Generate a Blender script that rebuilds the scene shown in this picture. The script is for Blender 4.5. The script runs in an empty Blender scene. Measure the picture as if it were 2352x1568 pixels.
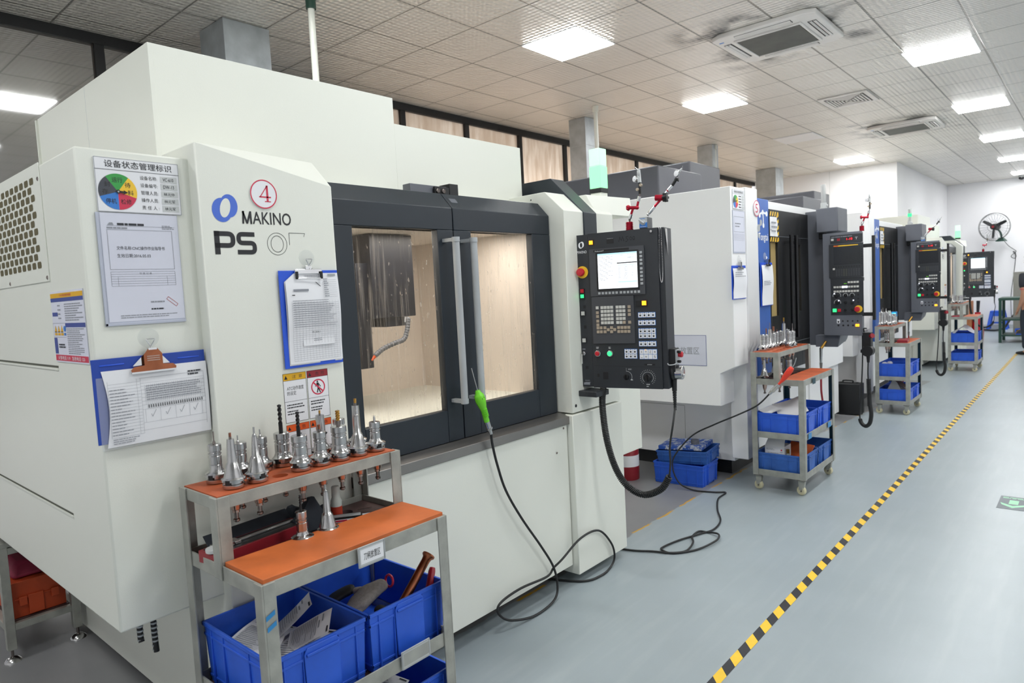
import bpy, math, random
from mathutils import Vector, Matrix
random.seed(7)
S = bpy.context.scene
COL = S.collection
PI = math.pi

# ---------------------------------------------------------------- camera, world, exposure
cam = bpy.data.cameras.new('camera')
cam.sensor_fit = 'HORIZONTAL'; cam.sensor_width = 36.0; cam.lens = 36.0*1550.72/2352
cam.clip_start = .05; cam.clip_end = 80
cam.dof.use_dof = True; cam.dof.focus_distance = 3.0; cam.dof.aperture_fstop = 4.5
camo = bpy.data.objects.new('camera', cam); COL.objects.link(camo)
camo.matrix_world = Matrix(((.75357169, -.009652, .65729487, 0), (.65535532, .08917095, -.75003863, 0),
                            (-.05137224, .99596957, .0735222, 1.55), (0, 0, 0, 1)))
S.camera = camo
w = bpy.data.worlds.new('world'); S.world = w; w.use_nodes = True
w.node_tree.nodes['Background'].inputs[0].default_value = (.9, .95, 1, 1)
w.node_tree.nodes['Background'].inputs[1].default_value = .3
S.view_settings.view_transform = 'Standard'; S.view_settings.look = 'None'
S.view_settings.exposure = 0.80; S.view_settings.gamma = 1; S.view_settings.use_curve_mapping = False
S.cycles.use_denoising = True
S.cycles.max_bounces = 9; S.cycles.diffuse_bounces = 5; S.cycles.transparent_max_bounces = 12
S.cycles.sample_clamp_indirect = 6
LIGHT_E = 21.0
CEIL = 3.70
TX, TY = .5955, .6045             # ceiling tile pitch
# fluorescent panels of the same ceiling that hang outside the picture
# daylight outside the frosted windows of the left wall
dl = bpy.data.lights.new('daylight', 'AREA'); dl.shape = 'RECTANGLE'; dl.size = 1.5; dl.size_y = 10.5; dl.energy = 420; dl.color = (1, .98, .95)
dlo = bpy.data.objects.new('daylight', dl); COL.objects.link(dlo); dlo.location = (-7.0, 9.6, 1.9); dlo.rotation_euler = (0, -PI/2, 0)
def off_light(x, y, k=1):
    l = bpy.data.lights.new('panel_light', 'AREA'); l.shape = 'RECTANGLE'; l.size = .55; l.size_y = .57
    l.energy = LIGHT_E*PI*.55*.57*k; l.color = (.985, 1, 1)
    o = bpy.data.objects.new('panel_light', l); COL.objects.link(o); o.location = (x, y, CEIL-.02)
for x, y in ((-3.575, -.98), (-1.225, -.98), (1.125, 2.05), (1.125, 5.07), (1.125, 8.09), (1.125, 11.1), (1.125, 14.1), (1.125, 17.1), (1.125, 19.9),
             (3.475, 2.05), (3.475, 5.07)):
    off_light(x, y)
off_light(-1.225, 2.05, .75)

# ---------------------------------------------------------------- helpers
def lin(c):
    if isinstance(c, str): c = [int(c[i:i+2], 16) for i in (0, 2, 4)]
    f = lambda v: v/12.92 if v <= .04045 else ((v+.055)/1.055)**2.4
    return tuple(f(v/255) for v in c)+(1,)
MATS = {}
def mat(name, col, rough=.5, metal=0, var=.06, scale=6, bump=0, bscale=200, em=None, es=1, spec=.5, aniso=None, coat=0, rvar=0):
    m = bpy.data.materials.new(name); m.use_nodes = True; nt = m.node_tree; N = nt.nodes; L = nt.links
    b = N['Principled BSDF']; c = lin(col)
    b.inputs['Roughness'].default_value = rough; b.inputs['Metallic'].default_value = metal
    b.inputs['Specular IOR Level'].default_value = spec; b.inputs['Coat Weight'].default_value = coat
    tc = N.new('ShaderNodeTexCoord')
    nz = N.new('ShaderNodeTexNoise'); nz.inputs['Scale'].default_value = scale; nz.inputs['Detail'].default_value = 4
    L.new(tc.outputs['Object'], nz.inputs['Vector'])
    rp = N.new('ShaderNodeMapRange'); rp.inputs[1].default_value = .3; rp.inputs[2].default_value = .7
    rp.inputs[3].default_value = 1-var; rp.inputs[4].default_value = 1+var
    L.new(nz.outputs[0], rp.inputs[0])
    mx = N.new('ShaderNodeVectorMath'); mx.operation = 'SCALE'; mx.inputs[0].default_value = c[:3]
    L.new(rp.outputs[0], mx.inputs['Scale']); L.new(mx.outputs[0], b.inputs['Base Color'])
    if rvar:
        r2 = N.new('ShaderNodeMapRange'); r2.inputs[1].default_value = .3; r2.inputs[2].default_value = .7
        r2.inputs[3].default_value = rough-rvar; r2.inputs[4].default_value = rough+rvar
        L.new(nz.outputs[0], r2.inputs[0]); L.new(r2.outputs[0], b.inputs['Roughness'])
    if bump:
        n2 = N.new('ShaderNodeTexNoise'); n2.inputs['Scale'].default_value = bscale; L.new(tc.outputs['Object'], n2.inputs['Vector'])
        bp = N.new('ShaderNodeBump'); bp.inputs['Strength'].default_value = bump; bp.inputs['Distance'].default_value = .002
        L.new(n2.outputs[0], bp.inputs['Height']); L.new(bp.outputs[0], b.inputs['Normal'])
    if em:
        b.inputs['Emission Color'].default_value = lin(em); b.inputs['Emission Strength'].default_value = es
    MATS[name] = m
    return m
class NG:
    """small node-graph writer for the special materials"""
    def __init__(s, name):
        s.m = bpy.data.materials.new(name); s.m.use_nodes = True; s.nt = s.m.node_tree; s.b = s.nt.nodes['Principled BSDF']; MATS[name] = s.m
        s.tc = s.nt.nodes.new('ShaderNodeTexCoord'); s.P = s.tc.outputs['Object']
        sp = s.nt.nodes.new('ShaderNodeSeparateXYZ'); s.nt.links.new(s.P, sp.inputs[0]); s.x, s.y, s.z = sp.outputs
    def set(s, sock, v):
        if hasattr(v, 'is_linked') or isinstance(v, bpy.types.NodeSocket): s.nt.links.new(v, sock)
        else: sock.default_value = v
    def f(s, op, a, b=0, c=0, clamp=False):
        n = s.nt.nodes.new('ShaderNodeMath'); n.operation = op; n.use_clamp = clamp
        for i, v in enumerate((a, b, c)): s.set(n.inputs[i], v)
        return n.outputs[0]
    def noise(s, scale, detail=4, vec=None, rough=.5, stretch=None):
        n = s.nt.nodes.new('ShaderNodeTexNoise'); n.inputs['Scale'].default_value = scale; n.inputs['Detail'].default_value = detail; n.inputs['Roughness'].default_value = rough
        v = vec or s.P
        if stretch:
            mp = s.nt.nodes.new('ShaderNodeMapping'); mp.inputs['Scale'].default_value = stretch; s.nt.links.new(v, mp.inputs['Vector']); v = mp.outputs[0]
        s.nt.links.new(v, n.inputs['Vector']); return n.outputs[0]
    def rng(s, v, a, b, c=0, d=1):
        n = s.nt.nodes.new('ShaderNodeMapRange'); s.set(n.inputs[0], v)
        for i, q in enumerate((a, b, c, d)): s.set(n.inputs[i+1], q)
        return n.outputs[0]
    def mix(s, fac, a, b):
        n = s.nt.nodes.new('ShaderNodeMix'); n.data_type = 'RGBA'; s.set(n.inputs[0], fac); s.set(n.inputs[6], a); s.set(n.inputs[7], b); return n.outputs[2]
    def bump(s, h, st=.3, d=.002):
        n = s.nt.nodes.new('ShaderNodeBump'); n.inputs['Strength'].default_value = st; n.inputs['Distance'].default_value = d; s.set(n.inputs['Height'], h); s.set(s.b.inputs['Normal'], n.outputs[0])
    def inp(s, **k):
        for q, v in k.items(): s.set(s.b.inputs[q.replace('_', ' ')], v)

class MB:
    """collects shapes; build() links them as one mesh object"""
    def __init__(s, T=None): s.v = []; s.f = []; s.fm = []; s.ms = []; s.T = T or Matrix(); s.cur = None
    def mi(s, m):
        m = m or s.cur
        if m not in s.ms: s.ms.append(m)
        return s.ms.index(m)
    def add(s, vs, fs, m=None):
        k = len(s.v); i = s.mi(m)
        s.v += [s.T @ Vector(v) for v in vs]
        for f in fs: s.f.append([k+q for q in f]); s.fm.append(i)
        return s
    def box(s, x0, x1, y0, y1, z0, z1, m=None):
        if x0 > x1: x0, x1 = x1, x0
        if y0 > y1: y0, y1 = y1, y0
        if z0 > z1: z0, z1 = z1, z0
        v = [(x, y, z) for z in (z0, z1) for y in (y0, y1) for x in (x0, x1)]
        return s.add(v, [(0, 2, 3, 1), (4, 5, 7, 6), (0, 1, 5, 4), (2, 6, 7, 3), (0, 4, 6, 2), (1, 3, 7, 5)], m)
    def hexa(s, b, t, m=None):  # 4 bottom pts ccw seen from above, 4 top
        return s.add(list(b)+list(t), [(3, 2, 1, 0), (4, 5, 6, 7), (0, 1, 5, 4), (1, 2, 6, 5), (2, 3, 7, 6), (3, 0, 4, 7)], m)
    def prism(s, pts, ax, a, b, m=None):
        n = len(pts)
        def P(p, h): return {'x': (h, p[0], p[1]), 'y': (p[0], h, p[1]), 'z': (p[0], p[1], h)}[ax]
        area = sum(pts[i][0]*pts[(i+1) % n][1]-pts[(i+1) % n][0]*pts[i][1] for i in range(n))
        if (area < 0) != (ax == 'y'): pts = pts[::-1]
        if a > b: a, b = b, a
        v = [P(p, a) for p in pts]+[P(p, b) for p in pts]
        return s.add(v, [tuple(range(n))[::-1], tuple(range(n, 2*n))]+[(i, (i+1) % n, n+(i+1) % n, n+i) for i in range(n)], m)
    def quad(s, a, b, c, d, m=None): return s.add([a, b, c, d], [(0, 1, 2, 3)], m)
    def lathe(s, prof, o=(0, 0, 0), ax=(0, 0, 1), n=20, m=None, caps=True):
        a = Vector(ax).normalized(); u = a.orthogonal().normalized(); w = a.cross(u); o = Vector(o)
        v = []; fs = []; k = len(prof)
        for r, h in prof:
            for i in range(n):
                t = 2*PI*i/n; v.append(o+a*h+(u*math.cos(t)+w*math.sin(t))*max(r, 1e-5))
        for j in range(k-1):
            for i in range(n): fs.append((j*n+i, j*n+(i+1) % n, (j+1)*n+(i+1) % n, (j+1)*n+i))
        if caps and prof[0][0] > 1e-4: fs.append(tuple(range(n))[::-1])
        if caps and prof[-1][0] > 1e-4: fs.append(tuple((k-1)*n+i for i in range(n)))
        return s.add(v, fs, m)
    def cyl(s, p0, p1, r0, r1=None, n=14, m=None):
        p0 = Vector(p0); d = Vector(p1)-p0
        return s.lathe([(r0, 0), (r0 if r1 is None else r1, d.length)], p0, d, n, m)
    def sph(s, c, r, m=None, n=12, sc=(1, 1, 1)):
        v = []; fs = []; k = n//2
        for j in range(k+1):
            for i in range(n):
                a = PI*j/k; t = 2*PI*i/n
                rr = max(math.sin(a), 1e-4)
                v.append((c[0]+r*sc[0]*rr*math.cos(t), c[1]+r*sc[1]*rr*math.sin(t), c[2]+r*sc[2]*math.cos(a)))
        for j in range(k):
            for i in range(n): fs.append((j*n+i, (j+1)*n+i, (j+1)*n+(i+1) % n, j*n+(i+1) % n))
        return s.add(v, fs, m)
    def tube(s, path, r, n=8, m=None, closed=False):
        P = [Vector(p) for p in path]; k = len(P); v = []; fs = []
        t0 = (P[1]-P[0]).normalized(); u = t0.orthogonal().normalized()
        for j in range(k):
            a = P[(j-1) % k] if closed or j > 0 else P[0]; b = P[(j+1) % k] if closed or j < k-1 else P[-1]
            t = (b-a).normalized(); u = (u-t*u.dot(t)).normalized(); w = t.cross(u)
            rr = r(j/(k-1)) if callable(r) else r
            for i in range(n):
                q = 2*PI*i/n; v.append(P[j]+(u*math.cos(q)+w*math.sin(q))*rr)
        for j in range(k if closed else k-1):
            for i in range(n): fs.append((j*n+i, j*n+(i+1) % n, ((j+1) % k)*n+(i+1) % n, ((j+1) % k)*n+i))
        if not closed: fs += [tuple(range(n))[::-1], tuple((k-1)*n+i for i in range(n))]
        return s.add(v, fs, m)
    def build(s, name, parent=None, bevel=0, seg=2, ang=38, label=None):
        me = bpy.data.meshes.new(name); me.from_pydata([tuple(v) for v in s.v], [], s.f)
        for q in s.ms: me.materials.append(MATS[q])
        for p, i in zip(me.polygons, s.fm): p.material_index = i
        me.polygons.foreach_set('use_smooth', [True]*len(me.polygons)); me.set_sharp_from_angle(angle=math.radians(ang)); me.update()
        o = bpy.data.objects.new(name, me); COL.objects.link(o)
        if parent: o.parent = parent
        if label: o['label'] = label
        if bevel:
            bm = o.modifiers.new('bevel', 'BEVEL'); bm.width = bevel; bm.segments = seg; bm.limit_method = 'ANGLE'; bm.angle_limit = math.radians(40); bm.harden_normals = False
        return o
def TL(x, y, z): return Matrix.Translation((x, y, z))
def smooth_path(pts, k=6, closed=False):
    P = [Vector(p) for p in pts]; out = []; n = len(P)
    for i in range(n if closed else n-1):
        a, b, c, d = (P[(i-1) % n] if closed or i > 0 else P[0]), P[i], P[(i+1) % n], (P[(i+2) % n] if closed or i < n-2 else P[-1])
        for j in range(k):
            t = j/k
            out.append(.5*((2*b)+(c-a)*t+(2*a-5*b+4*c-d)*t*t+(3*b-a-3*c+d)*t**3))
    if not closed: out.append(P[-1])
    return out
class Fr:
    """a flat frame on a surface: origin o, right r, up u; n points out of the surface"""
    def __init__(s, o, r, u): s.o = Vector(o); s.r = Vector(r).normalized(); s.u = Vector(u).normalized(); s.n = s.r.cross(s.u)
    def p(s, a, b, h=0): return s.o+s.r*a+s.u*b+s.n*h
    def rect(s, mb, a0, a1, b0, b1, h=.0006, m=None): mb.quad(s.p(a0, b0, h), s.p(a1, b0, h), s.p(a1, b1, h), s.p(a0, b1, h), m)
    def slab(s, mb, a0, a1, b0, b1, h0, h1, m=None):
        mb.hexa([s.p(a0, b0, h0), s.p(a1, b0, h0), s.p(a1, b1, h0), s.p(a0, b1, h0)], [s.p(a0, b0, h1), s.p(a1, b0, h1), s.p(a1, b1, h1), s.p(a0, b1, h1)], m)
    def poly(s, mb, pts, h=.0006, m=None): mb.add([s.p(a, b, h) for a, b in pts], [tuple(range(len(pts)))], m)
    def disc(s, mb, a, b, r, h=.0006, m=None, r1=0, n=28, a0=0, a1=2*PI, ry=None):
        k = ry/r if ry else 1; vs = []; fs = []
        for i in range(n+1):
            t = a0+(a1-a0)*i/n; vs += [s.p(a+r1*math.cos(t), b+r1*k*math.sin(t), h), s.p(a+r*math.cos(t), b+r*k*math.sin(t), h)]
        for i in range(n): fs.append((2*i, 2*i+1, 2*i+3, 2*i+2))
        mb.add(vs, fs, m)
    def line(s, mb, pts, w=.001, h=.0006, m=None):
        for (a, b), (c, d) in zip(pts, pts[1:]):
            l = math.hypot(c-a, d-b) or 1; dx, dy = -(d-b)/l*w/2, (c-a)/l*w/2
            s.poly(mb, [(a-dx, b-dy), (c-dx, d-dy), (c+dx, d+dy), (a+dx, b+dy)], h, m)
    def strip(s, mb, pts, w, h=.0006, m=None):
        n = len(pts); vs = []
        for i, (a, b) in enumerate(pts):
            p, q = pts[max(i-1, 0)], pts[min(i+1, n-1)]; d0 = Vector((a-p[0], b-p[1])); d1 = Vector((q[0]-a, q[1]-b))
            d0 = d0.normalized() if d0.length > 1e-9 else d1.normalized(); d1 = d1.normalized() if d1.length > 1e-9 else d0
            t = (d0+d1).normalized(); k = w/2/max(.5, t.dot(d0)); vs += [s.p(a+t.y*k, b-t.x*k, h), s.p(a-t.y*k, b+t.x*k, h)]
        mb.add(vs, [(2*i, 2*i+2, 2*i+3, 2*i+1) for i in range(n-1)], m)
    def frame(s, mb, a0, a1, b0, b1, w=.001, h=.0006, m=None): s.line(mb, [(a0, b0), (a1, b0), (a1, b1), (a0, b1), (a0, b0)], w, h, m)
    def grid(s, mb, a0, a1, b0, b1, nx, ny, w=.0006, h=.0006, m=None):
        for i in range(nx+1): q = a0+(a1-a0)*i/nx; s.line(mb, [(q, b0), (q, b1)], w, h, m)
        for i in range(ny+1): q = b0+(b1-b0)*i/ny; s.line(mb, [(a0, q), (a1, q)], w, h, m)
    def dashes(s, mb, a0, a1, b0, b1, rows, m, fill=.5, h=.0007, ch=.004, var=.4):
        for i in range(rows):
            bb = b1-(b1-b0)*(i+.5)/rows; hh = (b1-b0)/rows*fill; a = a0; end = a1-(a1-a0)*var*random.random()
            while a < end:
                l = ch*(1+3*random.random()); s.rect(mb, a, min(a+l, end), bb-hh/2, bb+hh/2, h, m); a += l+ch*.35
    def text(s, mb, body, a0, a1, b0, b1, m, h=.0008, bold=0, keep=False):
        key = (body, bold)
        if key not in GL:
            cu = bpy.data.curves.new('t', 'FONT'); cu.body = body; cu.offset = bold; cu.resolution_u = 3
            ob = bpy.data.objects.new('t', cu); me = ob.to_mesh()
            GL[key] = ([tuple(v.co) for v in me.vertices], [tuple(p.vertices) for p in me.polygons])
            ob.to_mesh_clear(); bpy.data.objects.remove(ob); bpy.data.curves.remove(cu)
        V, Fc = GL[key]
        if not V: return
        x0 = min(v[0] for v in V); x1 = max(v[0] for v in V); y0 = min(v[1] for v in V); y1 = max(v[1] for v in V)
        sx = (a1-a0)/(x1-x0); sy = (b1-b0)/((y1-y0) or 1)
        if keep: sx = sy = min(sx, sy)
        mb.add([s.p(a0+(v[0]-x0)*sx, b0+(v[1]-y0)*sy, h) for v in V], Fc, m)
GL = {}
def FX(x, y, z): return Fr((x, y, z), (0, 1, 0), (0, 0, 1))      # frame on a face towards the aisle (+x)
def FY(x, y, z): return Fr((x, y, z), (1, 0, 0), (0, 0, 1))      # frame on a face towards -y
def tag(o, label, cat, group=None):
    o['label'] = label; o['category'] = cat
    if group: o['group'] = group
    return o
def thing(name, label, cat, loc=(0, 0, 0), rz=0, group=None):
    o = bpy.data.objects.new(name, None); COL.objects.link(o); o.location = loc; o.rotation_euler = (0, 0, rz); o.empty_display_size = .1
    return tag(o, label, cat, group)
def dup(root, loc=None, rz=None, label=None, group=None, scale=None):
    r = root.copy(); COL.objects.link(r)
    if loc is not None: r.location = loc
    if rz is not None: r.rotation_euler = (0, 0, rz)
    if scale is not None: r.scale = (scale,)*3
    if label: r['label'] = label
    if group: r['group'] = group
    for c in list(root.children):
        d = c.copy(); COL.objects.link(d); d.parent = r
        for g in list(c.children):
            e = g.copy(); COL.objects.link(e); e.parent = d
    return r
def struct(o): o['kind'] = 'structure'; return o

# ---------------------------------------------------------------- materials
mat('white_paint', 'e4e6dd', .38, var=.015, scale=1.2, bump=.12, bscale=420)
mat('white_paint_cool', 'f1f1f1', .4, var=.015, scale=1.2)
mat('groove', '55574c', .7)
mat('navy', '1b242d', .42, var=.08, bump=.25, bscale=900, spec=.5)
mat('panel_dark', '2b2e33', .42, var=.06, bump=.1, bscale=700)
mat('panel_grey', '43454a', .45, var=.04)
mat('black', '141517', .5); mat('black_gloss', '101114', .18)
mat('rubber', '1c1d1e', .55)
mat('dark_grey', '63666e', .45, var=.05, bump=.1, bscale=600)
mat('grey_plastic', 'a9adb0', .4); mat('light_grey', 'c6c9c9', .4)
mat('steel', 'bfbebe', .2, 1, var=.05, rvar=.04); mat('steel_dark', '8d8480', .22, 1, var=.1); mat('steel_warm', 'b79d92', .2, 1, var=.08)
mat('chrome', 'e4e4e6', .08, 1, var=.02)
mat('stainless', '8e8b88', .38, .85, var=.06, scale=3)
mat('cart_steel', 'a3a49d', .48, .3, var=.2, scale=14, bump=.15, bscale=120, rvar=.1)
mat('cart_teal', '17414d', .5, .1)
mat('galvanised', 'b6bcc0', .42, .5, var=.12, scale=9)
mat('orange_board', 'c0632e', .55, var=.2, scale=7, bump=.06, bscale=80)
mat('rack_orange', 'b0552f', .55, var=.12, scale=9)
mat('orange_worn', 'b8572f', .6, var=.3, scale=9); mat('orange_top', 'b4592f', .5, var=.12, scale=12)
mat('blue_bin', '2a5ed2', .42, var=.1, scale=9); mat('blue_bin_worn', '2f5fae', .5, var=.16, scale=12)
mat('blue_board', '2457d6', .35, var=.04); mat('blue_board_dark', '1b43a6', .35, var=.05)
mat('paper', 'e9eaee', .7, var=.015); mat('paper_cool', 'd5d7e4', .6, var=.02); mat('sleeve', 'b7bccb', .25, var=.03)
mat('ink', '33353b', .7); mat('ink_soft', '8f929a', .7); mat('ink_black', '191a1d', .6)
mat('logo_blue', '4a6fd2', .4); mat('logo_black', '1e1f24', .4)
mat('red', 'c01f2e', .35); mat('sign_red', 'cc2b4c', .4); mat('deep_red', '8f1f2b', .35); mat('anod_red', 'b31e36', .2, .6)
mat('amber_tag', 'b03a24', .4)
mat('yellow', 'f2c531', .45); mat('sign_yellow', 'dfaa10', .45); mat('sign_orange', 'e05a1e', .45); mat('green', '2f9b43', .4); mat('lime', '76d82e', .35)
mat('sign_blue', '2f78c8', .4); mat('navy_ink', '3c4b93', .5); mat('charcoal', '3e414a', .45)
mat('tape_yellow', 'efc436', .42, var=.05, scale=20); mat('tape_black', '2b2b30', .4, var=.1, scale=20)
mat('tool_blue', '2b86c4', .4); mat('bright_red', 'e8402c', .4)
mat('copper', 'a5664a', .32, 1, var=.2, scale=22)
mat('skin', 'b98a70', .55); mat('hair', '15130f', .6); mat('shirt', '23262e', .85); mat('jeans', '2a313c', .85); mat('glove', '8f8a86', .95, var=.15, scale=90, bump=.4, bscale=300); mat('glove_black', '1a1a1c', .6)
mat('wood', 'b0714a', .6, var=.15); mat('bottle_red', '8e1c28', .3)
mat('wheel_cream', 'cfc9a8', .45); mat('green_table', '24463b', .5); mat('cabinet_grey', '8d8b84', .5)
mat('wall_paint', 'f0eff1', .65, var=.015, scale=1.5)
mat('tongtai_blue', '3f67b4', .4); mat('tongtai_white', 'eef0f3', .4); mat('film_beige', 'b39c6a', .25, var=.05)
mat('ac_white', 'e4e1dd', .45, var=.05, scale=5); mat('ac_dark', '4c4e49', .6, var=.2)
mat('key_white', 'c9c9c4', .5, var=.03); mat('key_tan', 'a89a88', .5)
mat('tray_brown', '4a3432', .55, var=.1); mat('bottle_clear', 'b9c2bd', .25); mat('cloth_navy', '2a3038', .9, var=.2)
mat('orange_case', 'b4441c', .5, var=.12); mat('bag_pink', '8c2340', .6)
mat('interior', 'e8ddd2', .45, var=.04, scale=3); mat('spindle', '12151f', .4, .0, var=.2, scale=20); mat('hose_seg', '6d7076', .5)
mat('glow_white', 'ffffff', em='fdffff', es=LIGHT_E)
mat('glow_green', '0fa860', em='9cffae', es=.85)
mat('lamp_green', '0fa860', em='34f57a', es=1.1); mat('glow_green_soft', 'b6e6c4', em='b4f5c2', es=.45); mat('glow_amber', 'f09a1a', em='ff9a20', es=1.6); mat('glow_red', 'b01818', em='ff2030', es=1.6)
mat('glow_warm', 'ffffff', em='ffe9c8', es=7); mat('screen_white', 'f4f7fb', em='f2f7ff', es=.62); mat('screen_blue', '9fd3ee', em='a8dcf5', es=.6); mat('screen_ink', '7e8894', em='39424e', es=.1); mat('screen_dark', '25272b', .25); mat('glow_cyan', '35b4e8', em='35c4ff', es=2)
mat('led_white', 'ffffff', em='dfe6ff', es=2.5)
mat('arrow_green', '9fd6b4', .5); mat('mat_grey', '6f767c', .5)

g = NG('ceiling_tile')
u = g.f('FRACT', g.f('DIVIDE', g.f('SUBTRACT', g.x, -3.275-20*TX), TX)); v = g.f('FRACT', g.f('DIVIDE', g.f('SUBTRACT', g.y, 4.735-30*TY), TY))
du = g.f('SUBTRACT', .5, g.f('ABSOLUTE', g.f('SUBTRACT', u, .5))); dv = g.f('SUBTRACT', .5, g.f('ABSOLUTE', g.f('SUBTRACT', v, .5)))
line = g.f('MAXIMUM', g.rng(du, .010, .016, 1, 0), g.rng(dv, .007, .013, 1, 0))
soot = None
for (cx, cy) in ((-2.19, 6.29), (-2.21, 11.63)):
    d = g.f('MAXIMUM', g.f('SUBTRACT', g.f('ABSOLUTE', g.f('SUBTRACT', g.x, cx)), .40), g.f('SUBTRACT', g.f('ABSOLUTE', g.f('SUBTRACT', g.y, cy)), .45))
    k = g.rng(d, .0, .40, 1, 0); soot = k if soot is None else g.f('MAXIMUM', soot, k)
nz = g.rng(g.noise(2.6, 5), .47, .68)
soot = g.f('MULTIPLY', g.f('MULTIPLY', soot, nz), 2.2, clamp=True)
cell = g.noise(.9, 2)
base = g.mix(g.rng(cell, .3, .7), lin('dcd8d0'), lin('e4e0d9'))
base = g.mix(g.f('MULTIPLY', soot, .85), base, lin('2d2b28'))
base = g.mix(line, base, lin('8d8a83'))
g.inp(Base_Color=base, Roughness=.30, Specular_IOR_Level=.8, Metallic=.12)
wv = g.f('MULTIPLY', g.f('SINE', g.f('MULTIPLY', g.f('ADD', g.x, g.y), 66)), g.f('SINE', g.f('MULTIPLY', g.f('SUBTRACT', g.x, g.y), 66)))
g.bump(g.f('ADD', wv, g.f('MULTIPLY', line, -2)), .8, .006)

g = NG('floor_epoxy')
edge = g.f('ADD', g.f('ADD', -2.20, g.f('MULTIPLY', g.f('MAXIMUM', g.f('SUBTRACT', g.y, 5.2), 0), .073)), g.f('MULTIPLY', g.f('SUBTRACT', g.noise(9, 3), .5), .05))
inside = g.f('MULTIPLY', g.rng(g.f('SUBTRACT', g.x, edge), -.004, .004, 1, 0), g.rng(g.y, 10.9, 10.92, 1, 0))
n1 = g.rng(g.noise(1.3, 5), .3, .7); n2 = g.noise(40, 3)
ep = g.mix(g.noise(1.3, 5), lin('939ea3'), lin('9fa9ae'))
ep = g.mix(g.rng(g.noise(2.5, 6, rough=.65), .35, .8, 0, .35), ep, lin('8a9496'))
ep = g.mix(g.rng(g.noise(3, 4, stretch=(6, .6, 1)), .5, .9, 0, .25), ep, lin('bcc3c3'))
co = g.mix(n1, lin('77787a'), lin('8b8b8c'))
yl = g.f('MULTIPLY', g.rng(g.y, 9.0, 9.02, 1, 0), g.f('MULTIPLY', g.rng(g.f('ABSOLUTE', g.f('SUBTRACT', g.x, edge)), .006, .010, 1, 0), g.rng(g.noise(4, 3), .5, .55)))
c = g.mix(inside, ep, co); c = g.mix(yl, c, lin('c99a2c'))
g.inp(Base_Color=c, Roughness=.33, Specular_IOR_Level=.5)


g = NG('window_glass')
streak = g.rng(g.noise(3, 5, stretch=(1, 9, .5)), .6, .8, 0, .35)
g.inp(Base_Color=g.mix(streak, lin('5b524a'), lin('a89c90')), Roughness=.035, Metallic=.0, Specular_IOR_Level=1.0, IOR=2.4)

g = NG('window_film')
out = g.nt.nodes['Material Output']; tl = g.nt.nodes.new('ShaderNodeBsdfTranslucent'); mx = g.nt.nodes.new('ShaderNodeMixShader'); mx.inputs[0].default_value = .45
g.set(tl.inputs[0], g.mix(g.rng(g.noise(5, 4, stretch=(1, 3, .5)), .4, .7), lin('d8ccc0'), lin('efe8e0')))
g.nt.links.new(tl.outputs[0], mx.inputs[1]); g.nt.links.new(g.b.outputs[0], mx.inputs[2]); g.nt.links.new(mx.outputs[0], out.inputs[0])
g.inp(Base_Color=lin('b5a89a'), Roughness=.18, Specular_IOR_Level=.6)

g = NG('machine_glass')   # coolant-streaked polycarbonate
out = g.nt.nodes['Material Output']; tr = g.nt.nodes.new('ShaderNodeBsdfTransparent'); tr.inputs[0].default_value = (.95, .93, .9, 1)
mx = g.nt.nodes.new('ShaderNodeMixShader')
st = g.rng(g.noise(34, 5, stretch=(1, 3.5, .10)), .54, .76, .03, .34)
st2 = g.rng(g.noise(70, 2, stretch=(1, 1, .4)), .68, .73, 0, .45)
g.set(mx.inputs[0], g.f('MAXIMUM', st, st2)); g.nt.links.new(tr.outputs[0], mx.inputs[1]); g.nt.links.new(g.b.outputs[0], mx.inputs[2]); g.nt.links.new(mx.outputs[0], out.inputs[0])
g.inp(Base_Color=lin('e0d2c2'), Roughness=.10, Specular_IOR_Level=.6)

g = NG('tray_blue_splash')
g.inp(Base_Color=g.mix(g.rng(g.noise(26, 5, rough=.7), .5, .56), lin('2a55ad'), lin('c3c8cc')), Roughness=.5)
g = NG('lamp_glass')
out = g.nt.nodes['Material Output']; tr = g.nt.nodes.new('ShaderNodeBsdfTransparent'); mx = g.nt.nodes.new('ShaderNodeMixShader'); mx.inputs[0].default_value = .35
g.nt.links.new(tr.outputs[0], mx.inputs[1]); g.nt.links.new(g.b.outputs[0], mx.inputs[2]); g.nt.links.new(mx.outputs[0], out.inputs[0])
g.inp(Base_Color=lin('e8ecec'), Roughness=.08)
g = NG('clear_film')
out = g.nt.nodes['Material Output']; tr = g.nt.nodes.new('ShaderNodeBsdfTransparent'); mx = g.nt.nodes.new('ShaderNodeMixShader'); mx.inputs[0].default_value = .16
g.nt.links.new(tr.outputs[0], mx.inputs[1]); g.nt.links.new(g.b.outputs[0], mx.inputs[2]); g.nt.links.new(mx.outputs[0], out.inputs[0])
g.inp(Base_Color=lin('e2e6e6'), Roughness=.1)

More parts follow.
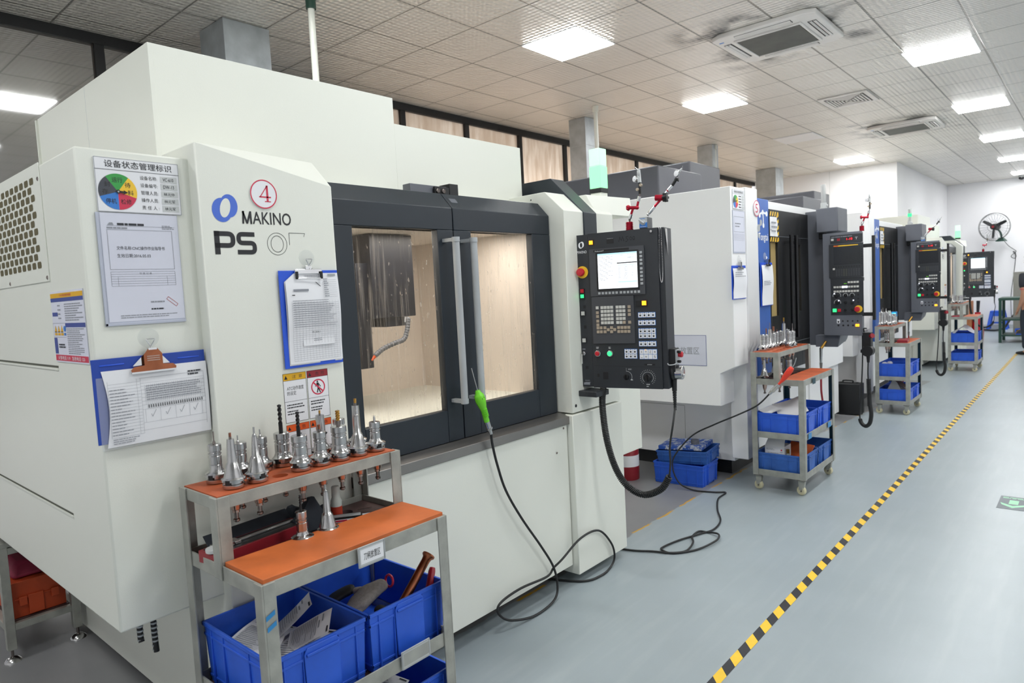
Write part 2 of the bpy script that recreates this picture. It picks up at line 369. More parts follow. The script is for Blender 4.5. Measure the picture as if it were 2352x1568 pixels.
# ---------------------------------------------------------------- room shell
WX = -5.9; FARY = 20.9; BLKY = 15.2; BLKX = -3.05; RX = 4.8; BACKY = -3.2
m = MB(); m.box(WX-.1, RX+.1, BACKY-.1, FARY+.1, -.12, 0, 'floor_epoxy'); struct(m.build('floor'))
m = MB(); m.box(WX-.1, RX+.1, BACKY-.1, FARY+.1, CEIL, CEIL+.12, 'ceiling_tile'); struct(m.build('ceiling'))
m = MB(); m.box(WX-.1, WX, BACKY, BLKY, 0, .95, 'wall_paint'); struct(m.build('wall_left'))
m = MB(); m.box(BLKX, RX, FARY, FARY+.12, 0, CEIL, 'wall_paint')
for x in (-1.42,): m.box(x-.004, x+.004, FARY-.003, FARY, 0, CEIL, 'light_grey')
struct(m.build('wall_far'))
m = MB(); m.box(WX-.1, BLKX, BLKY, FARY+.12, 0, CEIL, 'wall_paint').box(-4.3, -4.294, BLKY-.003, BLKY, 0, CEIL, 'light_grey'); struct(m.build('wall_store'))
m = MB(); m.box(RX, RX+.12, BACKY, FARY, 0, CEIL, 'wall_paint'); struct(m.build('wall_right'))
m = MB(); m.box(WX, RX, BACKY-.12, BACKY, 0, CEIL, 'wall_paint'); struct(m.build('wall_back'))
m = MB(); m.box(WX-.02, WX+.035, BACKY, BLKY, 3.62, CEIL, 'black'); struct(m.build('trim_1'))
m = MB(); m.box(BLKX, RX, FARY-.012, FARY, 0, .09, 'light_grey'); struct(m.build('baseboard_far'))
for k in range(16):
    y0 = -1.0+1.01*k-.0
    mb = MB(); a, b, c, d = y0, y0+1.01, .95, 3.62
    mb.box(WX-.03, WX+.03, a-.035, a+.035, c, d, 'black').box(WX-.03, WX+.03, a+.035, b-.035, c, c+.05, 'black')
    wdw = struct(mb.build('window_%d' % (k+1)))
    mb = MB(); mb.box(WX-.012, WX-.004, a+.035, min(b-.035, BLKY), c+.05, d, 'window_film' if k >= 5 else 'window_glass'); mb.build('pane', wdw)
# yellow and black hazard tape along the aisle
mb = MB(); n = 0; y = 2.481-.081*18
while y < 14.85:
    l = .0808; sk = -.05
    mb.quad((-1.1395, y, .0012), (-1.096, y+sk, .0012), (-1.096, y+sk+l, .0012), (-1.1395, y+l, .0012), 'tape_yellow' if n % 2 else 'tape_black'); y += l; n += 1
tag(mb.build('floor_tape'), 'yellow and black striped hazard tape running along the floor of the aisle', 'tape')
# ---------------------------------------------------------------- white machining centre (near), copied once for the far end
mat('hole', '5d563c', .8)
RM = (-2.95, 2.05, 0)
TM = TL(-RM[0], -RM[1], 0)
def M4(): return MB(TM)
mc = thing('machining_center', 'large white machining centre with dark navy doors and MAKINO lettering in the foreground', 'machine', RM)
W = 'white_paint'
mb = M4(); mb.box(-3.9, -2.36, .985, 3.2, .03, 1.0, W).box(-2.37, -2.30, 1.0, 3.2, .09, 1.0, 'black'); mb.build('base', mc, .004)
mb = M4(); mb.box(-3.68, -2.42, .985, 2.029, 1.9, 2.447, W).box(-3.68, -2.42, 2.0291, 2.91, 1.9, 2.334, W).box(-2.45, -2.29, 1.40, 2.80, 1.86, 1.985, W)
mb.box(-2.425, -2.418, .984, 1.0, 1.9, 2.445, W).box(-3.684, -3.674, .975, .986, 1.9, 2.44, W).box(-3.05, -3.047, .9842, .986, 1.95, 2.447, 'light_grey'); mb.build('upper_housing', mc, .004)
mb = M4(); mb.box(-3.9, -2.14, .651, .984, .617, 2.013, W)
cab = mb.build('side_cabinet', mc, .006)
F = FY(0, .651, 0)
mb = M4(); F.slab(mb, -3.4, -2.463, 1.656, 2.02, 0, .003, W)
gr = mb.build('vent_grille', cab, .001)
mb = M4()
for r in range(11):
    for c in range(13):
        a = -2.547-c*.058-(r % 2)*.029; b = 1.973-r*.0262
        F.poly(mb, [(a-.021, b-.006), (a-.016, b-.0105), (a+.016, b-.0105), (a+.021, b-.006), (a+.021, b+.006), (a+.016, b+.0105), (a-.016, b+.0105), (a-.021, b+.006)], .0034, 'hole')
mb.build('vent_hole', cab)['kind'] = 'stuff'
for a, b in ((-2.479, 1.972), (-2.479, 1.668), (-2.915, 1.668)):
    mb = M4(); mb.sph((a, .648, b), .007, 'steel_dark', 8, (1, .5, 1)); mb.build('screw', cab)
mb = M4()
for a0, a1, b in ((-3.3, -2.468, 1.385), (-3.5, -2.467, .911)):
    F.rect(mb, a0, a1, b-.001, b+.006, .0006, 'groove'); F.slab(mb, a0, a1, b-.008, b-.002, 0, .003, 'white_paint')
mb.build('slot', cab)

# front panel with chamfered top
mb = M4()
mb.prism([(.96, .10), (1.443, .10), (1.443, 1.1)], 'x', -2.2, -2.09, W) if 0 else None
y0, y1 = .961, 1.444; x0, xb = -2.09, -2.5
v = [(x0, y0, .10), (x0, y1, .10), (x0, y1, 1.958), (x0, y0, 2.055), (-2.162, y1-.026, 2.052), (-2.5, y1-.026, 2.052), (-2.5, y0, 2.055), (-2.5, y0, .10), (-2.5, y1, .10), (-2.5, y1, 1.958)]
mb.add(v, [(0, 1, 2, 3), (3, 2, 4), (3, 4, 5, 6), (0, 3, 6, 7), (1, 8, 9, 2), (2, 9, 5, 4), (8, 7, 6, 5, 9), (0, 7, 8, 1)], W)
fp = mb.build('front_panel', mc, .004)
F = FX(-2.09, 0, 0)
mb = M4()
F.disc(mb, 1.033, 1.853, .0325, .0006, 'logo_blue', ry=.038); F.disc(mb, 1.056, 1.867, .029, .0007, 'logo_blue', ry=.0365)
t = math.radians(14); F.poly(mb, [(1.0435+.0165*math.cos(q*PI/14)*math.cos(t)-.031*math.sin(q*PI/14)*math.sin(-t), 1.860+.0165*math.cos(q*PI/14)*math.sin(-t)*-1*-1+.031*math.sin(q*PI/14)*math.cos(t)) for q in range(28)], .0009, W)
mb.build('logo_mark', fp, label='blue ring logo')
mb = M4(); F.strip(mb, [(1.1, 1.813), (1.1025, 1.854)], .0065, .0008, 'logo_black'); F.strip(mb, [(1.1005, 1.853), (1.1135, 1.814)], .0062, .0008, 'logo_black'); F.strip(mb, [(1.1265, 1.853), (1.1135, 1.814)], .0062, .0009, 'logo_black'); F.strip(mb, [(1.1265, 1.854), (1.1275, 1.813)], .0065, .0008, 'logo_black'); F.text(mb, 'AKINO', 1.133, 1.272, 1.813, 1.854, 'logo_black', bold=.006); mb.build('lettering', fp, label='black MAKINO lettering')
mb = M4()
# PS drawn as wide square letters
def stroke(pts, w=.0165, m='logo_black'): F.strip(mb, pts, w, .0008, m)
def rrpath(pts, r=.014, k=5):
    out = []
    for i, p in enumerate(pts):
        if i == 0 or i == len(pts)-1: out.append(p); continue
        a, c = pts[i-1], pts[i+1]
        def tow(q): d = math.hypot(q[0]-p[0], q[1]-p[1]); return (p[0]+(q[0]-p[0])*r/d, p[1]+(q[1]-p[1])*r/d)
        s0, s1 = tow(a), tow(c)
        for j in range(k+1):
            t = j/k; out.append(tuple((1-t)**2*s0[z]+2*t*(1-t)*p[z]+t*t*s1[z] for z in (0, 1)))
    return out
stroke([(1.009, 1.714), (1.009, 1.787)], .017); stroke(rrpath([(1.001, 1.779), (1.061, 1.779), (1.061, 1.742), (1.001, 1.742)], .016), .015)
stroke(rrpath([(1.135, 1.779), (1.080, 1.779), (1.080, 1.751), (1.133, 1.751), (1.133, 1.7215), (1.074, 1.7215)], .013), .0145)
mb.build('lettering', fp, label='bold black PS lettering')
mb = M4()
for rx, ry in ((.0365, .0375), (.0235, .028)):
    F.disc(mb, 1.2145, 1.750, rx, .0007, 'logo_black', r1=rx-.0014, ry=ry)
F.line(mb, [(1.2605, 1.747), (1.2605, 1.788), (1.321, 1.788), (1.317, 1.776)], .0015, .0007, 'logo_black')
mb.build('lettering', fp, label='thin outlined digits, partly peeled away')
def wlabel(a0, a1, b0, b1, head, hcol, kind):
    mb = M4(); F.rect(mb, a0, a1, b0, b1, .0005, 'paper'); F.frame(mb, a0, a1, b0, b1, .0012, .0008, 'ink')
    h = .024; F.rect(mb, a0, a1, b1-h, b1, .0008, hcol); F.line(mb, [(a0, b1-h), (a1, b1-h)], .001, .0009, 'ink')
    F.poly(mb, [(a0+.004, b1-h+.005), (a0+.017, b1-h+.005), (a0+.0105, b1-.006)], .0009, 'ink_black')
    F.text(mb, head, a0+.034, a1-.014, b1-h+.006, b1-.006, 'ink_black', .0009)
    c = (a0+a1)/2; mid = b1-h-.072
    F.line(mb, [(a0, mid), (a1, mid)], .001, .0008, 'ink')
    if kind == 0:
        F.text(mb, 'ATC动作速度', a0+.012, a0+.076, mid+.038, mid+.052, 'ink_black'); F.text(mb, '的设定', a0+.012, a0+.046, mid+.021, mid+.035, 'ink_black')
    if kind == 1:
        F.disc(mb, c, mid+.036, .028, .0008, 'sign_red', r1=.0235); F.line(mb, [(c-.018, mid+.053), (c+.018, mid+.019)], .005, .001, 'sign_red')
        F.disc(mb, c-.002, mid+.055, .0032, .0009, 'ink_black'); F.line(mb, [(c-.002, mid+.051), (c, mid+.034)], .008, .0009, 'ink_black')
        F.line(mb, [(c, mid+.034), (c-.005, mid+.016)], .004, .0009, 'ink_black'); F.line(mb, [(c, mid+.034), (c+.008, mid+.015)], .004, .0009, 'ink_black')
        F.line(mb, [(c-.003, mid+.048), (c-.011, mid+.038)], .0025, .0009, 'ink_black'); F.line(mb, [(c+.002, mid+.048), (c+.010, mid+.036)], .0025, .0009, 'ink_black')
    if kind == 2:
        F.line(mb, [(c-.012, mid+.005), (c+.004, mid+.03), (c+.01, mid+.062)], .0055, .0009, 'ink_black'); F.line(mb, [(c+.004, mid+.03), (c+.026, mid+.018)], .005, .0009, 'ink_black'); F.disc(mb, c+.013, mid+.038, .005, .0009, 'ink_black')
        F.line(mb, [(c-.035, mid+.032), (c-.005, mid+.036)], .001, .0009, 'ink_black')
    if kind == 3:
        F.rect(mb, c-.016, c+.002, mid+.022, mid+.062, .0009, 'ink_black'); F.poly(mb, [(c-.007, mid+.026), (c-.001, mid+.036), (c-.013, mid+.036)], .0011, 'paper')
        F.line(mb, [(c+.006, mid+.03), (c+.022, mid+.045)], .006, .0009, 'ink_black'); F.line(mb, [(c-.014, mid+.014), (c+.012, mid+.018)], .006, .0009, 'ink_black')
    for q in (0, 1):
        F.dashes(mb, a0+.008, a1-.01, mid-.026-.022*q, mid-.008-.022*q, 2, 'ink', .45, ch=.003)
    mb.build('warning_label', fp, label='%s warning label with %s header' % ('small square', {'sign_yellow': 'yellow', 'deep_red': 'dark red', 'sign_orange': 'orange'}[hcol]))
wlabel(1.197, 1.284, 1.142, 1.310, '注  意', 'sign_yellow', 0)
wlabel(1.289, 1.372, 1.142, 1.310, '危  险', 'deep_red', 1)
wlabel(1.197, 1.284, .968, 1.134, '警  告', 'sign_orange', 2)
wlabel(1.288, 1.373, .968, 1.134, '警  告', 'sign_orange', 3)

# doors
def door(a, b, wa, wb):
    mb = M4(); D = 'navy'; wz0, wz1 = 1.046, 1.832
    mb.box(-2.19, -2.15, a, wa, .905, wz1, D).box(-2.19, -2.15, wb, b, .905, wz1, D).box(-2.19, -2.15, wa, wb, .905, wz0, D)
    mb.prism([(-2.19, wz1), (-2.15, wz1), (-2.15, 1.928), (-2.217, 2.0), (-2.30, 2.0), (-2.30, 1.97), (-2.225, 1.97), (-2.19, 1.92)], 'y', a, b, D)
    d = mb.build('door', mc, .003)
    mb = M4(); mb.box(-2.172, -2.164, wa-.005, wb+.005, wz0-.005, wz1+.005, 'machine_glass'); mb.build('window_pane', d)
    return d
dl = door(1.447, 2.098, 1.565, 2.005); dr = door(2.103, 2.79, 2.21, 2.645)
mb = M4(); FX(-2.1835, 0, 0); mb.quad((-2.176, 2.125, 1.957), (-2.176, 2.165, 1.957), (-2.195, 2.165, 1.9775), (-2.195, 2.125, 1.9775), 'dark_grey'); mb.build('maker_tag', dr)
for d, y in ((dl, 2.043), (dr, 2.152)):
    mb = M4(); mb.cyl((-2.08, y, 1.075), (-2.08, y, 1.79), .0155, n=20, m='grey_plastic')
    for z in (1.077, 1.775):
        mb.cyl((-2.08, y, z), (-2.08, y, z+.02), .0175, n=20, m='grey_plastic'); mb.box(-2.15, -2.08, y-.013, y+.013, z+.002, z+.017, 'grey_plastic')
    mb.build('handle', d, label='long grey vertical door handle')
mb = M4(); mb.prism([(-2.15, .905), (-2.072, .892), (-2.072, .852), (-2.10, .85), (-2.15, .85)], 'y', 1.446, 2.80, 'stainless').box(-2.24, -2.152, 1.446, 2.80, .852, .9035, 'stainless'); mb.build('sill_rail', mc, .002)
mb = M4(); mb.box(-2.14, -2.085, 1.446, 2.775, .10, .848, W)
for y, z in ((2.745, .835), (2.68, .72)): mb.sph((-2.084, y, z), .006, 'steel_dark', 8)
mb.build('apron_panel', mc, .004)
mb = M4(); mb.box(-2.33, -2.28, 1.98, 2.20, 1.995, 2.045, 'dark_grey').box(-2.33, -2.26, 2.20, 2.255, 1.995, 2.058, 'black').box(-2.275, -2.262, 2.11, 2.20, 2.0, 2.04, 'black')
mb.cyl((-2.265, 2.125, 2.02), (-2.255, 2.125, 2.02), .011, m='steel_dark').cyl((-2.265, 2.16, 2.02), (-2.255, 2.16, 2.02), .011, m='steel_dark'); mb.build('door_switch', mc, .002)
# right column
mb = M4(); mb.prism([(-2.60, .905), (-2.06, .905), (-2.06, 1.948), (-2.178, 2.055), (-2.60, 2.052)], 'y', 2.80, 3.255, W)
mb.cyl((-2.07, 2.83, .94), (-2.058, 2.83, .94), .009, m='black')
for z in (1.80, 1.825): mb.cyl((-2.27+.0, 2.8025, z+.2), (-2.27, 2.797, z+.2), .004, m='black')
mb.box(-3.6, -2.13, 3.257, 3.6, .55, 1.75, W)
mb.hexa([(-2.42, 3.12, 1.95), (-2.075, 3.12, 1.95), (-2.075, 3.5, 1.95), (-2.42, 3.5, 1.95)], [(-2.42, 3.12, 2.06), (-2.14, 3.12, 2.06), (-2.09, 3.5, 2.06), (-2.42, 3.5, 2.06)], W)
mb.build('right_column', mc, .004)
mb = M4(); mb.prism([(2.782, .05), (3.256, .05), (3.256, .897), (2.782, .897)], 'x', -2.5, -2.05, W); mb.build('column_base', mc, .004)
mb = M4(); mb.box(-2.23, -2.16, 3.30, 3.37, 2.055, 2.09, W).box(-2.235, -2.155, 3.295, 3.375, 2.09, 2.115, 'black')
sl = mb.build('status_light', mc, .002)
mb = M4(); mb.box(-2.233, -2.157, 3.297, 3.373, 2.116, 2.24, 'glow_green'); mb.build('green_lens', sl, .004, label='lit green lens')
mb = M4(); mb.box(-2.231, -2.159, 3.299, 3.371, 2.241, 2.34, 'glow_green_soft'); mb.build('clear_lens', sl, .004)
# interior seen through the door windows
mb = M4(); I = 'interior'
mb.box(-3.2, -3.17, 1.2, 2.78, .87, 1.95, I).box(-3.17, -2.2, 1.17, 1.2, .87, 1.95, I).box(-3.17, -2.2, 2.77, 2.80, .87, 1.95, I).box(-3.17, -2.2, 1.2, 2.78, .86, .88, I).box(-3.17, -2.2, 1.2, 2.78, 1.86, 1.88, I)
ch = mb.build('work_chamber', mc)
mb = M4(); mb.box(-3.0, -2.6, 1.985, 2.245, 1.455, 1.855, 'spindle').box(-2.95, -2.61, 2.06, 2.205, 1.41, 1.46, 'spindle').box(-2.99, -2.63, 1.92, 1.99, 1.22, 1.72, 'spindle').cyl((-2.75, 1.97, 1.28), (-2.75, 1.97, 1.44), .025, m='steel').box(-2.609, -2.604, 2.175, 2.20, 1.425, 1.46, 'paper')
sp = mb.build('spindle_head', mc, .006)
mb = M4(); hp = smooth_path([(-2.58, 2.175, 1.44), (-2.58, 2.165, 1.39), (-2.58, 2.14, 1.345), (-2.58, 2.08, 1.33), (-2.58, 2.01, 1.31), (-2.58, 1.965, 1.285)], 4)
for p in hp[::1]: mb.sph(p, .013, 'hose_seg', 10)
mb.cyl(hp[-1], (-2.58, 1.94, 1.262), .01, .004, m='sign_orange'); mb.build('coolant_nozzle', sp)
l = bpy.data.lights.new('work_light', 'AREA'); l.shape = 'RECTANGLE'; l.size = .2; l.size_y = 1.3; l.energy = 5.5; l.color = (1, .97, .93)
lo = bpy.data.objects.new('work_light', l); COL.objects.link(lo); lo.parent = mc; lo.location = (-2.42-RM[0], 2.0-RM[1], 1.85)
# arm and control pendant
mb = M4(); mb.prism([(-2.92, 2.15), (-2.262, 2.151), (-2.053, 1.946), (-2.053, 1.826), (-2.157, 1.826), (-2.157, 1.918), (-2.295, 2.062), (-2.92, 2.10)], 'y', 2.965, 3.085, 'navy')
mb.box(-2.19, -2.05, 2.955, 3.095, 1.812, 1.828, 'navy').box(-2.70, -2.62, 2.93, 2.968, 2.085, 2.13, 'black')
mb.tube(smooth_path([(-2.60, 2.955, 2.115), (-2.56, 2.93, 2.12), (-2.56, 2.90, 2.05)], 5), .008, m='light_grey'); mb.build('pendant_arm', mc, .004)
PF = Fr((-2.065, 2.9, 1.02), (math.cos(math.radians(12)), math.sin(math.radians(12)), 0), (0, 0, 1))
mb = M4(); PF.slab(mb, 0, .066, .012, .803, -.12, 0, 'panel_dark'); PF.slab(mb, .067, .435, .008, .806, -.12, .001, 'panel_dark'); PF.slab(mb, .436, .462, .008, .806, -.14, -.012, 'panel_dark')
PF.line(mb, [(.072, .1234), (.433, .1175)], .0012, .0016, 'black'); PF.rect(mb, .17, .208, .747, .772, .0016, 'black'); PF.line(mb, [(.172, .772), (.206, .772)], .001, .002, 'light_grey')
for b in (.4313, .3258): PF.rect(mb, .026, .040, b-.008, b+.008, .0006, 'black')
PF.rect(mb, .09, .101, .064, .081, .0016, 'black'); PF.rect(mb, .122, .150, .052, .09, .0016, 'black'); PF.rect(mb, .026, .041, .106, .121, .0006, 'black')
PF.dashes(mb, .02, .05, .03, .05, 2, 'ink_soft', .3, .0008, .004); PF.rect(mb, .012, .046, .022, .034, .0008, 'ink_soft')
PF.rect(mb, .345, .40, .127, .135, .0018, 'black'); PF.text(mb, '急停保护', .36, .385, .1285, .1335, 'light_grey', .0024)
p0 = PF.p(.405, .79, .001); mb.cyl(p0, PF.p(.405, .79, .01), .006, m='steel')
cp = mb.build('control_panel', mc, .002)
def sub(name, fn, label=None, bevel=0):
    mb = M4(); fn(mb); return mb.build(name, cp, bevel, label=label)
def f_(mb):
    PF.disc(mb, .026, .7496, .0125, .001, 'tongtai_white', ry=.016); PF.disc(mb, .034, .7535, .0115, .0011, 'tongtai_white', ry=.0155)
    PF.disc(mb, .0295, .751, .0065, .0013, 'panel_dark', ry=.0125); PF.text(mb, 'MAKINO', .005, .058, .708, .722, 'tongtai_white', .001, 0)
sub('logo_mark', f_, 'white ring logo and MAKINO lettering')
def f_(mb):
    PF.slab(mb, .076, .366, .484, .725, .001, .010, 'panel_grey'); PF.slab(mb, .112, .338, .510, .706, .010, .012, 'black')
    for i in range(12): a = .118+.0187*i+(.004 if i > 5 else 0); PF.slab(mb, a, a+.012, .492, .504, .010, .0135, 'grey_plastic')
    for i in range(9): b = .685-.0185*i-(.005 if i > 3 else 0); PF.slab(mb, .344, .357, b, b+.012, .010, .0135, 'grey_plastic')
    PF.text(mb, 'Professional P', .108, .155, .710, .716, 'tongtai_white', .0106); PF.rect(mb, .10, .29, .708, .719, .0104, 'black')
sub('screen_bezel', f_, bevel=.001)
def f_(mb):
    PF.slab(mb, .122, .330, .520, .698, .012, .0135, 'screen_white'); h = .0138
    PF.rect(mb, .122, .330, .6895, .698, h, 'screen_blue'); PF.text(mb, 'O0001 N0935', .235, .326, .680, .689, 'screen_ink', h); PF.text(mb, '880', .282, .312, .667, .676, 'screen_ink', h)
    PF.rect(mb, .225, .33, .6435, .6485, h, 'black'); PF.rect(mb, .228, .328, .634, .6375, h, 'screen_blue'); PF.rect(mb, .228, .328, .548, .554, h, 'screen_blue')
    PF.dashes(mb, .128, .215, .56, .685, 17, 'screen_ink', .22, h, .006, .5); PF.dashes(mb, .23, .32, .565, .63, 10, 'screen_ink', .2, h, .006, .6)
    PF.line(mb, [(.222, .53), (.222, .689)], .001, h, 'screen_ink'); PF.grid(mb, .125, .325, .523, .533, 10, 1, .0006, h, 'screen_ink')
sub('screen', f_, 'lit white screen with blue title bar')
def f_(mb):
    PF.slab(mb, .078, .303, .239, .481, .001, .008, 'panel_grey')
    def key(a, b, m): PF.slab(mb, a, a+.0148, b, b+.0148, .008, .012, m)
    for r in range(5):
        for c in range(7):
            key(.1265+.0175*c+(.012 if c > 3 else 0), .417-.0195*r, 'key_tan' if (r == 4 and c == 6) else 'key_white')
        key(.1005, .417-.0195*r-(.006 if r > 0 else 0)-.004*(r > 2), 'key_white' if r == 0 else 'key_tan')
        if r != 3: key(.272, .417-.0195*r, 'key_tan')
    for c, a in enumerate((.1005, .118, .1385, .156, .174, .191, .2125, .2305, .248, .266)):
        if c in (3, 5): key(a, .303, 'key_tan'); continue
        key(a, .313, 'key_tan'); key(a, .293, 'key_tan')
sub('keypad', f_, bevel=0)
def keys(mb, a0, a1, b0, b1, nx, ny):
    PF.slab(mb, a0, a1, b0, b1, .001, .0025, 'sign_blue'); wx = (a1-a0-.002)/nx; wy = (b1-b0-.002)/ny
    for i in range(nx):
        for j in range(ny):
            a = a0+.001+wx*i; b = b0+.001+wy*j; PF.slab(mb, a+.001, a+wx-.001, b+.001, b+wy-.001, .0025, .0042, 'paper')
            PF.rect(mb, a+wx*.3, a+wx*.7, b+wy*.25, b+wy*.6, .0045, 'ink'); PF.rect(mb, a+wx*.35, a+wx*.65, b+wy*.82, b+wy*.92, .0045, 'ink_black')
def f_(mb): keys(mb, .3215, .4112, .367, .394, 4, 1); keys(mb, .3208, .411, .328, .355, 4, 1); keys(mb, .3206, .4106, .2628, .3138, 4, 2); keys(mb, .3204, .411, .2222, .2495, 4, 1)
sub('key_block', f_)
def f_(mb):
    keys(mb, .2424, .3103, .1605, .2106, 3, 2); a0, a1, b0, b1 = .3213, .413, .158, .209
    PF.slab(mb, a0, a1, b0, b1, .001, .0025, 'sign_blue'); wx = (a1-a0-.002)/4; wy = (b1-b0-.002)/2
    for i in range(4):
        for j in range(2):
            a = a0+.001+wx*i; b = b0+.001+wy*j; PF.slab(mb, a+.001, a+wx-.001, b+.001, b+wy-.001, .0025, .0042, 'paper')
            s = ['-+ 5', 'XYZ4'][j][i]
            if s.strip(): PF.text(mb, s, a+wx*.3, a+wx*.7, b+wy*.25, b+wy*(.72 if s != '-' else .32), 'ink_black', .0045)
    PF.rect(mb, .352, .358, .2045, .2075, .0048, 'glow_amber')
sub('key_block', f_)
def f_(mb):
    mb.cyl(PF.p(.0305, .611, 0), PF.p(.0305, .611, .004), .0315, n=28, m='yellow'); mb.lathe([(.016, 0), (.016, .012), (.021, .014), (.021, .026), (.017, .032), (0, .033)], PF.p(.0285, .611, .004), PF.n, 24, 'red')
sub('emergency_button', f_, 'red mushroom button on a yellow ring')
for (a, b, ww, m, nm) in ((.0861, .7597, .012, 'glow_amber', 'amber'), (.0252, .4871, .011, 'lamp_green', 'green'), (.3562, .4398, .0135, 'glow_amber', 'amber')):
    def f_(mb): PF.slab(mb, a-ww-.003, a+ww+.003, b-ww-.003, b+ww+.003, .0005, .004, 'black'); PF.slab(mb, a-ww*.75, a+ww*.75, b-ww*.8, b+ww*.8, .004, .010, m)
    sub('indicator_lamp', f_, 'lit square %s lamp' % nm)
def f_(mb): PF.slab(mb, .0140, .038, .502, .527, .0005, .005, 'black'); PF.slab(mb, .017, .035, .505, .524, .005, .009, 'red')
sub('push_button', f_, 'square dark red button')
def f_(mb): PF.slab(mb, .314, .341, .425, .452, .001, .007, 'black')
sub('push_button', f_, 'square black button')
for b in (.3977, .2566):
    def f_(mb): PF.slab(mb, .0130, .037, b-.013, b+.013, .0003, .004, 'black'); PF.slab(mb, .016, .034, b-.010, b+.010, .004, .008, 'key_white')
    sub('push_button', f_, 'square white button')
for a, m, q in ((.0987, 'red', 'red'), (.1666, 'lamp_green', 'lit green')):
    def f_(mb): mb.lathe([(.0165, 0), (.0165, .008), (.013, .010), (.0125, .012)], PF.p(a, .1876, .001), PF.n, 24, 'steel'); mb.lathe([(.0122, 0), (.0122, .006), (.010, .008), (0, .0085)], PF.p(a, .1876, .011), PF.n, 24, m); PF.dashes(mb, a-.009, a+.009, .210, .223, 2, 'light_grey', .5, .002, .004)
    sub('push_button', f_, q+' round button with metal ring')
def f_(mb):
    mb.lathe([(.010, 0), (.010, .008), (.007, .010)], PF.p(.0211, .1876, 0), PF.n, 18, 'steel'); PF.slab(mb, .018, .024, .18, .196, .009, .02, 'chrome'); PF.slab(mb, .012, .017, .135, .185, .016, .018, 'chrome'); PF.dashes(mb, .012, .03, .205, .215, 1, 'ink_soft', .5, .001)
sub('key_switch', f_, 'chrome key in its lock')
def knob(mb, a, b, r, R, ticks):
    mb.lathe([(r, 0), (r, .008), (r*.8, .012), (0, .013)], PF.p(a, b, .001), PF.n, 20, 'black'); PF.slab(mb, a-.003, a+.003, b-r, b+r, .012, .018, 'black_gloss')
    for i in range(ticks):
        t = math.radians(-50+280*i/(ticks-1)); PF.line(mb, [(a+R*math.cos(t), b+R*math.sin(t)), (a+R*1.12*math.cos(t), b+R*1.12*math.sin(t))], .0018, .0018, 'light_grey')
def f_(mb): knob(mb, .2486, .0671, .013, .0, 2); PF.disc(mb, .2486, .0671, .030, .0018, 'light_grey', r1=.0285, a0=-.6, a1=1.55, n=16); PF.line(mb, [(.2486, .095), (.2486, .113)], .001, .0018, 'light_grey'); PF.text(mb, 'WW1', .258, .276, .102, .110, 'light_grey', .0018); PF.rect(mb, .27, .282, .05, .055, .0018, 'light_grey')
sub('rotary_knob', f_)
def f_(mb): knob(mb, .3602, .0652, .0175, .036, 21); PF.disc(mb, .3602, .0652, .029, .0018, 'light_grey', r1=.0275, a0=math.radians(-50), a1=math.radians(230)); PF.dashes(mb, .352, .37, .028, .034, 1, 'light_grey', .8, .0018, .003); PF.dashes(mb, .352, .37, .018, .023, 1, 'light_grey', .8, .0018, .003)
sub('rotary_knob', f_)
def f_(mb): # handwritten mark
    PF.strip(mb, [(.236, .752), (.241, .776), (.249, .757), (.256, .777), (.262, .753)], .0016, .0018, 'black_gloss'); PF.strip(mb, [(.286, .776), (.274, .774), (.276, .765), (.284, .760), (.276, .750), (.270, .752)], .0016, .0018, 'black_gloss')
    for c in (.298, .314): PF.disc(mb, c, .765, .006, .0018, 'black_gloss', r1=.0045, ry=.009)
sub('handwriting', f_, 'letters and digits handwritten in black marker')
def f_(mb):
    PF.slab(mb, .462, .490, .09, .205, -.11, -.035, 'black'); PF.slab(mb, .488, .500, .125, .200, -.09, -.045, 'grey_plastic')
    o = PF.p(.50, .175, -.068); mb.lathe([(.013, 0), (.013, .006), (.0145, .007), (.0145, .018), (.011, .022), (0, .023)], o, PF.r, 20, 'red')
    mb.lathe([(.04, 0), (.042, .01), (.03, .022)], PF.p(.462, .085, -.07), PF.r, 24, 'black')
    mb.lathe([(.034, 0), (.034, .034), (.031, .037), (0, .038)], PF.p(.484, .083, -.07), PF.r, 32, 'steel'); mb.lathe([(.007, 0), (.007, .008), (0, .009)], PF.p(.522, .072, -.055), PF.r, 12, 'chrome')
    for b in (.19, .142): mb.cyl(PF.p(.5, b, -.05), PF.p(.516, b, -.045), .007, m='black')
    mb.cyl(PF.p(.473, .05, -.07), PF.p(.473, -.01, -.07), .014, .012, m='rubber')
    mb.tube(smooth_path([PF.p(.50, .135, -.04), PF.p(.49, .13, -.01), PF.p(.465, .13, -.005), PF.p(.455, .145, -.03)], 5), .003, m='grey_plastic')
sub('handwheel', f_, 'black jog handwheel with red button and silver dial', .002)
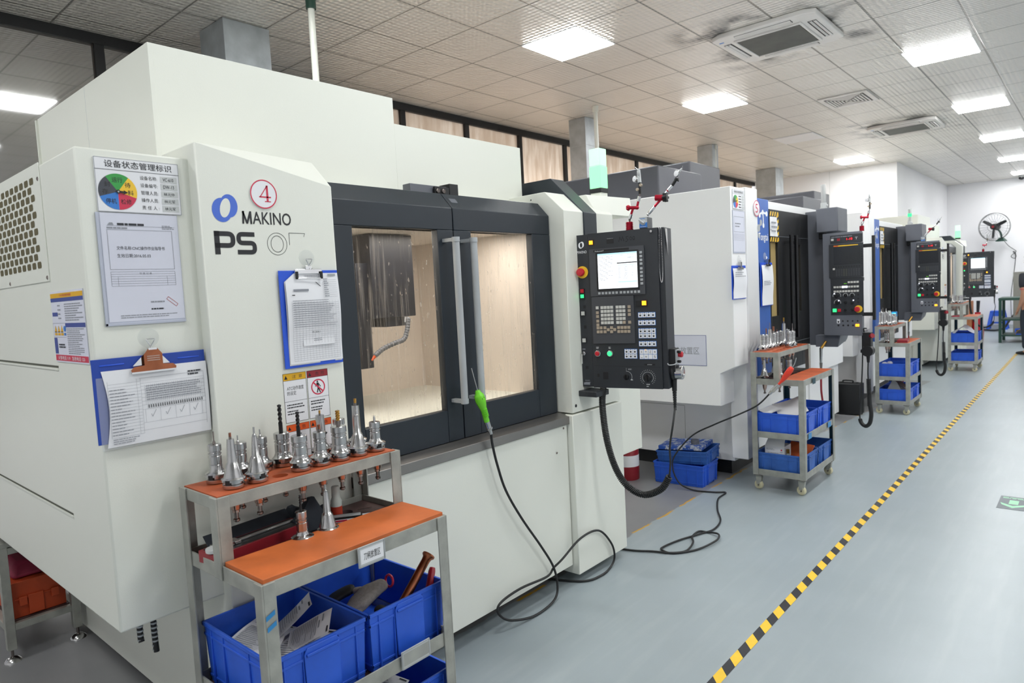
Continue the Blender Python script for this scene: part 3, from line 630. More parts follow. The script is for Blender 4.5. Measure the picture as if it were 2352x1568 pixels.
def f_(mb):
    mid = smooth_path([(-1.955, 2.935, 1.03), (-1.962, 2.93, .93), (-1.943, 2.93, .752), (-1.896, 2.93, .608), (-1.832, 2.935, .522), (-1.745, 2.95, .486), (-1.657, 2.97, .525), (-1.618, 2.985, .59)], 14)
    tot = [0]
    for a, b in zip(mid, mid[1:]): tot.append(tot[-1]+(b-a).length)
    path = []; N = 92*9; L = tot[-1]; j = 0
    nrm = Vector((0, 1, 0))
    for i in range(N+1):
        s_ = L*i/N
        while j < len(tot)-2 and tot[j+1] < s_: j += 1
        t = (s_-tot[j])/(tot[j+1]-tot[j]); p = mid[j].lerp(mid[j+1], t); d = (mid[j+1]-mid[j]).normalized(); q = nrm.cross(d)
        an = 2*PI*i/9; path.append(p+(nrm*math.cos(an)+q*math.sin(an))*.0145)
    mb.tube(path, .0042, 6, 'rubber')
    mb.tube(smooth_path([mid[-1], (-1.612, 2.99, .66), (-1.615, 2.995, .74), (-1.597, 3.0, .85), PF.p(.473, -.09, -.07), PF.p(.473, 0, -.07)], 6), .0052, 8, 'rubber')
    e = PF.p(.473, 0, -.07)
    for i in range(9): mb.cyl((e.x, e.y, e.z-.012*i-.012), (e.x, e.y, e.z-.012*i-.003), .011-.0005*i, n=12, m='rubber')
    mb.cyl((-1.955, 2.935, 1.06), (-1.955, 2.935, .985), .012, m='rubber')
sub('coiled_cord', f_, 'dark grey coiled cord hanging in a loop')
def f_(mb):
    path = smooth_path([PF.p(.445, .80, .004), PF.p(.441, .70, .004), PF.p(.440, .60, .004), PF.p(.445, .545, .004), PF.p(.452, .545, .004), PF.p(.456, .60, .004), PF.p(.455, .70, .004), PF.p(.452, .803, .002)], 14)
    for p in path[::1]: mb.sph(p, .0022, 'chrome', 6)
    mb.hexa([PF.p(.466, .67, -.05), PF.p(.469, .67, -.05), PF.p(.469, .67, -.052), PF.p(.466, .67, -.052)], [PF.p(.462, .80, -.02), PF.p(.469, .80, -.02), PF.p(.469, .80, -.05), PF.p(.462, .80, -.05)], 'steel')
sub('bead_chain', f_, 'silver bead chain with small steel tag')
mb = M4(); mb.box(-2.09, -1.95, 2.86, 2.98, .985, 1.015, 'panel_dark'); mb.build('pendant_bracket', mc, .004)
# second machine of the same make at the far end of the row
mc2 = dup(mc, (RM[0]+.19, RM[1]+11.55, 0), label='white machining centre with lit screen at the far end of the row')
# ---------------------------------------------------------------- things hung on the near machine
def root_mb(loc): return MB(TL(-loc[0], -loc[1], -loc[2]))
def status_board(F, a0, a1, b0, b1, label, full, loc, ptr):
    t = thing('status_board', label, 'sign', loc)
    k = (a1-a0)/.23; Tm = root_mb(loc).T
    mb = MB(Tm); F.slab(mb, a0, a1, b0, b1, .001, .005, 'paper'); F.frame(mb, a0+.001, a1-.001, b0+.001, b1-.001, .0012*k, .0054, 'ink_soft')
    hb = b1-.034*k; F.line(mb, [(a0, hb), (a1, hb)], .0012, .0056, 'ink')
    mb.build('plate', t, .001)
    mb = MB(Tm); F.text(mb, '设备状态管理标识', a0+.026*k, a1-.020*k, b1-.027*k, b1-.007*k, 'logo_black', .0058, .004)
    rows = [('设备名称:', 'VC-610'), ('设备编号:', 'DW-13'), ('管理人员:', '林元仲'), ('操作人员:', '林元军'), ('责 任 人 :', '林元军')]
    for i, (p, q) in enumerate(rows):
        c = hb-.0165*k-.0215*k*i
        if full: F.text(mb, p, a0+.118*k, a0+.166*k, c-.0055*k, c+.006*k, 'logo_black', .0058, .0)
        else: F.dashes(mb, a0+.118*k, a0+.17*k, c-.005*k, c+.005*k, 1, 'ink', .8, .0058, .008)
        F.rect(mb, a0+.175*k, a1-.007*k, c-.009*k, c+.009*k, .0056, 'light_grey')
        if full: F.text(mb, q, a0+.182*k, a0+.213*k, c-.005*k, c+.005*k, 'ink', .0062, .0)
    mb.build('lettering', t)
    ca, cb, R = a0+.056*k, b0+.058*k, .051*k
    mb = MB(Tm)
    for i, m in enumerate(('green', 'yellow', 'sign_red', 'sign_blue', 'charcoal')):
        F.disc(mb, ca, cb, R, .0058, m, a0=math.radians(126-72*i-72), a1=math.radians(126-72*i), n=12)
    if full:
        for s, an in (('运行', 90), ('待', 37), ('料', -2), ('检修', -54), ('停机', -126), ('封', 143), ('存', 182)):
            q = math.radians(an); rr = R*.66; ww = .008 if len(s) == 1 else .014
            F.text(mb, s, ca+rr*math.cos(q)-ww, ca+rr*math.cos(q)+ww, cb+rr*math.sin(q)-.0075, cb+rr*math.sin(q)+.0075, 'logo_black', .0062, .003)
    mb.build('colour_dial', t)
    mb = MB(Tm); an = math.radians(ptr); d = (math.cos(an), math.sin(an)); n = (-d[1], d[0])
    P = lambda l, s: (ca+d[0]*l*k+n[0]*s*k, cb+d[1]*l*k+n[1]*s*k)
    F.poly(mb, [P(0, -.0035), P(.014, -.0025), P(.014, -.006), P(.026, 0), P(.014, .006), P(.014, .0025), P(0, .0035)], .0085, 'ink_black'); F.disc(mb, ca, cb, .0055*k, .009, 'ink_black'); F.disc(mb, ca, cb, .0025*k, .0095, 'grey_plastic')
    mb.build('pointer', t)
    return t
FB = FX(-2.14, 0, 0)
status_board(FB, .696, .927, 1.836, 1.990, 'large status board with five colour dial and black arrow on the nearest white cabinet', True, (-2.139, .81, 1.836), -4)
# sheet in a clear sleeve
loc = (-2.139, .80, 1.51); t = thing('document_sleeve', 'clear plastic sleeve holding a printed instruction sheet below the nearest status board', 'document', loc); T_ = root_mb(loc).T
mb = MB(T_); FB.slab(mb, .688, .913, 1.51, 1.834, .001, .003, 'sleeve'); FB.slab(mb, .688, .913, 1.51, 1.518, .003, .006, 'sleeve'); FB.slab(mb, .688, .695, 1.51, 1.834, .003, .006, 'sleeve'); mb.build('sleeve', t, .001)
mb = MB(T_); FB.slab(mb, .699, .911, 1.521, 1.834, .003, .0036, 'paper_cool'); h = .0042
FB.text(mb, '文件名称:CNC操作作业指导书', .735, .868, 1.728, 1.739, 'ink', h); FB.text(mb, '生效日期:2016.05.03', .735, .826, 1.706, 1.717, 'ink', h)
FB.frame(mb, .714, .892, 1.672, 1.786, .001, h, 'ink_soft'); FB.line(mb, [(.714, 1.797), (.902, 1.797)], .0008, h, 'ink_soft'); FB.dashes(mb, .742, .82, 1.798, 1.806, 1, 'ink', .8, h, .006, .1); FB.dashes(mb, .714, .77, 1.788, 1.794, 1, 'ink_soft', .7, h, .004, .1); FB.poly(mb, [(.716, 1.799), (.722, 1.806), (.73, 1.806), (.733, 1.799)], h, 'ink_soft'); FB.dashes(mb, .865, .90, 1.79, 1.803, 3, 'ink_soft', .5, h, .004)
FB.grid(mb, .714, .892, 1.624, 1.665, 1, 6, .0008, h, 'ink_soft'); FB.line(mb, [(.732, 1.624), (.732, 1.651)], .0008, h, 'ink_soft'); FB.line(mb, [(.868, 1.624), (.868, 1.651)], .0008, h, 'ink_soft'); FB.text(mb, '修 改 记 录', .79, .825, 1.6565, 1.663, 'ink_soft', h)
FB.dashes(mb, .815, .86, 1.572, 1.578, 1, 'ink_soft', .7, h, .004, .2); FB.dashes(mb, .815, .86, 1.551, 1.557, 1, 'ink', .7, h, .004, .2); FB.dashes(mb, .73, .895, 1.529, 1.541, 2, 'ink_soft', .4, h, .004, .3)
r = [(.861, 1.582), (.866, 1.589), (.893, 1.566), (.888, 1.559), (.861, 1.582)]; FB.line(mb, r, .0012, h, 'amber_tag'); mb.build('sheet', t)
# safety poster on the cabinet side
FS = FY(0, .651, 0); loc = (-2.32, .65, 1.405); t = tag(MB(TL(2.32, -.65, -1.405)).box(-2.473, -2.172, .6485, .6505, 1.405, 1.622, 'paper_cool').build('safety_poster'), 'crinkled safety poster with yellow heading and red footer beside the nearest clipboard', 'poster'); t.location = loc
mb = MB(TL(2.32, -.65, -1.405)); h = .003; X = lambda q: -2.472+q*.299; Z = lambda q: 1.405+q*.214
FS.rect(mb, X(.0), X(1), Z(.92), Z(.985), h, 'sign_yellow'); FS.text(mb, 'CNC安全操作规程', X(.3), X(.66), Z(.935), Z(.97), 'sign_red', h+.0004); FS.rect(mb, X(0), X(1), Z(.865), Z(.918), h, 'navy_ink')
FS.rect(mb, X(.02), X(.19), Z(.66), Z(.715), h, 'navy_ink'); FS.rect(mb, X(.4), X(1), Z(.50), Z(.56), h, 'navy_ink'); FS.rect(mb, X(0), X(.1), Z(.12), Z(.35), h, 'navy_ink'); FS.rect(mb, X(0), X(1), Z(.02), Z(.105), h, 'sign_red')
FS.text(mb, '火警电话 119   急救电话 120', X(.08), X(.9), Z(.035), Z(.09), 'paper', h+.0004)
for q in range(3): FS.poly(mb, [(X(.04+.1*q), Z(.43)), (X(.12+.1*q), Z(.43)), (X(.08+.1*q), Z(.53))], h, 'sign_yellow'); FS.rect(mb, X(.04+.1*q), X(.12+.1*q), Z(.385), Z(.42), h, 'sign_yellow'); FS.rect(mb, X(.045+.1*q), X(.115+.1*q), Z(.43), Z(.44), h+.0003, 'ink_black')
FS.disc(mb, X(.37), Z(.48), .012, h, 'sign_blue', ry=.009); FS.rect(mb, X(.34), X(.4), Z(.385), Z(.42), h, 'sign_blue')
FS.dashes(mb, X(.42), X(.96), Z(.585), Z(.84), 8, 'ink_soft', .45, h, .006, .4); FS.dashes(mb, X(.2), X(.33), Z(.6), Z(.84), 4, 'ink_soft', .3, h, .008, .4); FS.dashes(mb, X(.43), X(.97), Z(.12), Z(.49), 14, 'ink_soft', .45, h, .006, .4); FS.dashes(mb, X(.14), X(.36), Z(.2), Z(.27), 2, 'ink', .6, h, .006, .2)
FS.frame(mb, X(0), X(.4), Z(.36), Z(.56), .0008, h, 'ink_soft'); mb.build('printing', t)
# number plate
loc = (-2.09, 1.177, 1.912); t = thing('number_plate', 'round white plate with red rim and a red 4 above the MAKINO lettering', 'sign', loc); F = FX(-2.09, 0, 0); T_ = root_mb(loc).T
mb = MB(T_); mb.lathe([(.0475, 0), (.0475, .003), (.047, .0035)], (-2.0895, 1.177, 1.912), (1, 0, 0), 40, 'paper'); mb.build('disc', t)
mb = MB(T_); F.disc(mb, 1.177, 1.912, .0475, .0042, 'sign_red', r1=.0435, n=40); h = .0045
F.poly(mb, [(1.186, 1.889), (1.193, 1.889), (1.193, 1.941), (1.186, 1.941)], h, 'sign_red'); F.line(mb, [(1.190, 1.940), (1.164, 1.903)], .003, h, 'sign_red'); F.rect(mb, 1.160, 1.202, 1.9005, 1.905, h, 'sign_red'); F.rect(mb, 1.179, 1.201, 1.887, 1.890, h, 'sign_red')
mb.build('digit', t, label='red rim and digit 4')
# suction hooks and clipboards
def hook(F, a, b, label, wire=True):
    o = F.p(a, b, .0005); t = thing('suction_hook', label, 'hook', o); T_ = TL(-o.x, -o.y, -o.z)
    mb = MB(T_); mb.lathe([(.030, 0), (.029, .002), (.014, .006), (.010, .012), (0, .013)], o, F.n, 28, 'clear_film'); mb.build('suction_cup', t)
    mb = MB(T_); mb.tube(smooth_path([F.p(a-.011, b-.004, .014), F.p(a-.011, b-.008, .014), F.p(a-.004, b-.020, .013), F.p(a-.001, b-.026, .012), F.p(a, b-.036, .012), F.p(a+.004, b-.040, .016), F.p(a+.006, b-.036, .022)], 4), .0016, 6, 'chrome'); mb.tube(smooth_path([F.p(a+.011, b-.004, .014), F.p(a+.011, b-.008, .014), F.p(a+.004, b-.020, .013), F.p(a-.001, b-.026, .012)], 4), .0016, 6, 'chrome'); mb.cyl(F.p(a-.011, b-.004, .014), F.p(a+.011, b-.004, .014), .0016, n=6, m='chrome'); mb.build('wire_hook', t)
FP = FX(-2.09, 0, 0)
hook(FP, 1.322, 1.703, 'clear suction hook above the portrait clipboard on the front panel')
hook(FB, .800, 1.470, 'clear suction hook above the wide landscape clipboard')
def bent_sheet(mb, F, a0, a1, b0, b1, h, m, bow=.006, clip=None, n=10):
    vs = []; fs = []
    for j in range(n+1):
        b = b1+(b0-b1)*j/n; hh = h+bow*math.sin(PI*min(1, j/n*1.3))*.9
        for i in range(7):
            a = a0+(a1-a0)*i/6; aa = a; bb = b
            if clip and j == 0 and i == 0: aa, bb = a0+clip, b1
            if clip and j == 1 and i == 0: aa, bb = a0, b1-clip*.6
            vs.append(F.p(aa, bb, hh+.002*math.sin(i*1.1)))
    for j in range(n):
        for i in range(6): q = j*7+i; fs.append((q, q+7, q+8, q+1))
    mb.add(vs, fs, m)
loc = (-2.085, 1.316, 1.328); t = thing('clipboard', 'upright blue clipboard with thick form bundle below the thin digits on the front panel', 'clipboard', loc); T_ = root_mb(loc).T
mb = MB(T_); FP.slab(mb, 1.205, 1.437, 1.327, 1.660, .006, .0085, 'blue_board'); mb.build('board', t, .0012)
mb = MB(T_); bent_sheet(mb, FP, 1.222, 1.432, 1.336, 1.648, .0095, 'paper', .004, .045); bent_sheet(mb, FP, 1.224, 1.434, 1.340, 1.650, .012, 'paper', .009, .045)
h = .0225; k = lambda x: 1.224+.21*x; z = lambda y: 1.340+.31*y
bd = lambda y: .0128+.0085*math.sin(PI*min(1, (1-y)*1.3))
for i in range(28): y = .03+.66*i/28; FP.line(mb, [(k(.07), z(y)), (k(.95), z(y))], .0006, bd(y)+.0025, 'ink_soft')
for i in range(16):
    x = .07+.88*i/15
    for q in range(6): y0_, y1_ = .03+.11*q, .14+.11*q; mb.quad(FP.p(k(x), z(y0_), bd(y0_)+.0025), FP.p(k(x)+.0005, z(y0_), bd(y0_)+.0025), FP.p(k(x)+.0005, z(y1_), bd(y1_)+.0025), FP.p(k(x), z(y1_), bd(y1_)+.0025), 'ink_soft')
for i in range(9): y = .73+.024*i; FP.line(mb, [(k(.7), z(y)), (k(.95), z(y))], .0006, bd(y)+.0025, 'ink_soft'); FP.dashes(mb, k(.7), k(.8), z(y), z(y+.018), 1, 'ink_soft', .5, bd(y)+.0026, .003)
for i in range(13): y = .40+.024*i; FP.dashes(mb, k(.09), k(.92), z(y), z(y+.017), 1, 'ink_soft', .4, bd(y)+.0026, .003, .2)
FP.rect(mb, k(.12), k(.40), z(.80), z(.825), bd(.8)+.0026, 'ink_soft'); FP.text(mb, '东莞市达旺精密模具有限公司', k(.22), k(.68), z(.958), z(.978), 'ink_soft', .0145); FP.text(mb, '第二道加工', k(.42), k(.58), z(.33), z(.352), 'ink_black', bd(.34)+.0027)
FP.rect(mb, k(.25), k(.85), z(.19), z(.295), bd(.24)+.0026, 'paper'); FP.dashes(mb, k(.45), k(.65), z(.235), z(.275), 2, 'ink_soft', .4, bd(.25)+.0028, .004)
FP.rect(mb, k(.80), k(.95), z(.965), z(.99), .0145, 'grey_plastic'); FP.line(mb, [(k(.55), z(.90)), (k(.64), z(.85))], .0025, .0185, 'ink'); FP.rect(mb, k(.09), k(.14), z(.755), z(.765), bd(.76)+.0026, 'ink_black'); mb.build('paper_bundle', t)
mb = MB(T_); FP.slab(mb, 1.262, 1.368, 1.648, 1.664, .0105, .018, 'chrome'); FP.slab(mb, 1.262, 1.368, 1.630, 1.634, .020, .023, 'chrome')
for a in (1.262, 1.358): FP.slab(mb, a, a+.010, 1.630, 1.656, .019, .023, 'black')
FP.slab(mb, 1.308, 1.330, 1.660, 1.676, .010, .013, 'chrome'); mb.build('clip', t, .001)
# landscape clipboard
loc = (-2.13, .79, 1.165); t = thing('clipboard', 'wide blue landscape clipboard with inspection chart, big copper coloured clip, on the nearest cabinet corner', 'clipboard', loc); T_ = root_mb(loc).T
a_ = math.radians(2.5); FC = Fr((-2.14, .638, 1.176), (0, math.cos(a_), -math.sin(a_)*.0), (0, -.0, 1)); 
mb = MB(T_); FC.slab(mb, 0, .318, 0, .243, .010, .0128, 'blue_board_dark'); FC.slab(mb, .02, .085, .222, .226, .0128, .015, 'blue_board'); FC.slab(mb, .235, .30, .222, .226, .0128, .015, 'blue_board'); mb.build('board', t, .0012)
mb = MB(T_); FC.slab(mb, .008, .32, -.018, .19, .0135, .0142, 'clear_film'); mb.build('film', t)
mb = MB(T_); q0 = .022; vs = []; fs = []
for j in range(9):
    for i in range(13):
        a = q0+(.318-q0)*i/12; b = -.012+(.208+.012)*j/8; hh = .0146+.004*abs(math.sin(PI*j/8))+.003*(i/12)
        if i == 0: a += .012*math.sin(PI*j/8)
        vs.append(FC.p(a, b, hh))
for j in range(8):
    for i in range(12): q = j*13+i; fs.append((q, q+1, q+14, q+13))
mb.add(vs, fs, 'paper'); k = lambda x: q0+.296*x; z = lambda y: -.012+.22*y
hh = lambda y: .0150+.004*abs(math.sin(PI*y))+.0035
def gl(x0, y0, x1, y1, w=.0006, m='ink_soft'):
    n_ = 6
    for i in range(n_):
        u0, u1 = i/n_, (i+1)/n_; ya, yb = y0+(y1-y0)*u0, y0+(y1-y0)*u1; xa, xb = x0+(x1-x0)*u0, x0+(x1-x0)*u1
        pa = (k(xa), z(ya)); pb = (k(xb), z(yb)); l = math.hypot(pb[0]-pa[0], pb[1]-pa[1]); dx, dy = -(pb[1]-pa[1])/l*w/2, (pb[0]-pa[0])/l*w/2
        mb.quad(FC.p(pa[0]-dx, pa[1]-dy, hh(ya)), FC.p(pb[0]-dx, pb[1]-dy, hh(yb)), FC.p(pb[0]+dx, pb[1]+dy, hh(yb)), FC.p(pa[0]+dx, pa[1]+dy, hh(ya)), m)
for i in range(18): gl(.04, .12+.7*i/17, .33, .12+.7*i/17)
for y in (.16, .26, .44, .50, .55, .60, .65, .70, .75, .79, .86): gl(.33, y, .96, y)
for x in (.04, .30, .335, .96): gl(x, .12, x, .86)
for i in range(32): gl(.37+.58*i/31, .5, .37+.58*i/31, .77, .0005)
for x in (.36, .5, .65, .79, .92): gl(x, .26, x, .44)
for i in range(15): FC.dashes(mb, k(.05), k(.28), z(.14+.042*i), z(.14+.042*i+.03), 1, 'ink_soft', .4, hh(.14+.042*i)+.0002, .004, .6)
for i in range(7): FC.dashes(mb, k(.38), k(.93), z(.555+.03*i), z(.58+.03*i), 1, 'ink_soft', .5, hh(.57+.03*i)+.0002, .003, .1)
for i in range(25): FC.rect(mb, k(.39+.022*i), k(.398+.022*i), z(.452), z(.495), hh(.47)+.0002, 'ink')
for x in (.41, .55, .69, .83): gl(x, .37, x+.012, .33, .0012, 'ink_soft'); gl(x+.012, .33, x+.05, .42, .0012, 'ink_soft')
FC.text(mb, 'CNC 设备日常点检表', k(.40), k(.57), z(.925), z(.95), 'ink_soft', .0192); FC.dashes(mb, k(.80), k(.95), z(.82), z(.90), 2, 'ink', .5, hh(.86)+.0003, .004)
FC.dashes(mb, k(.05), k(.36), z(.03), z(.11), 3, 'ink_soft', .4, hh(.07)+.0003, .004, .5)
mb.build('chart', t)
mb = MB(T_); c = .161
FC.poly(mb, [(c-.062, .196), (c+.062, .196), (c+.064, .203), (c+.055, .212), (c+.026, .214), (c+.026, .245), (c+.013, .262), (c-.013, .262), (c-.026, .245), (c-.026, .214), (c-.055, .212), (c-.064, .203)], .027, 'copper'); FC.slab(mb, c-.062, c+.062, .192, .197, .019, .0275, 'chrome')
FC.slab(mb, c-.012, c+.012, .258, .264, .015, .028, 'chrome'); 
for i in range(3): FC.slab(mb, c-.018, c+.018, .226+.006*i, .229+.006*i, .027, .0285, 'steel_warm')
FC.poly(mb, [(c-.055, .214), (c+.05, .214), (c+.018, .252), (c-.018, .25)], .0165, 'chrome'); FC.slab(mb, c-.02, c+.02, .215, .25, .0128, .0262, 'chrome'); mb.build('clip', t, label='copper and chrome spring clip')
# lime air gun hung on the sill, its hose looping to the floor
loc = (-2.05, 2.06, 1.0); t = thing('air_gun', 'lime green air blow gun hanging at the door handle, black hose looping on the floor', 'air gun', loc); T_ = root_mb(loc).T
mb = MB(T_); A, B, C_, D = Vector((-2.05, 2.063, 1.23)), Vector((-2.045, 2.088, 1.13)), Vector((-2.04, 2.115, 1.04)), Vector((-2.04, 2.132, .985))
mb.tube([A, A.lerp(B, .5), B], .0032, 8, 'steel'); mb.build('nozzle', t)
mb = MB(T_); mb.tube(smooth_path([B, B.lerp(C_, .3), B.lerp(C_, .6), C_, D], 5), lambda q: .008+.011*math.sin(PI*min(1, q*1.25+.02))**1.0*(q < .8)+.0045*(q >= .2), 14, 'lime'); mb.cyl(B.lerp(C_, .42)+Vector((.012, 0, 0)), B.lerp(C_, .42)+Vector((.022, 0, 0)), .008, m='black')
for i in range(7): mb.cyl(C_.lerp(D, .1*i-.1)+Vector((.004, 0, 0)), C_.lerp(D, .1*i-.05)+Vector((.004, 0, 0)), .0135, n=12, m='lime')
mb.build('grip', t, label='lime green grip')
E2 = Vector((-2.04, 2.155, .925))
mb = MB(T_); mb.cyl(D, D.lerp(E2, .5), .0125, n=16, m='steel').cyl(D.lerp(E2, .5), D.lerp(E2, .62), .015, n=6, m='steel').cyl(D.lerp(E2, .62), E2, .010, .008, n=14, m='steel'); mb.build('coupling', t, label='steel quick coupling')
mb = MB(T_); X_ = -2.045
mb.tube(smooth_path([E2, (X_, 2.166, .87), (X_, 2.19, .775), (X_, 2.238, .645), (X_, 2.337, .487), (X_, 2.471, .307), (X_, 2.556, .179), (X_, 2.584, .08), (-2.035, 2.554, .022), (-2.02, 2.456, .009), (-2.02, 2.333, .012), (-2.035, 2.20, .05), (X_, 2.143, .105), (X_, 2.165, .145), (-2.05, 2.311, .155), (-2.05, 2.51, .14), (-2.055, 2.572, .162), (-2.035, 2.621, .195), (-2.03, 2.777, .254), (-2.03, 2.943, .245), (-2.03, 3.059, .14), (-2.03, 3.089, .056), (-2.03, 3.052, .010), (-2.01, 2.926, .008), (-2.06, 2.80, .008), (-2.3, 2.7, .008)], 7), .0058, 8, 'rubber'); mb.build('hose', t)
# ---------------------------------------------------------------- trolleys, crates, tool holders
ZB, ZM, ZD, ZR = .16, .44, .828, 1.02       # tops of bottom rail, middle rail, deck, tool rack
def holed(mb, x0, x1, y0, y1, z0, z1, xs, ys, r, m, n=20):
    """a board with round holes at every (x, y)"""
    ex = [x0]+[(a+b)/2 for a, b in zip(xs, xs[1:])]+[x1]; ey = [y0]+[(a+b)/2 for a, b in zip(ys, ys[1:])]+[y1]
    for i, cx in enumerate(xs):
        for j, cy in enumerate(ys):
            a, b, c, d = ex[i], ex[i+1], ey[j], ey[j+1]; v = []
            for k in range(n):
                t = 2*PI*(k+.5)/n; ct, st = math.cos(t), math.sin(t)
                lx = ((b-cx) if ct > 0 else (cx-a))/max(abs(ct), 1e-6); ly = ((d-cy) if st > 0 else (cy-c))/max(abs(st), 1e-6); l = min(lx, ly)
                for z in (z1, z0): v += [(cx+ct*l, cy+st*l, z), (cx+ct*r, cy+st*r, z)]
            # corner fill: snap the nearest ring points onto the cell corners
            for (qx, qy) in ((a, c), (b, c), (b, d), (a, d)):
                k = min(range(n), key=lambda k: (v[4*k][0]-qx)**2+(v[4*k][1]-qy)**2)
                v[4*k] = (qx, qy, z1); v[4*k+2] = (qx, qy, z0)
            f = []
            for k in range(n):
                p, q = 4*k, 4*((k+1) % n)
                f += [(p, q, q+1, p+1), (p+1, q+1, q+3, p+3), (p+2, p+3, q+3, q+2)]
            mb.add(v, f, m)
    mb.quad((x0, y0, z0), (x1, y0, z0), (x1, y0, z1), (x0, y0, z1), m); mb.quad((x1, y0, z0), (x1, y1, z0), (x1, y1, z1), (x1, y0, z1), m)
    mb.quad((x1, y1, z0), (x0, y1, z0), (x0, y1, z1), (x1, y1, z1), m); mb.quad((x0, y1, z0), (x0, y0, z0), (x0, y0, z1), (x0, y1, z1), m)
PITCH = .0735
def trolley(loc, D, L, label, top, teal=False, cast=True, ncol=8, tagged=False, tapes=(), shift=0, rackx=.215):
    """front (aisle) edge at local x=0, back at -D, left end y=0, right end y=L"""
    t = thing('tool_trolley', label, 'trolley', loc, 0, 'tool trolleys along the machine row'); c = 'cart_steel'; w = .04; th = .005
    zb = ZB-.045
    def post(x, y, z0, z1, sx, sy, m=c):   # angle iron; sx, sy point inwards
        mb = MB(); mb.box(x, x+sx*w, y, y+sy*th, z0, z1, m); mb.box(x, x+sx*th, y+sy*(th+.0002), y+sy*w, z0, z1, m); return mb
    for x, y, sx, sy, z1 in ((0, 0, -1, 1, ZD), (0, L, -1, -1, ZD), (-D, 0, 1, 1, ZR), (-D, L, 1, -1, ZR)):
        mb = post(x, y, zb, z1, sx, sy)
        if teal and (y or x): mb.box(x+sx*.006, x+sx*.036, y+sy*.006, y+sy*.0065, zb, ZD-.05, 'cart_teal'); mb.box(x+sx*.006, x+sx*.0065, y+sy*.006, y+sy*.036, zb, ZD-.05, 'cart_teal')
        mb.build('leg', t, .001)
    for y, sy in ((0, 1), (L, -1)):
        post(-D+rackx+.02, y, ZD-.04, ZR, -1, sy).build('rack_post', t, .001)
    def ring(name, x0, x1, zt, h=.045):
        mb = MB()
        for y, s in ((0, 1), (L, -1)): mb.box(x0+.003, x1-.003, y+s*.0055, y+s*.010, zt-h, zt, c); mb.box(x0+.006, x1-.006, y+s*.010, y+s*.035, zt-h, zt-h+.004, c)
        for x, s in ((x1, -1), (x0, 1)): mb.box(x+s*.0055, x+s*.010, .003, L-.003, zt-h, zt, c); mb.box(x+s*.010, x+s*.035, .008, L-.008, zt-h, zt-h+.004, c)
        return mb.build(name, t, .0008)
    bo = ring('shelf_rail', -D, 0, ZB); ring('shelf_rail', -D, 0, ZM); dk = ring('deck_rail', -D, 0, ZD, .043); ring('rack_rail', -D, -D+rackx+.02, ZR, .035)
    for z, q in ((ZB-.035, 'sheet_shelf'), (ZM-.035, 'sheet_shelf')):
        MB().box(-D+.012, -.012, .012, L-.012, z-.004, z, 'tray_brown').build(q, t)
    rx0, rx1 = -D+.012, -D+rackx+.008
    xs = [rx0+(rx1-rx0)*.26, rx0+(rx1-rx0)*.76]; ys = [(L-PITCH*(ncol-1))/2+shift+PITCH*k for k in range(ncol)]
    mb = MB(); holed(mb, rx0, rx1, .012, L-.012, ZR-.014, ZR+.002, xs, ys, .024, 'rack_orange'); mb.build('rack_board', t)
    mb = MB(); mb.box(-D+rackx+.022, -.010, .012, L-.008, ZD-.022, ZD+(.011 if top == 'orange_board' else .002), top); mb.build('work_top', t, .0015)
    mb = MB(); hx0, hx1 = -D+.014, -D+rackx+.018
    holed(mb, hx0, hx1, .012, L-.012, ZD-.034, ZD-.020, [hx0+(hx1-hx0)*.3, hx0+(hx1-hx0)*.74], [.08+PITCH*k for k in range(int((L-.1)/PITCH))], .026, 'tray_brown'); mb.build('lower_tray', t)
    if cast:
        for i, (x, y) in enumerate(((-.035, .035), (-.035, L-.04), (-D+.035, .035), (-D+.035, L-.04))):
            mb = MB(); mb.box(x-.03, x+.03, y-.03, y+.03, zb-.006, zb, 'steel_dark'); mb.hexa([(x-.02, y-.016, .04), (x+.012, y-.016, .04), (x+.012, y+.016, .04), (x-.02, y+.016, .04)], [(x-.022, y-.018, zb-.006), (x+.022, y-.018, zb-.006), (x+.022, y+.018, zb-.006), (x-.022, y+.018, zb-.006)], 'cart_steel')
            mb.cyl((x-.004, y-.022, .033), (x-.004, y+.022, .033), .006, n=8, m='steel_dark')
            k = mb.build('caster', t); mb = MB(); mb.lathe([(.012, -.013), (.028, -.013), (.033, -.008), (.033, .008), (.028, .013), (.012, .013)], (x-.006, y, .034), (.25, 1, 0) if i < 3 else (1, .4, 0), 20, 'wheel_cream'); mb.build('wheel', k)
    if tagged:
        for a0, a1, z0, z1, s in ((.298, .394, .772, .832, '刀柄放置区'), (.43, .545, .402, .458, '')):
            F = Fr((.001, 0, 0), (0, 1, 0), (0, 0, 1)); mb = MB(); F.slab(mb, a0, a1, z0, z1, .001, .004, 'light_grey'); F.frame(mb, a0+.002, a1-.002, z0+.002, z1-.002, .004, .0055, 'grey_plastic')
            if s: F.rect(mb, a0+.007, a1-.006, z0+.009, z1-.008, .0046, 'paper'); F.text(mb, s, a0+.018, a1-.018, z0+.019, z1-.019, 'ink_black', .005, .003)
            else: F.rect(mb, a0+.007, a1-.006, z0+.009, z1-.008, .0046, 'cart_steel'); F.rect(mb, a0, a1, z0, z1, .0065, 'clear_film')
            mb.build('label_holder', t)
    for a, z in tapes:
        mb = MB(); F = Fr((.0012, 0, 0), (0, 1, 0), (0, 0, 1))
        F.poly(mb, [(a, z-.004), (a+.026, z+.008), (a+.026, z+.021), (a, z+.009)], .0008, 'tool_blue'); mb.build('tape_strip', t)
    t['xs0'], t['xs1'], t['ys'] = loc[0]+xs[0], loc[0]+xs[1], [loc[1]+q for q in ys]
    return t
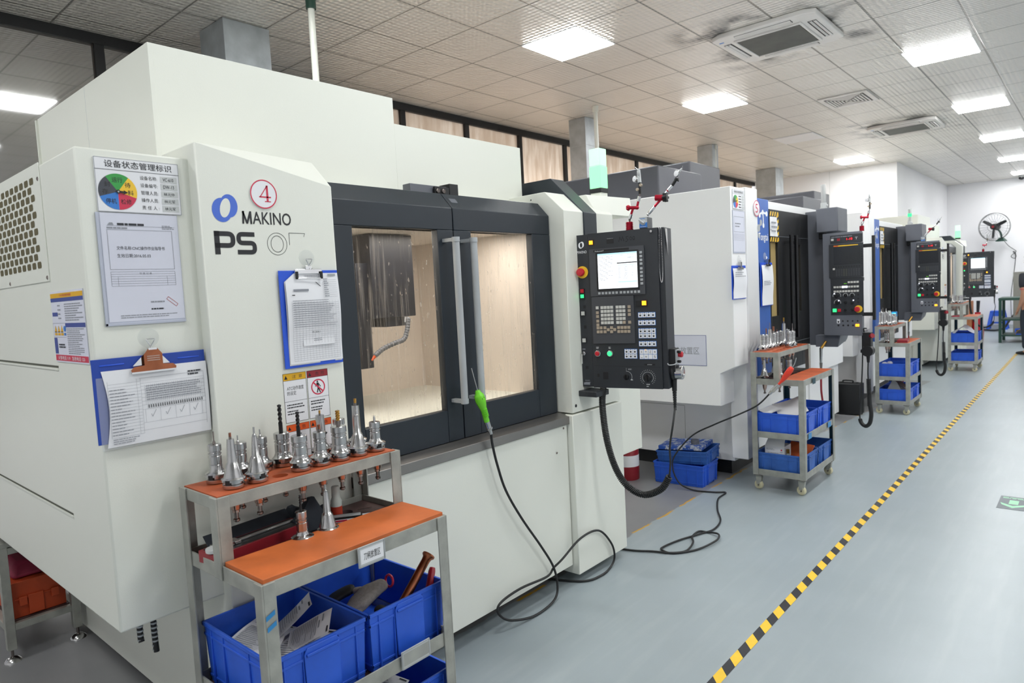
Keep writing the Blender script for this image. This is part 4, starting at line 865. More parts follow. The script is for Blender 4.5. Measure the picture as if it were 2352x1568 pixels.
def crate(loc, dx, dy, h, label, m='blue_bin', rz=0, group='blue plastic crates', tilt=None):
    t = thing('storage_crate', label, 'crate', loc, rz, group); ins = .012; th = .004
    if tilt: t.rotation_euler = (tilt[0], tilt[1], rz)
    x, y = dx/2, dy/2; mb = MB()
    mb.box(-x+ins, x-ins, -y+ins, y-ins, 0, th, m)
    o_, i_ = [(-x+ins, -y+ins), (x-ins, -y+ins), (x-ins, y-ins), (-x+ins, y-ins)], [(-x+.004, -y+.004), (x-.004, -y+.004), (x-.004, y-.004), (-x+.004, y-.004)]
    for k in range(4):
        a, b = o_[k], o_[(k+1) % 4]; c, d = i_[k], i_[(k+1) % 4]
        n = Vector((-(a[1]-b[1]), a[0]-b[0], 0)).normalized()*-th
        if n.dot(Vector((a[0]+b[0], a[1]+b[1], 0))) > 0: n = -n
        q = lambda p, z, s: (p[0]+n.x*s, p[1]+n.y*s, z)
        mb.hexa([q(a, 0, 0), q(b, 0, 0), q(b, 0, 1), q(a, 0, 1)], [q(c, h, 0), q(d, h, 0), q(d, h, 1), q(c, h, 1)], m)
    mb.build('bin', t, .0015)
    mb = MB()
    for z0, z1, o in ((h-.012, h, .0), (h-.042, h-.034, .003), (.018, .026, .008)):
        for (a, b, c, d) in ((-x+o, x-o, -y+o, -y+o+.006), (-x+o, x-o, y-o-.006, y-o), (-x+o, -x+o+.006, -y+o, y-o), (x-o-.006, x-o, -y+o, y-o)): mb.box(a, b, c, d, z0, z1, m)
    for k in range(5):
        a = -x+.05+(2*x-.1)*k/4; b = -y+.04+(2*y-.08)*k/4
        for s in (-1, 1):
            if k in (0, 1, 3, 4): mb.box(a-.002, a+.002, s*(y-.009), s*(y-.002), .002, h-.01, m); mb.box(s*(x-.009), s*(x-.002), b-.002, b+.002, .002, h-.01, m)
    mb.build('rim', t, .001)
    for s in (-1, 1):
        mb = MB(); mb.prism([(-.055, .02), (-.058, h-.022), (-.048, h-.006), (.048, h-.006), (.058, h-.022), (.055, .02)], 'x', s*(x-.002), s*(x+.003), m); mb.box(s*(x+.003), s*(x+.008), -.052, .052, h-.030, h-.022, m); mb.build('handle_panel', t, .0015)
    return t
# tool holder kinds
def prof_body(kind, Rb, H):
    ring = [(.0225, -.002), (.030, 0), (.031, .002), (.031, .011), (.0255, .0125), (.0255, .0185), (.034, .020), (.034, .0265), (.0315, .0285)]
    if kind == 'cyl':
        return ring+[(Rb+.004, .033), (Rb, .042), (Rb, H-.062), (Rb-.001, H-.061), (Rb-.001, H-.060), (Rb, H-.059), (Rb, H-.036), (Rb-.002, H-.034), (Rb-.002, H-.031), (Rb+.0005, H-.030), (Rb+.0005, H-.026), (Rb-.002, H-.025), (Rb-.002, H-.022), (Rb+.001, H-.020), (Rb+.001, H-.002), (Rb-.001, H), (0, H)]
    if kind == 'cone':
        return ring+[(.027, .031), (.0235, .045), (.0175, .068), (.0145, .074), (Rb+.002, .078), (Rb-.002, H), (0, H)]
    return ring+[(.024, .032), (Rb, .045), (Rb-.002, H), (0, H)]
PROTO = {}
def holder(kind, Rb, H, cut, cr, cl, cm):
    key = (kind, Rb, H, cut, cr, cl, cm)
    if key in PROTO: return PROTO[key]
    body = MB(); body.lathe(prof_body(kind, Rb, H), (0, 0, 0), (0, 0, 1), 28, 'steel')
    for s in (-1, 1): body.box(-.007, .007, s*.024, s*.0338, .012, .0268, 'black')
    taper = MB(); taper.lathe([(.0225, -.002), (.0215, -.006), (.0125, -.066), (.010, -.068), (.010, -.075)], (0, 0, 0), (0, 0, 1), 24, 'steel_warm')
    taper.lathe([(.0065, -.075), (.0065, -.093), (.0095, -.095), (.0095, -.101), (.006, -.104), (0, -.104)], (0, 0, 0), (0, 0, 1), 18, 'steel_dark')
    ct = MB()
    if cut == 'pin': ct.lathe([(cr*2.2, H), (cr*2.2, H+cl*.18), (cr, H+cl*.3), (cr, H+cl), (0, H+cl+.001)], (0, 0, 0), (0, 0, 1), 12, cm)
    elif cut == 'spot': ct.lathe([(cr, H), (cr, H+cl-.007), (0, H+cl)], (0, 0, 0), (0, 0, 1), 12, cm)
    else:
        ct.cyl((0, 0, H), (0, 0, H+cl*.35), cr, n=12, m='steel_dark' if cut == 'mill' else cm); n = 26; z0, z1 = H+cl*.3, H+cl; vs = []; fs = []; k = 12
        for j in range(n+1):
            for i in range(k):
                an = 2*PI*i/k; tw = 2*PI*j/n*(2.2 if cut == 'drill' else 1.1); rr = cr*(.86+.2*math.cos(2*an)) if cut == 'drill' else cr*(.9+.13*math.cos(4*an))
                if j == n and cut == 'drill': rr *= .3
                vs.append((rr*math.cos(an+tw), rr*math.sin(an+tw), z0+(z1-z0)*j/n))
        for j in range(n):
            for i in range(k): fs.append((j*k+i, j*k+(i+1) % k, (j+1)*k+(i+1) % k, (j+1)*k+i))
        fs.append(tuple(n*k+i for i in range(k))); ct.add(vs, fs, cm)
    PROTO[key] = (body, taper, ct); return PROTO[key]
ML = {}
def place_holder(spec, loc, label, group, rz=0):
    t = thing('tool_holder', label, 'tool holder', loc, rz, group)
    bodies = holder(*spec)
    if spec in ML:
        for o, nm in zip(ML[spec], ('body', 'taper', 'cutter')):
            d = o.copy(); COL.objects.link(d); d.parent = t
    else: ML[spec] = [b.build(nm, t) for b, nm in zip(bodies, ('body', 'taper', 'cutter'))]
    return t
mat('cut_gold', 'a9803a', .3, .8); mat('cut_bronze', '8a5a48', .3, .7); mat('cut_black', '232325', .4, .4)
FAT, MED, THIN = .0235, .0195, .0175
DESC = {'cyl': 'cylindrical steel', 'cone': 'slim conical steel', 'tall': 'tall slim steel'}
# nearest trolley
C1 = (-1.62, .822, 0)
t1 = trolley(C1, .455, .655, 'nearest steel tool trolley with bright orange boards in front of the left white machine', 'orange_board', cast=False, tagged=True, tapes=((.006, .735), (.008, .705)), shift=.0165)
for k in list(t1.children): pass
X0, X1, YS = t1['xs0'], t1['xs1'], list(t1['ys']); del t1['xs0'], t1['xs1'], t1['ys']
front = {0: ('cone', .012, .142, 'mill', .004, .018, 'cut_bronze'), 1: ('cone', .0095, .135, 'pin', .0028, .028, 'steel'), 3: ('cyl', FAT, .110, 'drill', .0062, .075, 'cut_black'), 4: ('cyl', .020, .108, 'mill', .0052, .022, 'cut_bronze'), 5: ('cyl', .0245, .112, 'mill', .0072, .052, 'cut_gold'), 6: ('cone', .0095, .132, 'pin', .003, .02, 'steel'), 7: ('cyl', .018, .10, 'spot', .004, .022, 'steel')}
back = {0: ('cyl', .0185, .115, 'pin', .002, .038, 'steel_dark'), 1: ('cyl', FAT, .105, 'pin', .002, .022, 'steel'), 2: ('cyl', MED, .108, 'pin', .0022, .024, 'steel'), 3: ('cyl', FAT, .108, 'drill', .0066, .092, 'cut_black'), 5: ('tall', .0165, .14, 'mill', .0035, .016, 'cut_gold'), 6: ('cyl', MED, .115, 'pin', .002, .03, 'steel_dark'), 7: ('tall', .0145, .150, 'mill', .005, .024, 'cut_gold')}
names_f = {0: 'slim conical holder with bronze cutter, front left corner of the nearest tool rack', 1: 'slim conical holder with bare pin, beside the empty hole of the nearest rack', 3: 'thick holder with long black drill standing right of the empty hole', 4: 'cylindrical holder with short bronze cutter, in front row right of the front drill', 5: 'thick holder with long golden cutter in the front row of the nearest rack', 6: 'slim conical holder with black flange gap, second from right in front row', 7: 'cylindrical holder with pointed bit at the right end of the nearest rack'}
names_b = {0: 'cylindrical holder with long thin pin at the left rear corner of nearest rack', 1: 'thick holder with short pin behind the two slim conical holders', 2: 'medium holder with thin pin behind and left of the empty hole', 3: 'thick holder with the longest black drill in the rear row', 5: 'tall slim holder with tiny golden tip in rear row, before the orange labels', 6: 'medium holder with thin pin in rear row, partly behind the golden cutter', 7: 'tall slim holder with golden cutter, last in the rear row of the nearest rack'}
for d, x, nm in ((front, X1, names_f), (back, X0, names_b)):
    for k, s in d.items(): place_holder(s, (x, YS[k], ZR+.0045), nm[k], 'tool holders in the nearest rack', .6+k)
place_holder(('cyl', .0165, .105, 'drill', .004, .05, 'cut_black'), (-1.832, 1.075, ZD-.015), 'holder with black drill standing on the lower tray of the nearest trolley', 'tool holders on the lower tray')
place_holder(('cone', .0095, .142, 'pin', .003, .022, 'steel'), (-1.832, 1.165, ZD-.015), 'slim conical holder standing on the lower tray behind the orange top', 'tool holders on the lower tray')
# crates of the nearest trolley
crate((-1.862, 1.008, ZM-.034), .404, .316, .19, 'blue crate full of paper forms on the middle shelf of the nearest trolley')
crate((-1.862, 1.330, ZM-.034), .404, .316, .19, 'blue crate with gloves and copper hammer on the nearest trolley')
crate((-1.855, 1.335, ZB-.034), .404, .316, .17, 'blue crate at the right of the bottom shelf of the nearest trolley')
crate((-1.855, 1.008, ZB-.034), .404, .316, .17, 'blue crate under the paper crate on the bottom shelf of the nearest trolley')
# loose forms in the paper crate
def sheet(loc, w, h, rot, label, seed, printed=True, curl=.02, cat='paper', group='loose paper forms'):
    random.seed(seed); mb = MB(); vs = []; n = 8
    Z = lambda a, b: curl*(math.sin(2.2*a/w+seed)*.5+math.cos(2.6*b/h+seed*1.7)*.6)
    for j in range(n+1):
        for i in range(n+1): a = w*(i/n-.5); b = h*(j/n-.5); vs.append((a, b, Z(a, b)))
    fs = [(j*(n+1)+i, j*(n+1)+i+1, (j+1)*(n+1)+i+1, (j+1)*(n+1)+i) for j in range(n) for i in range(n)]
    mb.add(vs, fs, 'paper')
    if printed:
        def q(a0, b0, a1, b1, m):
            m_ = 6
            for i in range(m_):
                u0, u1 = a0+(a1-a0)*i/m_, a0+(a1-a0)*(i+1)/m_
                mb.quad((u0, b0, Z(u0, b0)+.0012), (u1, b0, Z(u1, b0)+.0012), (u1, b1, Z(u1, b1)+.0012), (u0, b1, Z(u0, b1)+.0012), m)
        for i in range(26):
            b = -h*.45+h*.62*i/26; q(-w*.44, b, w*.44, b+.0008, 'ink_soft')
            if i % 2: q(-w*.42, b+.003, w*.42*random.random(), b+.0055, 'ink_soft')
        q(w*.2, h*.43, w*.44, h*.465, 'ink'); q(-w*.4, h*.30, -w*.1, h*.33, 'ink_soft'); q(-w*.2, h*.22, w*.1, h*.25, 'ink_soft')
    o = tag(mb.build('paper_form', ang=180), label, cat, group); o.location = loc; o.rotation_euler = rot; return o
sheet((-1.80, 1.01, .515), .17, .235, (.10, -.05, .35), 'large printed form lying flat in the near left blue crate', 1, curl=.010)
sheet((-1.93, 1.065, .555), .12, .17, (.62, -.10, -.5), 'upright form leaning at the back right of the paper crate', 2, curl=.010)
sheet((-1.81, 1.06, .55), .105, .15, (.40, .18, -.75), 'smaller form leaning at the right side of the paper crate', 3, curl=.010)
sheet((-1.95, .98, .53), .14, .17, (.05, .12, .5), 'curled form with printed heading at the left rear of the paper crate', 4, curl=.014)
sheet((-1.87, .95, .54), .09, .11, (-.05, -.1, .9), 'crumpled blank slip by the left wall of the paper crate', 5, False, .015)
sheet((-1.86, 1.008, .50), .20, .23, (.04, .04, -.15), 'wide blank form under the other papers in the near left crate', 9, False, .010)
sheet((-1.74, 1.06, .53), .08, .08, (.30, .2, .2), 'small blank paper corner sticking up at the front of the paper crate', 6, False, .008)
sheet((-1.77, 1.29, .25), .11, .15, (.35, .15, .4), 'paper slip poking out of the lowest blue crate', 8, True, .012)
# gloves, hammer, screwdriver
def skin_mesh(name, chains, m, parent=None, loc=None, sub=2):
    """chains: lists of (x,y,z,r); first vertex of later chains may be an index tuple ('j', chain, idx) to join"""
    me = bpy.data.meshes.new(name); V = []; E = []; R = []; idx = []
    for ch in chains:
        ids = []
        for p in ch:
            if p[0] == 'j': ids.append(idx[p[1]][p[2]])
            else: V.append(p[:3]); R.append(p[3] if len(p) == 4 else p[3:5]); ids.append(len(V)-1)
        for a, b in zip(ids, ids[1:]): E.append((a, b))
        idx.append(ids)
    me.from_pydata(V, E, []); o = bpy.data.objects.new(name, me); COL.objects.link(o)
    md = o.modifiers.new('skin', 'SKIN'); md.use_smooth_shade = True; md.branch_smoothing = .6
    for i, r in enumerate(R):
        sv = me.skin_vertices[0].data[i]; sv.radius = (r, r) if not isinstance(r, tuple) else r; sv.use_root = (i == 0)
    if sub: s = o.modifiers.new('sub', 'SUBSURF'); s.levels = s.render_levels = sub
    me.materials.append(MATS[m])
    if parent: o.parent = parent
    return o
t = thing('work_glove', 'pair of grey knitted work gloves with red cuff lying in the near right crate', 'glove', (-1.86, 1.315, .535), -.2); t.scale = (.85,)*3
skin_mesh('glove_body', [[(.0, .085, .05, (.040, .026)), (.003, .055, .045, (.040, .027)), (.01, .02, .04, (.050, .028)), (.02, -.03, .022, (.054, .026)), (.025, -.06, .008, (.050, .022))],
    [('j', 0, 4), (-.008, -.10, .0, .016), (-.014, -.135, -.01, .013)], [('j', 0, 4), (.018, -.105, -.004, .016), (.018, -.145, -.014, .014)], [('j', 0, 4), (.046, -.10, -.004, .016), (.054, -.135, -.016, .013)], [('j', 0, 4), (.07, -.085, -.008, .015), (.085, -.108, -.02, .012)],
    [('j', 0, 2), (-.042, .0, .03, .018), (-.066, -.035, .026, .015)]], 'glove', t)
mb = MB(); mb.tube([(.031*math.cos(q*PI/12), .098+.006*math.sin(q*PI/12), .051+.021*math.sin(q*PI/12)) for q in range(24)], .005, 8, 'sign_red', closed=True); mb.build('cuff', t, label='red elastic cuff')
skin_mesh('palm_coating', [[(-.08, -.01, .035, (.04, .022)), (-.10, -.06, .02, (.044, .023)), (-.095, -.095, .005, (.038, .018))], [('j', 0, 2), (-.115, -.13, -.005, .014)], [('j', 0, 2), (-.085, -.14, -.008, .014)], [('j', 0, 2), (-.055, -.13, -.008, .014)]], 'glove_black', t)
skin_mesh('fingertip', [[(.085, .005, .0, (.026, .020)), (.115, -.005, -.003, (.028, .021)), (.14, .02, -.002, (.022, .018))]], 'glove_black', t)
t = thing('copper_hammer', 'copper bar with flared end leaning in the near right crate', 'hammer', (-1.70, 1.27, .5))
mb = MB(); d = (Vector((-1.715, 1.47, .672))-Vector((-1.70, 1.27, .50))); mb.lathe([(.0, 0), (.014, 0), (.0145, .01), (.0145, d.length-.02), (.016, d.length-.010), (.0225, d.length-.002), (.022, d.length+.003), (0, d.length+.004)], (0, 0, 0), d, 24, 'copper'); mb.build('bar', t)
t = thing('screwdriver', 'screwdriver with translucent red handle at the right end of the near crate', 'screwdriver', (-1.70, 1.435, .52))
mb = MB(); d = Vector((-.025, .06, .105)); mb.lathe([(.006, 0), (.011, .012), (.0125, .03), (.0125, .105), (.010, .118), (0, .120)], (0, 0, 0), d, 8, 'bottle_red'); mb.build('handle', t, .001)
mb = MB(); mb.cyl((0, 0, 0), -d*.55, .0035, n=10, m='steel'); mb.build('shaft', t)
# things lying on the lower tray of the nearest trolley
zt = ZD-.019
t = thing('caliper_case', 'open red case with steel caliper on the left of the nearest trolley tray', 'case', (-1.945, .99, zt))
mb = MB(); T_ = Matrix.Rotation(math.radians(6), 4, 'Z'); mb.T = T_; mb.box(-.055, .035, -.16, .16, 0, .034, 'deep_red').box(-.048, .028, -.15, .15, .0335, .035, 'black'); mb.build('case_base', t, .006, 3)
mb = MB(T_); mb.hexa([(-.058, -.13, .036), (-.052, -.13, .033), (-.052, .16, .033), (-.058, .16, .036)], [(-.082, -.13, .062), (-.076, -.13, .060), (-.076, .16, .060), (-.082, .16, .062)], 'cloth_navy'); mb.build('case_lid', t, .002)
mb = MB(T_); mb.box(-.018, -.006, -.155, .14, .036, .042, 'steel').box(-.035, .012, -.125, -.085, .036, .048, 'steel').box(-.045, -.018, -.13, -.118, .036, .044, 'steel').cyl((.0, -.14, .036), (.0, -.14, .046), .026, n=24, m='light_grey').box(-.03, .008, -.08, -.06, .036, .045, 'steel'); mb.build('caliper', t, .001)
t = tag(MB().build('cleaning_cloth'), 'crumpled dark cloth heaped on the lower tray behind the trolley rack', 'cloth') if 0 else None
random.seed(3); mb = MB(); vs = []; n = 10
for j in range(n+1):
    for i in range(n+1):
        a, b = i/n-.5, j/n-.5; r = math.hypot(a, b); vs.append((.15*a, .16*b, max(.002, .06*max(0, 1-(r/.55)**2)+.022*math.sin(9*a+3*b)+.02*math.cos(11*b-4*a)*(r < .48)+.01*random.random())))
mb.add(vs, [(j*(n+1)+i, j*(n+1)+i+1, (j+1)*(n+1)+i+1, (j+1)*(n+1)+i) for j in range(n) for i in range(n)], 'cloth_navy')
o = tag(mb.build('cleaning_cloth', ang=25), 'crumpled dark cloth heaped on the lower tray behind the trolley rack', 'cloth'); o.location = (-1.995, 1.19, zt+.001)
loc = (-1.96, 1.285, zt); t = thing('glue_bottle', 'small clear bottle with orange label on the lower tray of the nearest trolley', 'bottle', loc)
mb = MB(); mb.lathe([(0, 0), (.018, 0), (.019, .003), (.019, .062), (.014, .075), (.0135, .11), (.012, .113), (0, .113)], (0, 0, 0), (0, 0, 1), 20, 'bottle_clear'); mb.build('bottle_body', t)
mb = MB(); mb.lathe([(.0194, .012), (.0194, .045)], (0, 0, 0), (0, 0, 1), 20, 'amber_tag'); mb.build('label_band', t)
loc = (-1.90, 1.29, zt); t = thing('battery_box', 'small black and white box lying by the orange top of the nearest trolley', 'box', loc, math.radians(-35))
mb = MB(); mb.box(-.02, .02, -.055, .045, 0, .022, 'black').box(-.0205, .0205, -.05, .04, .006, .016, 'paper').box(-.0208, .0208, -.045, -.005, .008, .014, 'sign_red').box(-.014, .014, -.05, .04, .0221, .0226, 'grey_plastic'); mb.build('carton', t, .001)
mb = MB(); mb.cyl((0, .045, .011), (0, .10, .011), .010, n=14, m='grey_plastic').cyl((0, .10, .011), (.004, .125, .011), .006, n=12, m='light_grey').cyl((-.02, .06, .01), (-.02, .15, .006), .002, n=8, m='steel'); mb.build('tube', t)
o = tag(MB().cyl((0, 0, .006), (.035, .035, .012), .002, n=8, m='steel').build('small_drill'), 'tiny loose drill lying on the hole tray at the right of the nearest trolley', 'drill bit'); o.location = (-1.96, 1.37, zt)

# the other trolleys
C2 = (-1.555, 4.83, 0); C3 = (-1.54, 8.19, 0); C4 = (-1.38, 12.06, .0)
t2 = trolley(C2, .375, .70, 'second steel tool trolley with worn orange top and a red air gun across it', 'orange_worn', True, rackx=.185)
t3 = trolley(C3, .335, .64, 'third tool trolley with a flat red case on its orange top', 'orange_top', True, rackx=.165)
t4 = trolley(C4, .375, .63, 'farthest tool trolley with brown top and two clean blue crates', 'orange_top', True, rackx=.17)
for z in (): pass
t3.scale = (1, 1, .945)
mb = MB()
for a, b, z in ((.18, .25, .80), (.07, .14, .42), (.52, .60, .42)): Fr((.0012, 0, 0), (0, 1, 0), (0, 0, 1)).rect(mb, a, b, z-.022, z+.02, .0008, 'tool_blue' if z < .7 else 'cart_teal')
mb.build('tape_strip', t2)
ORD = ['first', 'second', 'third', 'fourth', 'fifth', 'sixth', 'seventh', 'eighth', 'ninth']
def fill(t, specs_f, specs_b, where):
    x0, x1, ys = t['xs0'], t['xs1'], list(t['ys']); del t['xs0'], t['xs1'], t['ys']; zz = t.scale[2]
    for specs, x, row in ((specs_f, x1, 'front'), (specs_b, x0, 'rear')):
        for n_, (k, s) in enumerate(specs.items()):
            place_holder(s, (x, ys[k], zz*(ZR+.0025)+.002), '%s holder, %s from near end, %s row of the %s' % (DESC[s[0]], ORD[n_], row, where), 'tool holders in the '+where, .4+k)
a = ('cyl', .0215, .118, 'pin', .002, .004, 'steel'); b = ('cyl', MED, .112, 'mill', .005, .045, 'cut_bronze'); c = ('tall', .014, .145, 'pin', .002, .05, 'steel_dark'); d = ('cone', .010, .15, 'mill', .005, .03, 'cut_gold')
fill(t2, {4: a, 5: ('cyl', MED, .118, 'pin', .0025, .055, 'steel_dark')}, {0: a, 1: b, 2: c, 3: ('cyl', FAT, .112, 'mill', .008, .05, 'cut_bronze'), 4: ('cyl', MED, .115, 'pin', .002, .02, 'cut_bronze'), 5: a, 6: ('tall', .0155, .17, 'mill', .006, .045, 'cut_gold'), 7: ('cyl', MED, .118, 'pin', .002, .01, 'steel')}, 'second trolley rack')
fill(t3, {0: a, 2: ('cyl', MED, .10, 'spot', .004, .02, 'steel'), 3: a}, {0: ('cyl', FAT, .15, 'pin', .003, .03, 'steel'), 1: c, 3: ('cyl', FAT, .14, 'pin', .003, .04, 'steel')}, 'third trolley rack')
fill(t4, {0: a, 2: a, 3: a}, {0: c, 1: a, 3: a}, 'farthest trolley rack')
for k in range(4):
    place_holder(a if k % 2 else ('cone', .0095, .142, 'pin', .003, .022, 'steel'), (C2[0]-.30+.07*(k % 2), C2[1]+.07+.105*k, ZD-.015), ['steel holder at the near end of the second trolley tray', 'slim holder behind the rack post of the second trolley', 'steel holder in the middle of the second trolley tray', 'slim holder at the far end of the second trolley tray'][k] if k else 'conical holder at the near end of the second trolley tray', 'tool holders on the second trolley tray')
for k in range(2): place_holder(a, (C3[0]-.24, C3[1]+.10+.12*k, (ZD-.02)*.945+.004), ['steel holder on the near half of the third trolley tray', 'steel holder on the far half of the third trolley tray'][k], 'tool holders on the third trolley tray')
for (cx, cy, cz), D, L, nm, m2, sk in ((C2, .375, .70, 'second', 'blue_bin_worn', 1), (C3, .335, .64, 'third', 'blue_bin', .945), (C4, .375, .63, 'farthest', 'blue_bin', 1)):
    for q, z in enumerate((ZM-.034, ZB-.034)):
        for s in (0, 1):
            nm2 = '%sblue crate at the %s end of the %s shelf, %s trolley' % ('worn ' if (q and m2 != 'blue_bin') else '', ('near', 'far')[s], ('middle', 'bottom')[q], nm)
            crate((cx-D/2, cy+.012+(L/2-.012)*(s+.5)+.001*s, z*sk+.001), D-.03, L/2-.02, .17 if q == 0 else .155, nm2, m2 if q else 'blue_bin')
# ---------------------------------------------------------------- grey and blue machining centres (two alike)
mat('hood_grey', '4d4e54', .4, var=.08, scale=2)
RT = (-2.9, 6.3, 0); TT = TL(-RT[0], -RT[1], 0)
def M5(): return MB(TT)
tt = thing('machining_center', 'machining centre with blue Tongtai panel and grey control column in mid row', 'machine', RT); WC = 'white_paint_cool'
mb = M5(); mb.box(-3.9, -2.18, 5.10, 7.9, .12, 1.0, WC).box(-3.85, -2.23, 5.15, 7.85, .0, .125, 'black').box(-3.9, -2.12, 6.42, 7.88, .60, .93, WC)
mb.box(-2.19, -2.165, 6.9, 7.86, .05, .62, WC); mb.box(-3.04, -2.60, 5.0993, 5.11, .533, .536, 'groove').box(-2.603, -2.60, 5.0993, 5.11, .2, .533, 'groove'); mb.build('base', tt, .003)
mb = M5(); mb.prism([(-3.9, .62), (-2.128, .62), (-2.128, .864), (-2.012, .917), (-2.012, 2.224), (-3.9, 2.235)], 'y', 4.75, 5.0, WC).prism([(-3.9, .62), (-2.16, .62), (-2.16, .17), (-2.03, .17), (-2.03, 1.0), (-2.0, 1.05), (-2.0, 2.235), (-3.9, 2.235)], 'y', 5.001, 5.22, WC); mb.build('side_cabinet', tt, .004)
mb = M5(); mb.box(-2.6, -2.0, 5.222, 5.45, .75, 2.17, 'tongtai_blue'); bp = mb.build('blue_panel', tt, .003)
F = FX(-2.0, 0, 0); mb = M5()
for a, b, r in ((5.262, 2.040, .019), (5.325, 2.065, .021), (5.405, 2.058, .021), (5.335, 1.965, .020)): F.disc(mb, a, b, r, .0009, 'tongtai_white')
F.line(mb, [(5.262, 2.05), (5.325, 2.065), (5.405, 2.058)], .016, .0008, 'tongtai_white'); F.line(mb, [(5.33, 2.06), (5.336, 1.97)], .016, .0008, 'tongtai_white')
for a, b, r in ((5.235, 1.94, .03), (5.285, 1.985, .024), (5.24, 1.885, .022)): F.disc(mb, a, b, r, .0008, 'grey_plastic')
F.line(mb, [(5.235, 1.94), (5.285, 1.985)], .02, .0009, 'grey_plastic'); mb.build('logo_mark', bp, label='white and silver logo of joined dots')
mb = M5(); F.text(mb, 'Tongtai', 5.232, 5.425, 1.83, 1.905, 'tongtai_white', .001, .01); mb.build('lettering', bp, label='white Tongtai lettering')
mb = M5(); K = 'black'; mb.box(-2.06, -2.0, 5.452, 5.475, .77, 2.10, K).box(-2.06, -2.0, 5.64, 6.05, .77, 2.10, K).box(-2.06, -2.0, 6.19, 6.40, .77, 2.10, K).box(-2.06, -2.0, 5.475, 5.64, .77, 1.24, K).box(-2.06, -2.0, 5.475, 5.64, 1.84, 2.10, K).box(-2.06, -2.0, 6.05, 6.19, .77, 1.25, K).box(-2.06, -2.0, 6.05, 6.19, 1.83, 2.10, K).box(-2.0, -1.995, 5.46, 6.39, .99, .995, 'dark_grey').box(-2.0, -1.997, 5.46, 6.39, 1.885, 1.889, 'dark_grey')
dd = mb.build('door', tt, .002)
for a, b in ((5.47, 5.645), (6.045, 6.195)): mb = M5(); mb.box(-2.03, -2.02, a, b, 1.235, 1.845, 'film_beige'); mb.build('window_pane', dd)
for y in (5.80, 5.92):
    mb = M5(); mb.cyl((-1.945, y, 1.04), (-1.945, y, 1.90), .016, n=14, m='black_gloss')
    for z in (1.10, 1.84): mb.box(-2.0, -1.945, y-.01, y+.01, z-.012, z+.012, K)
    mb.build('handle', dd)
mb = M5(); F = FX(-1.9965, 0, 0)
F.rect(mb, 5.455, 5.655, 1.84, 2.085, .001, 'tape_black')
for i in range(9):
    q = 1.80+.05*i
    lo, hi = max(1.84, q), min(2.085, q+.028)
    if hi > lo: F.poly(mb, [(5.605, max(1.84, q-.02)), (5.655, lo), (5.655, hi), (5.605, max(1.84, hi-.025))], .0014, 'tape_yellow')
for i in range(4): F.poly(mb, [(5.458+.05*i, 1.842), (5.483+.05*i, 1.842), (5.503+.05*i, 1.878), (5.478+.05*i, 1.878)], .0014, 'tape_yellow'); F.poly(mb, [(5.458+.05*i, 2.047), (5.483+.05*i, 2.047), (5.503+.05*i, 2.083), (5.478+.05*i, 2.083)], .0014, 'tape_yellow')
mb.build('hazard_sticker', dd)
mb = M5(); vs = [F.p(5.452+.165*i/6, 1.885+.155*j/6, .004+.004*math.sin(i*1.3)*math.cos(j*1.7)) for j in range(7) for i in range(7)]; mb.add(vs, [(j*7+i, j*7+i+1, j*7+i+8, j*7+i+7) for j in range(6) for i in range(6)], 'paper'); F.dashes(mb, 5.47, 5.6, 1.91, 2.01, 3, 'ink_soft', .4, .010, .01); mb.build('taped_note', dd)
G = 'dark_grey'
mb = M5(); mb.box(-2.3, -1.87, 6.402, 6.80, .925, 2.125, G).box(-2.02, -1.80, 6.44, 6.80, .925, 2.11, G); col = mb.build('control_column', tt, .004)
mb = M5(); mb.box(-1.885, -1.705, 6.25, 6.54, 1.922, 2.13, G).box(-1.88, -1.84, 6.3, 6.4, 1.87, 1.93, 'black'); mb.build('cable_box', tt, .008)
mb = M5(); mb.add([], [], G); mb.hexa([(-1.905, 6.25, .925), (-1.72, 6.25, .925), (-1.72, 6.52, .965), (-1.905, 6.6, .925)], [(-1.905, 6.25, 1.028), (-1.70, 6.25, 1.028), (-1.70, 6.52, 1.028), (-1.905, 6.6, 1.028)], G); mb.build('cable_box', tt, .004)
mb = M5(); mb.box(-3.7, -2.715, 5.0, 5.79, 2.236, 2.512, 'hood_grey').box(-3.75, -2.83, 5.80, 6.45, 2.2, 2.65, 'hood_grey'); mb.build('coolant_hood', tt, .012, 3)
mb = M5(); mb.box(-3.7, -2.06, 5.22, 7.86, 2.0, 2.10, WC).box(-2.6, -2.02, 5.5, 6.79, 2.1, 2.165, WC).box(-3.7, -2.2, 6.82, 7.86, .95, 2.02, WC); mb.build('roof_panel', tt, .004)
QF = FY(0, 6.2, 0); mb = M5(); mb.box(-1.818, -1.513, 6.2, 6.24, 1.03, 1.905, G).box(-1.81, -1.52, 6.24, 6.29, 1.04, 1.90, G); PN = mb.build('control_panel', tt, .003)
def sub5(name, fn, label=None, bevel=0): mb = M5(); fn(mb); return mb.build(name, PN, bevel, label=label)
def f_(mb):
    QF.slab(mb, -1.755, -1.502+.0, 1.815, 1.885, .0, .003, 'panel_dark'); QF.slab(mb, -1.747, -1.727, 1.840, 1.858, .003, .006, 'key_white'); QF.slab(mb, -1.70, -1.677, 1.836, 1.857, .003, .006, 'deep_red'); QF.rect(mb, -1.632, -1.573, 1.832, 1.862, .0036, 'black')
    QF.text(mb, '1-18', -1.625, -1.58, 1.838, 1.856, 'glow_red', .004); QF.text(mb, 'T', -1.56, -1.538, 1.838, 1.858, 'light_grey', .004); QF.dashes(mb, -1.745, -1.56, 1.865, 1.875, 1, 'ink_soft', .5, .004, .012)
sub5('status_strip', f_, 'strip with small red digits')
